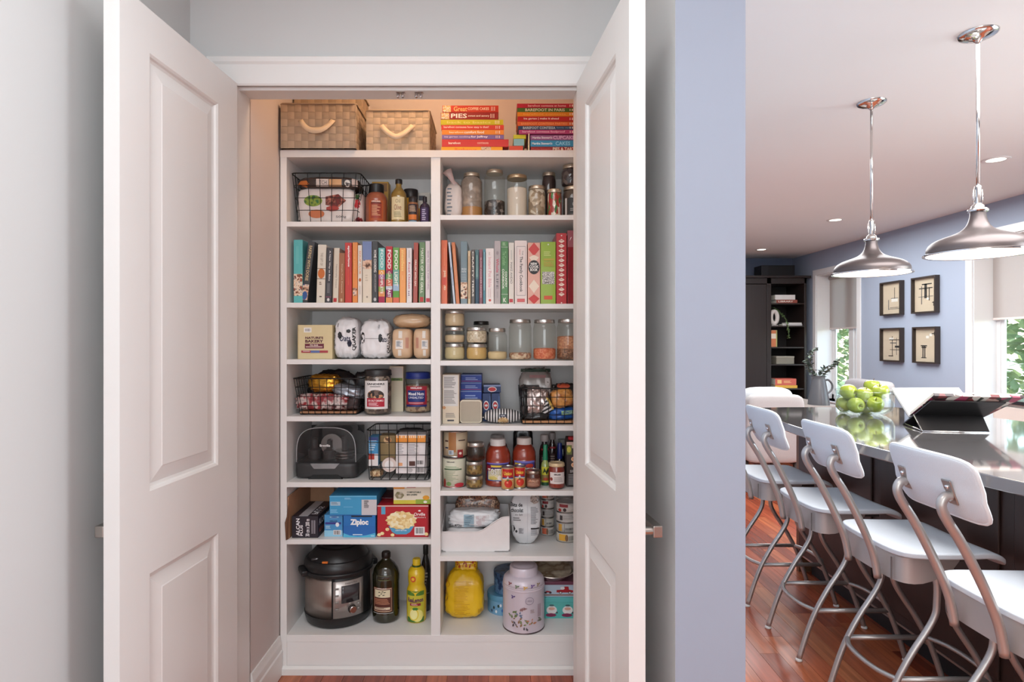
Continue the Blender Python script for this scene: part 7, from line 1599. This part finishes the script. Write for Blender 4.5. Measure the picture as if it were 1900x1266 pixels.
    for sx in (-1, 1):
        MB().tube([(sx * 0.163, -0.155, 0.228), (sx * 0.195, -0.09, 0.228), (sx * 0.205, 0, 0.228), (sx * 0.195, 0.09, 0.228), (sx * 0.163, 0.155, 0.228)], 0.0095, 10, smooth=5).build('footrest_bar', TUBE, t, smooth=True)
    return t
s0 = stool()
index_kids()
SL = ['nearest white mesh stool, its backrest in full view at the right', 'second nearest white mesh stool, standing right behind the nearest', 'third white mesh stool, its backrest overlapping the bowed end of the counter', 'farthest white mesh stool, cut off by the blue wall end']
for k, y in enumerate((1.765, 2.325, 2.88, 3.44)):
    o = s0 if k == 0 else copy_tree(s0)
    o.location = (1.605, y, 0); o['label'] = SL[k]
# ------------------------------------------------------------------ pendants
PMET = M((104, 94, 92), 0.36, 0.65, var=0.05, scale=3)
NICK = M((214, 210, 206), 0.10, 1.0, var=0.02)
def pendant(label, x, y, zb):
    R = 0.205
    t = thing('pendant_lamp', label, 'lamp', (x, y, zb), 'pendant lamps over the island')
    sh = [(0.945, 0.045), (0.955, 0.11), (0.945, 0.18), (0.91, 0.245), (0.85, 0.305), (0.77, 0.355), (0.66, 0.40), (0.53, 0.445), (0.43, 0.485), (0.34, 0.53), (0.27, 0.585), (0.22, 0.645), (0.185, 0.72), (0.163, 0.80), (0.15, 0.88), (0.145, 0.965)]
    MB().lathe([(a * R, b * R) for a, b in sh], 64, caps=False).build('shade', PMET, t, smooth=True)
    MB().lathe([(0.955 * R, 0.012 * R), (1.0 * R, 0.0), (1.02 * R, 0.008 * R), (1.02 * R, 0.035 * R), (0.985 * R, 0.055 * R), (0.93 * R, 0.06 * R), (0.90 * R, 0.05 * R)], 64, caps=False).build('rim', NICK, t, auto=40)
    MB().lathe([(0, 0.012 * R), (0.965 * R, 0.012 * R)], 48, caps=False).build('diffuser', M((255, 244, 226), 0.5, emit=2.2), t)
    MB().lathe([(0.15 * R, 0.945 * R), (0.19 * R, 0.955 * R), (0.20 * R, 0.985 * R), (0.185 * R, 1.015 * R), (0.13 * R, 1.035 * R), (0.12 * R, 1.085 * R), (0.085 * R, 1.12 * R), (0.068 * R, 1.14 * R), (0.068 * R, 1.50 * R), (0.060 * R, 1.53 * R), (0.036 * R, 1.55 * R)], 28).build('neck_cap', NICK, t, auto=40)
    for s_ in (-1, 1):
        MB().tube([(s_ * 0.095 * R, 0, 1.17 * R), (s_ * 0.105 * R, 0, 1.3 * R), (s_ * 0.095 * R, 0, 1.45 * R)], 0.0025, 6).build('yoke_wire', NICK, t, smooth=True)
    top = HC - zb
    MB().lathe([(0.034 * R, 1.54 * R), (0.034 * R, top - 0.02)], 16).build('rod', NICK, t, smooth=True)
    MB().lathe([(0.034 * R, top - 0.045), (0.06 * R, top - 0.04), (0.10 * R, top - 0.030), (0.22 * R, top - 0.024), (0.27 * R, top - 0.020), (0.34 * R, top - 0.014), (0.38 * R, top - 0.006), (0.385 * R, top)], 40).build('canopy', NICK, t, auto=50)
    point('pendant_bulb_light', (x, y, zb - 0.03), 4.0, (1.0, 0.86, 0.68), 0.12)
pendant('nearer brown metal pendant lamp hanging at the right edge of the picture', X(1814.5, 2.736), 2.736, 1.842)
pendant('farther brown metal pendant lamp hanging over the apple bowl', X(1617, 3.527), 3.527, 1.842)
for px, py, lab in ((1848, 296, 'recessed ceiling downlight beside the nearer pendant rod'), (1550, 408, 'recessed ceiling downlight between the wall end and the farther pendant'), (1413, 463, 'recessed ceiling downlight above the dark bookcase')):
    Y = (HC - H) * F / (CY - py)
    t = thing('ceiling_downlight', lab, 'light', (X(px, Y), Y, HC - 0.008), 'recessed ceiling downlights')
    MB().lathe([(0.062, 0.003), (0.088, 0.0), (0.092, 0.004), (0.092, 0.008)], 32, caps=False).build('trim_ring', M((226, 222, 218), 0.4), t, smooth=True)
    MB().lathe([(0, 0.0045), (0.064, 0.0045)], 32, caps=False).build('lens', M((255, 246, 230), 0.5, emit=3.0), t)
# ------------------------------------------------------------------ apples in a glass bowl
BYc = 3.70
bwx = X(1604, BYc)
gb = thing('glass_bowl', 'straight sided clear glass bowl of green apples on the island', 'bowl', (bwx, BYc, CT + 0.0005))
R = 0.158
MB().lathe([(0, 0.004), (R * 0.55, 0.0), (R * 0.72, 0.006), (R * 0.92, 0.028), (R, 0.060), (R * 1.0, 0.135), (R * 1.005, 0.150), (R * 0.975, 0.150), (R * 0.97, 0.135), (R * 0.97, 0.062), (R * 0.89, 0.034), (R * 0.70, 0.013), (R * 0.5, 0.008), (0, 0.009)], 48).build('bowl_shell', glass((244, 248, 246), 1.1), gb, smooth=True)
def apple_mat():
    m = bpy.data.materials.new('green_apple_skin'); m.use_nodes = True
    t = m.node_tree; N = t.nodes; b = N['Principled BSDF']
    tc = N.new('ShaderNodeTexCoord'); no = N.new('ShaderNodeTexNoise'); no.inputs['Scale'].default_value = 9; no.inputs['Detail'].default_value = 3
    t.links.new(tc.outputs['Object'], no.inputs['Vector'])
    cr = N.new('ShaderNodeValToRGB'); e = cr.color_ramp.elements
    e[0].position = 0.32; e[0].color = lin((138, 156, 44)); e[1].position = 0.72; e[1].color = lin((198, 188, 80))
    q = e.new(0.52); q.color = lin((166, 178, 60))
    t.links.new(no.outputs['Fac'], cr.inputs[0]); t.links.new(cr.outputs[0], b.inputs['Base Color'])
    b.inputs['Roughness'].default_value = 0.22; b.inputs['Coat Weight'].default_value = 0.5
    return m
AP = apple_mat()
ap_me = MB().lathe([(0, 0.014), (0.010, 0.006), (0.022, 0.0), (0.034, 0.008), (0.043, 0.026), (0.046, 0.044), (0.044, 0.060), (0.035, 0.075), (0.022, 0.081), (0.010, 0.077), (0.003, 0.068), (0, 0.066)], 26).mesh('apple_body', AP, True)
st_me = MB().tube([(0, 0, 0.066), (0.002, 0, 0.080), (0.006, 0.001, 0.092)], 0.0018, 6).mesh('stem', M((92, 66, 36), 0.7), True)
APL = [(1587.6, 752, 3.66, 95, 10, 'green apple at the front left of the bowl, stem hollow facing forward'), (1624, 751, 3.63, 30, -14, 'green apple at the front right, lower layer of the bowl'), (1566, 750, 3.77, -15, 40, 'green apple low at the back left, pressed against the glass'),
       (1604, 733, 3.69, 14, 5, 'green apple in the middle, between the two front ones and above them'), (1574, 727, 3.72, 105, 35, 'green apple at the upper left of the heap, its dimple facing left'), (1634, 727, 3.66, 12, -20, 'green apple at the upper right of the heap'), (1618, 718, 3.75, 0, 8, 'green apple peeping over the back of the heap'),
       (1606, 753, 3.75, 15, -10, 'green apple hidden low in the middle of the bowl')]
for i, (px, py, Y, rx, ry, lab) in enumerate(APL):
    t = thing('apple', lab, 'apple', (0, 0, 0), 'green apples in the bowl')
    for nm, me in (('apple_body', ap_me), ('stem', st_me)):
        o = bpy.data.objects.new(nm, me); COL.objects.link(o); o.parent = t
    rot = Matrix.Rotation(math.radians(rx), 4, 'X') @ Matrix.Rotation(math.radians(ry), 4, 'Y')
    k = 1.03
    c = rot @ Vector((0, 0, 0.041 * k))
    t.rotation_euler = rot.to_euler(); t.scale = (k, k, k)
    t.location = Vector((X(px, Y), Y, Z(py, Y))) - c
# ------------------------------------------------------------------ book on its stand
u = Vector((0.985, -0.175, 0)).normalized(); nrm = Vector((u.y, -u.x, 0))      # along the stand, and towards the viewer
def slab(name, a, b, c, d, th, m, parent, org, tv=None):
    A, B_, C_, D_ = [Vector(q) - org for q in (a, b, c, d)]
    n_ = tv or (B_ - A).cross(D_ - A).normalized() * th
    vs = [A, B_, C_, D_, A + n_, B_ + n_, C_ + n_, D_ + n_]
    return MB().add(vs, [(3, 2, 1, 0), (4, 5, 6, 7), (0, 1, 5, 4), (1, 2, 6, 5), (2, 3, 7, 6), (3, 0, 4, 7)]).build(name, m, parent)
def pt(px, py, Y): return Vector((X(px, Y), Y, Z(py, Y)))
BLK = M((34, 32, 32), 0.32, coat=0.4)
org = Vector((2.35, 3.1, CT + 0.0005))
sd = thing('book_stand', 'black folding cookbook stand on the island, seen from behind', 'stand', org)
P0 = Vector((X(1674, 3.24), 3.24, CT + 0.004)); P1 = P0 + u * 0.31
T0 = pt(1727, 743, 3.03); T1 = T0 + (pt(1857, 746, 2.99) - T0).normalized() * 0.345
slab('back_plate', P0, P1, T1, T0, 0.006, BLK, sd, org)
M0, M1 = P0.lerp(T0, 0.42), P1.lerp(T1, 0.42)
F0, F1 = pt(1711, 801, 2.985), pt(1836, 804, 2.935)
F0.z = F1.z = CT + 0.003
slab('support_plate', F0, F1, M1 - Vector((0, 0, 0.004)), M0 - Vector((0, 0, 0.004)), 0.004, BLK, sd, org)
MB().tube([F0 - org, M0 - org - Vector((0, 0, 0.002))], 0.004, 8).build('strut', M((120, 116, 112), 0.3, 0.8), sd, smooth=True)
MB().tube([P0 - org + nrm * 0.03 + Vector((0, 0, 0.005)), F0 - org + Vector((0, 0, 0.002))], 0.003, 8).build('base_wire', NICK, sd, smooth=True)
MB().tube([F0 - org, F1 - org], 0.0035, 8).build('front_edge', NICK, sd, smooth=True)
ob = thing('open_book', 'open cookbook lying on the black stand, white pages facing the window', 'book', org)
upn = (T0 - P0).cross(u).normalized()
if upn.z < 0: upn = -upn
o4 = upn * 0.008
a0, a1, b1, b0 = P0.lerp(T0, 0.30) + o4, P1.lerp(T1, 0.30) + o4 + u * 0.03, T1 + o4 + (T1 - P1) * 0.13 + u * 0.06, T0 + o4 + (T0 - P0) * 0.13
COVER = speck([(60, 44, 44), (150, 60, 84), (186, 150, 140), (60, 60, 54), (120, 56, 56), (196, 186, 176)], 26, 0.3, 'voronoi', 0)
slab('cover', a0, a1, b1, b0, 0.003, COVER, ob, org, upn * 0.003)
slab('page_block', a0 + upn * 0.003 + u * 0.004, a1 + upn * 0.003 - u * 0.004, b1 + upn * 0.003 - u * 0.004, b0 + upn * 0.003 + u * 0.004, 0.02, PAGEV, ob, org, upn * 0.017)
slab('printed_edge', b0 - upn * 0.001, b1 - upn * 0.001, b1 + upn * 0.014, b0 + upn * 0.014, 0.002, COVER, ob, org, -nrm * -0.002)
c0 = P0.lerp(T0, 0.30) + upn * 0.014 - nrm * 0.004; c1 = c0 + u * 0.34
E0, E1 = pt(1655, 720, 3.50), pt(1779, 719.5, 3.46)
pn = (E0 - c0).cross(u).normalized()
if pn.y > 0: pn = -pn
slab('page_block', c0 + pn * 0.0, c1, E1, E0, 0.014, M((250, 248, 246), 0.7, var=0.02), ob, org, -pn * 0.014)
slab('cover', c0 - pn * 0.015, c1 - pn * 0.015, E1 - pn * 0.015, E0 - pn * 0.015, 0.003, M((120, 130, 126), 0.4), ob, org, -pn * 0.003)
# ------------------------------------------------------------------ window wall: four box frames
FR = M((54, 45, 40), 0.5, var=0.1)
def frame(label, pxa, pxb, z0, z1, strokes):
    ya, yb = (WX - 0.055) * F / (pxa - CX), (WX - 0.055) * F / (pxb - CX)
    yc = (ya + yb) / 2; w_ = ya - yb; h = z1 - z0
    t = thing('box_frame', label, 'picture', (WX - 0.001, yc, (z0 + z1) / 2), 'dark box frames on the blue wall')
    d = 0.055; b = 0.018
    mb = MB()
    for q in ((-w_ / 2, w_ / 2, -h / 2, -h / 2 + b), (-w_ / 2, w_ / 2, h / 2 - b, h / 2), (-w_ / 2, -w_ / 2 + b, -h / 2 + b, h / 2 - b), (w_ / 2 - b, w_ / 2, -h / 2 + b, h / 2 - b)):
        mb.box(-d, 0, q[0], q[1], q[2], q[3])
    mb.build('moulding', FR, t)
    MB().box(-0.018, -0.012, -w_ / 2 + b, w_ / 2 - b, -h / 2 + b, h / 2 - b).build('mount_board', M((214, 198, 178), 0.8, var=0.03), t)
    for a, c, ww, hh, col in strokes:   # a: from far (left) 0 .. 1, c: from the bottom
        y = w_ / 2 - b - (w_ - 2 * b) * a; z = -h / 2 + b + (h - 2 * b) * c
        MB().box(-0.020, -0.0179, y - ww * w_ / 2, y + ww * w_ / 2, z - hh * h / 2, z + hh * h / 2).build('ink_stroke', M(col, 0.7), t)
    MB().box(-0.050, -0.048, -w_ / 2 + b, w_ / 2 - b, -h / 2 + b, h / 2 - b).build('glazing', glass(refl=0.5), t)
K = (54, 52, 54); GY = (120, 116, 116); WH = (240, 238, 234)
frame('upper left dark box frame, thin vertical mast and white shape', 1632, 1670, 1.775, 2.20, [(0.62, 0.66, 0.02, 0.34, K), (0.62, 0.44, 0.30, 0.10, WH), (0.62, 0.50, 0.34, 0.02, GY), (0.30, 0.30, 0.03, 0.30, GY), (0.60, 0.16, 0.5, 0.015, GY), (0.6, 0.20, 0.4, 0.012, K)])
frame('upper right dark box frame, crossing black brush strokes', 1690, 1735, 1.775, 2.20, [(0.55, 0.82, 0.40, 0.03, K), (0.5, 0.70, 0.55, 0.025, K), (0.50, 0.62, 0.10, 0.40, K), (0.32, 0.50, 0.03, 0.5, GY), (0.66, 0.52, 0.03, 0.36, K), (0.5, 0.45, 0.6, 0.015, GY), (0.88, 0.26, 0.16, 0.02, K), (0.86, 0.22, 0.03, 0.12, K), (0.6, 0.38, 0.1, 0.05, WH)])
frame('lower left dark box frame, ladder of fine black lines', 1632, 1670, 1.19, 1.615, [(0.5, 0.45, 0.02, 0.6, K), (0.72, 0.45, 0.02, 0.5, GY), (0.6, 0.66, 0.45, 0.02, K), (0.55, 0.56, 0.3, 0.03, GY), (0.75, 0.44, 0.2, 0.06, K), (0.65, 0.34, 0.5, 0.015, K), (0.42, 0.14, 0.22, 0.025, K), (0.45, 0.70, 0.2, 0.06, WH)])
frame('lower right dark box frame, black column at its foot and cross at its top', 1692, 1736, 1.19, 1.615, [(0.33, 0.30, 0.03, 0.34, K), (0.43, 0.30, 0.03, 0.34, K), (0.38, 0.30, 0.02, 0.30, GY), (0.38, 0.48, 0.26, 0.03, K), (0.38, 0.43, 0.2, 0.03, K), (0.38, 0.12, 0.22, 0.02, K), (0.86, 0.84, 0.22, 0.025, K), (0.86, 0.84, 0.03, 0.10, K), (0.55, 0.74, 0.12, 0.07, WH), (0.7, 0.80, 0.1, 0.07, WH)])
# ------------------------------------------------------------------ bookcase
ESP = M((42, 32, 29), 0.4, var=0.2, scale=4, stretch=(12, 12, 0.7))
BFY = 9.55; BX1 = 4.90; BX0 = 2.9
bk_top = Z(516, BFY)
bc = thing('bookcase', 'tall dark brown bookcase with a crown moulding in the far corner', 'bookcase', (3.9, 9.85, 0))
def bcb(name, x0, x1, y0, y1, z0, z1, m=ESP, bev=0.003): return MB().box(x0 - 3.9, x1 - 3.9, y0 - 9.85, y1 - 9.85, z0, z1).build(name, m, bc, bevel=bev)
xs0, xs1 = X(1431, BFY), X(1491.5, BFY)
bcb('side_panel', BX1 - 0.035, BX1, BFY, 10.17, 0, bk_top)
bcb('side_panel', BX0, BX0 + 0.04, BFY, 10.17, 0, bk_top)
bcb('partition', xs0 - 0.07, xs0, BFY, 10.17, 0, bk_top)
bcb('back_panel', BX0, BX1, 10.15, 10.17, 0, bk_top, M((30, 24, 22), 0.5))
bcb('top_panel', BX0, BX1, BFY, 10.17, bk_top - 0.09, bk_top)
bcb('crown', BX0 - 0.03, BX1 + 0.05, BFY - 0.05, 10.17, bk_top, bk_top + 0.035)
bcb('plinth', BX0, BX1, BFY + 0.02, 10.17, 0, 0.1)
bcb('door', BX0 + 0.04, (BX0 + xs0) / 2 - 0.02, BFY + 0.002, BFY + 0.022, 0.1, bk_top - 0.10)
bcb('door', (BX0 + xs0) / 2 - 0.015, xs0 - 0.075, BFY + 0.002, BFY + 0.022, 0.1, bk_top - 0.10)
SHZ = [Z(v, BFY) for v in (562.5, 604.5, 644, 676, 721, 770)]
for z in SHZ: bcb('shelf', xs0, BX1 - 0.035, BFY + 0.01, 10.15, z - 0.022, z)
def bookX(px): return X(px, BFY + 0.06)
def fb(label, a, b, z, th, col, words=None, grp=None, y=BFY + 0.05, d=0.2):
    w_ = bookX(b) - bookX(a)
    it = Item('book', label, 'book', bookX((a + b) / 2), y + d / 2, z + 0.0005, w_, d, th, grp)
    it.part('cover', MB().box(-w_ / 2, w_ / 2, -d / 2, d / 2, 0, th), M(col, 0.5), bevel=0.002)
    MB().box(-w_ / 2 - 0.001, w_ / 2 - 0.006, -d / 2 + 0.004, d / 2 - 0.004, 0.004, th - 0.004).build('page_block', PAGEV, it.root)
    if words: it.txt(words, 0.1, 0.8, 0.25, 0.75, (240, 226, 214), bold=0.02)
    return it
q = fb('rust red book lying under a white one, top bookcase shelf', 1440, 1479, SHZ[0], 0.055, (150, 76, 62), 'LIBRARY')
fb('thick white book on top of the rust red one in the bookcase', 1438, 1475, SHZ[0] + 0.056, 0.078, (226, 222, 218))
q = fb('thin white book lying beside the ring sculpture', 1452, 1488, SHZ[1], 0.028, (206, 202, 200), d=0.14); fb('thin pale book on top of the thin white one', 1457, 1487, SHZ[1] + 0.029, 0.02, (226, 222, 220), d=0.13)
it = Item('book', 'orange book with a pale square standing on the third bookcase shelf', 'book', bookX(1436), BFY + 0.15, SHZ[2] + 0.0005, 0.095, 0.2, 0.265); it.part('cover', MB().box(-0.0475, 0.0475, -0.1, 0.1, 0, 0.265), M((196, 112, 72), 0.5), bevel=0.002); it.plate(0, 1, 0.5, 0.8, (222, 204, 186)); it.plate(0.8, 1, 0, 1, (150, 150, 90))
MB().box(-0.042, 0.042, -0.096, 0.098, 0.262, 0.2665).build('page_block', PAGEV, it.root)
it = Item('storage_box', 'grey woven box on the fourth bookcase shelf', 'box', bookX(1456.5), BFY + 0.15, SHZ[3] + 0.0005, 0.285, 0.2, 0.125); it.part('box_body', MB().box(-0.1425, 0.1425, -0.1, 0.1, 0, 0.10), M((128, 120, 106), 0.8, var=0.2, scale=80), bevel=0.004); it.part('lid', MB().box(-0.146, 0.146, -0.104, 0.104, 0.10, 0.125), M((150, 142, 128), 0.8, var=0.2, scale=80), bevel=0.004)
fb('yellow book lying under the red patterned one, low bookcase shelf', 1438, 1479, SHZ[4], 0.045, (226, 170, 60)); q = fb('red patterned book on top of the yellow one, low bookcase shelf', 1438, 1477, SHZ[4] + 0.046, 0.105, (206, 96, 76)); q.plate(0.1, 0.3, 0.25, 0.8, (236, 190, 120)); q.lines(0.4, 0.9, 0.3, 0.7, 3, (240, 190, 130))
rg = thing('ring_sculpture', 'white ring shaped ornament on the second bookcase shelf', 'ornament', (bookX(1438.5), BFY + 0.10, SHZ[1] + 0.0005))
MB().tube([(0.052 * math.cos(a), 0, 0.135 + 0.098 * math.sin(a)) for a in [2 * PI * k / 28 for k in range(28)]], 0.032, 12, closed=True).build('ring', M((214, 206, 200), 0.6, var=0.05), rg, smooth=True)
MB().box(-0.05, 0.05, -0.035, 0.035, 0, 0.012).build('foot', M((196, 190, 184), 0.6), rg, bevel=0.003)
def leaves_mesh(pts, size, seed, wdt=0.4):
    rnd_ = random.Random(seed); mb = MB()
    for p_ in pts:
        for _ in range(2):
            d = Vector((rnd_.uniform(-1, 1), rnd_.uniform(-1, 1), rnd_.uniform(-0.6, 0.8))).normalized()
            s_ = d.cross(Vector((0.3, 0.2, 1))).normalized() * size * wdt; e_ = Vector(p_) + d * size; m_ = Vector(p_) + d * size * 0.5
            mb.add([p_, m_ + s_, e_, m_ - s_, m_ + Vector((0, 0, size * 0.08))], [(0, 1, 4), (1, 2, 4), (2, 3, 4), (3, 0, 4)])
    return mb
pl = thing('trailing_plant', 'trailing string plant hanging over the thin books in the bookcase', 'plant', (bookX(1449), BFY + 0.30, SHZ[1] + 0.0005))
MB().lathe([(0.045, 0), (0.055, 0.09), (0.058, 0.1), (0.05, 0.1)], 18, -0.0, 0.0).build('pot', M((90, 96, 80), 0.6), pl, smooth=True)
strand = [(-0.03, -0.02, 0.24), (0.02, -0.12, 0.23), (0.05, -0.24, 0.15), (0.07, -0.315, 0.02), (0.08, -0.325, -0.10), (0.085, -0.325, -0.20)]
P = smooth_poly(strand, 6)
MB().tube(P, 0.004, 5).build('stem', M((90, 110, 70), 0.6), pl, smooth=True)
leaf_pts = P + [(x - 0.03, y + 0.01, z + 0.02) for x, y, z in P[:14]] + [(x - 0.06, y + 0.02, z + 0.05) for x, y, z in P[:8]]
o = leaves_mesh(leaf_pts, 0.035, 4).build('foliage', M((120, 150, 96), 0.55, var=0.2), pl); o['kind'] = 'stuff'
sp = thing('speaker_box', 'black box lying on top of the dark bookcase', 'box', (X(1438, 9.85), 9.88, bk_top + 0.036))
MB().box(-0.27, 0.27, -0.14, 0.14, 0, 0.19).build('case', M((20, 20, 22), 0.5), sp, bevel=0.006)
MB().box(-0.26, -0.16, -0.143, -0.139, 0.01, 0.18).build('grille', M((44, 44, 48), 0.7), sp)
# ------------------------------------------------------------------ dining corner
LIN = M((188, 182, 179), 0.85, var=0.06, scale=120, bump=0.2)
def dining_chair(name, label, x, y, rz, wd, z0, z1, th=0.13, cushion=None):
    t = thing(name, label, 'chair', (x, y, 0), 'upholstered dining chairs', rz)
    b = super_soft(wd, th, z1 - z0, 1, 10, 8, 0.0).deform(lambda a, b_, c: (a * (1 - 0.05 * (c / (z1 - z0)) ** 2), b_ - 0.26 - 0.06 * (c / (z1 - z0)), c + z0))
    b.build('backrest', LIN, t, smooth=True)
    super_soft(wd * 0.98, 0.56, 0.20, 2, 8, 8, 0.0).deform(lambda a, b_, c: (a, b_ + 0.04, c + z0 + 0.02)).build('seat', LIN, t, smooth=True)
    for sx in (-1, 1):
        for sy in (-0.24, 0.26):
            MB().tube([(sx * wd * 0.42, sy, z0 + 0.03), (sx * wd * 0.42, sy, 0.0)], [0.024, 0.018], 8).build('leg', M((56, 42, 36), 0.5), t, smooth=True)
    if cushion:
        super_soft(wd * 0.92, 0.13, 0.31, 6, 10, 3.6, 0.02).deform(lambda a, b_, c: (a - 0.0, b_ - 0.14, c + z0 + 0.40)).build('cushion', M(cushion, 0.85, var=0.05, scale=90), t, smooth=True)
    return t
dining_chair('dining_chair', 'linen dining chair seen from behind, with a white cushion top, beside the wall end', 2.62, 6.02, 0.0, 0.56, 0.29, 0.945, cushion=(204, 205, 206))
dining_chair('dining_chair', 'linen dining chair by the window with a grey cushion, behind the jug', 4.17, 7.15, PI / 2, 0.62, 0.29, 0.98, cushion=(150, 146, 148))
tb = thing('dining_table', 'dining table hidden behind the island, carrying the grey jug', 'table', (3.1, 6.95, 0))
MB().box(-0.75, 0.62, -0.50, 0.50, 0.71, 0.75).build('tabletop', M((150, 140, 134), 0.3, var=0.1), tb, bevel=0.006)
for sx in (-0.66, 0.53):
    for sy in (-0.42, 0.42): MB().box(sx - 0.035, sx + 0.035, sy - 0.035, sy + 0.035, 0, 0.71).build('leg', M((60, 46, 40), 0.5), tb, bevel=0.004)
JY = 6.62
jg = thing('jug', 'grey enamel jug holding eucalyptus sprigs on the dining table', 'jug', (X(1519, JY), JY, 0.7505))
GRY = M((84, 84, 87), 0.4, var=0.06, coat=0.15)
hj = Z(698, JY) - 0.7505; kj = JY / F
MB().lathe([(18.5 * kj, 0), (18.5 * kj, 0.004), (17.5 * kj, hj * 0.2), (11.5 * kj, hj * 0.86), (10.5 * kj, hj * 0.92), (11.5 * kj, hj), (10.5 * kj, hj), (9.5 * kj, hj * 0.92), (10 * kj, hj * 0.8), (0, hj * 0.3)], 28).build('body', GRY, jg, auto=60)
MB().add([(-10 * kj, -0.02, hj * 0.97), (-10 * kj, 0.02, hj * 0.97), (-15 * kj, 0, hj * 1.0), (-10.5 * kj, 0, hj * 0.80)], [(0, 2, 3), (1, 3, 2), (0, 1, 2)]).build('spout', GRY, jg)
MB().tube([(10.5 * kj, 0, hj * 0.84), (18 * kj, 0, hj * 0.86), (25 * kj, 0, hj * 0.70), (24 * kj, 0, hj * 0.52), (15 * kj, 0, hj * 0.36)], 0.011, 8, smooth=5).build('handle', GRY, jg, smooth=True)
eu = thing('eucalyptus_sprigs', 'sprigs of grey green eucalyptus standing in the jug', 'plant', (jg.location.x, JY, 0.7505 + hj * 0.82))
def sprig(pts): return smooth_poly([(a * kj, b, c * kj) for a, b, c in pts], 5)
EUC = M((96, 108, 98), 0.6, var=0.25, scale=30)
k0 = -hj * 0.3
for i, s_ in enumerate(([(0, 0, -12), (-3, 0.0, 6), (-12, 0.02, 30), (-14, 0.03, 48), (-3, 0.03, 62)], [(0, 0, -12), (4, 0, 6), (14, -0.02, 18), (26, -0.03, 30), (31, -0.03, 38)], [(0, 0, -12), (-4, 0.02, 6), (-15, 0.04, 22), (-20, 0.05, 38)], [(0, 0.0, -12), (3, 0.02, 4), (10, 0.05, 18), (18, 0.06, 24)])):
    P = sprig(s_)
    st = MB().tube(P, 0.003, 5).build('stem', M((110, 92, 74), 0.7), eu, smooth=True)
    o = leaves_mesh(P[5:] + P[7:], 0.046, 20 + i, 0.42).build('foliage', EUC, eu); o['kind'] = 'stuff'
# pale sideboard with a dark top under the near window
sbx = 4.15
sb = thing('sideboard', 'cream cabinet with a thin black top under the near window', 'cabinet', (4.515, 4.25, 0))
MB().box(-0.40, 0.42, -0.75, 0.75, 0.08, 0.945).build('carcass', M((226, 216, 206), 0.45, var=0.03), sb, bevel=0.003)
MB().box(-0.43, 0.43, -0.78, 0.78, 0.945, 0.975).build('worktop', M((38, 36, 38), 0.2), sb, bevel=0.003)
MB().box(-0.36, 0.40, -0.72, 0.72, 0.0, 0.08).build('plinth', M((200, 192, 184), 0.5), sb)
for k in range(3): MB().box(-0.418, -0.40, -0.72 + 0.49 * k, -0.26 + 0.49 * k, 0.12, 0.70).build('door', M((230, 220, 210), 0.45, var=0.03), sb, bevel=0.004)
for k in range(3): MB().box(-0.418, -0.40, -0.72 + 0.49 * k, -0.26 + 0.49 * k, 0.73, 0.92).build('drawer', M((230, 220, 210), 0.45, var=0.03), sb, bevel=0.004)
# ------------------------------------------------------------------ garden seen below the blinds
gr = boxes('ground', [(5.26, 30, -6, 24, -0.4, -0.15)], M((104, 120, 70), 0.9, var=0.3, scale=3))
LEAF = M((142, 164, 112), 0.6, var=0.35, scale=6)
def tree(label, x, y, h, r, seed):
    t = thing('garden_tree', label, 'tree', (x, y, -0.15), 'garden trees')
    MB().tube([(0, 0, 0), (0.03, 0.02, h * 0.4), (0, 0.05, h * 0.7)], [0.09, 0.07, 0.04], 8).build('trunk', M((96, 78, 62), 0.8), t, smooth=True)
    rnd_ = random.Random(seed); pts = []
    for _ in range(900):
        d = Vector((rnd_.gauss(0, 1), rnd_.gauss(0, 1), rnd_.gauss(0, 1))).normalized() * r * rnd_.random() ** 0.35
        pts.append((d.x, d.y, h * 0.62 + d.z * 1.25))
    o = leaves_mesh(pts, 0.20, seed, 0.45).build('foliage', LEAF, t); o['kind'] = 'stuff'
tree('bushy garden tree seen through the far window', 9.5, 15.6, 3.0, 1.5, 1)
tree('garden tree seen through the window at the right edge', 8.6, 9.4, 3.2, 1.5, 2)
fn = thing('garden_fence', 'white garden fence outside the windows', 'fence', (12.5, 14, -0.15))
for k in range(26): MB().box(-0.02, 0.02, -0.22, 0.22, 0.05, 1.15).build('board', M((232, 230, 226), 0.6), fn, loc=(0, -6 + k * 0.46, 0))
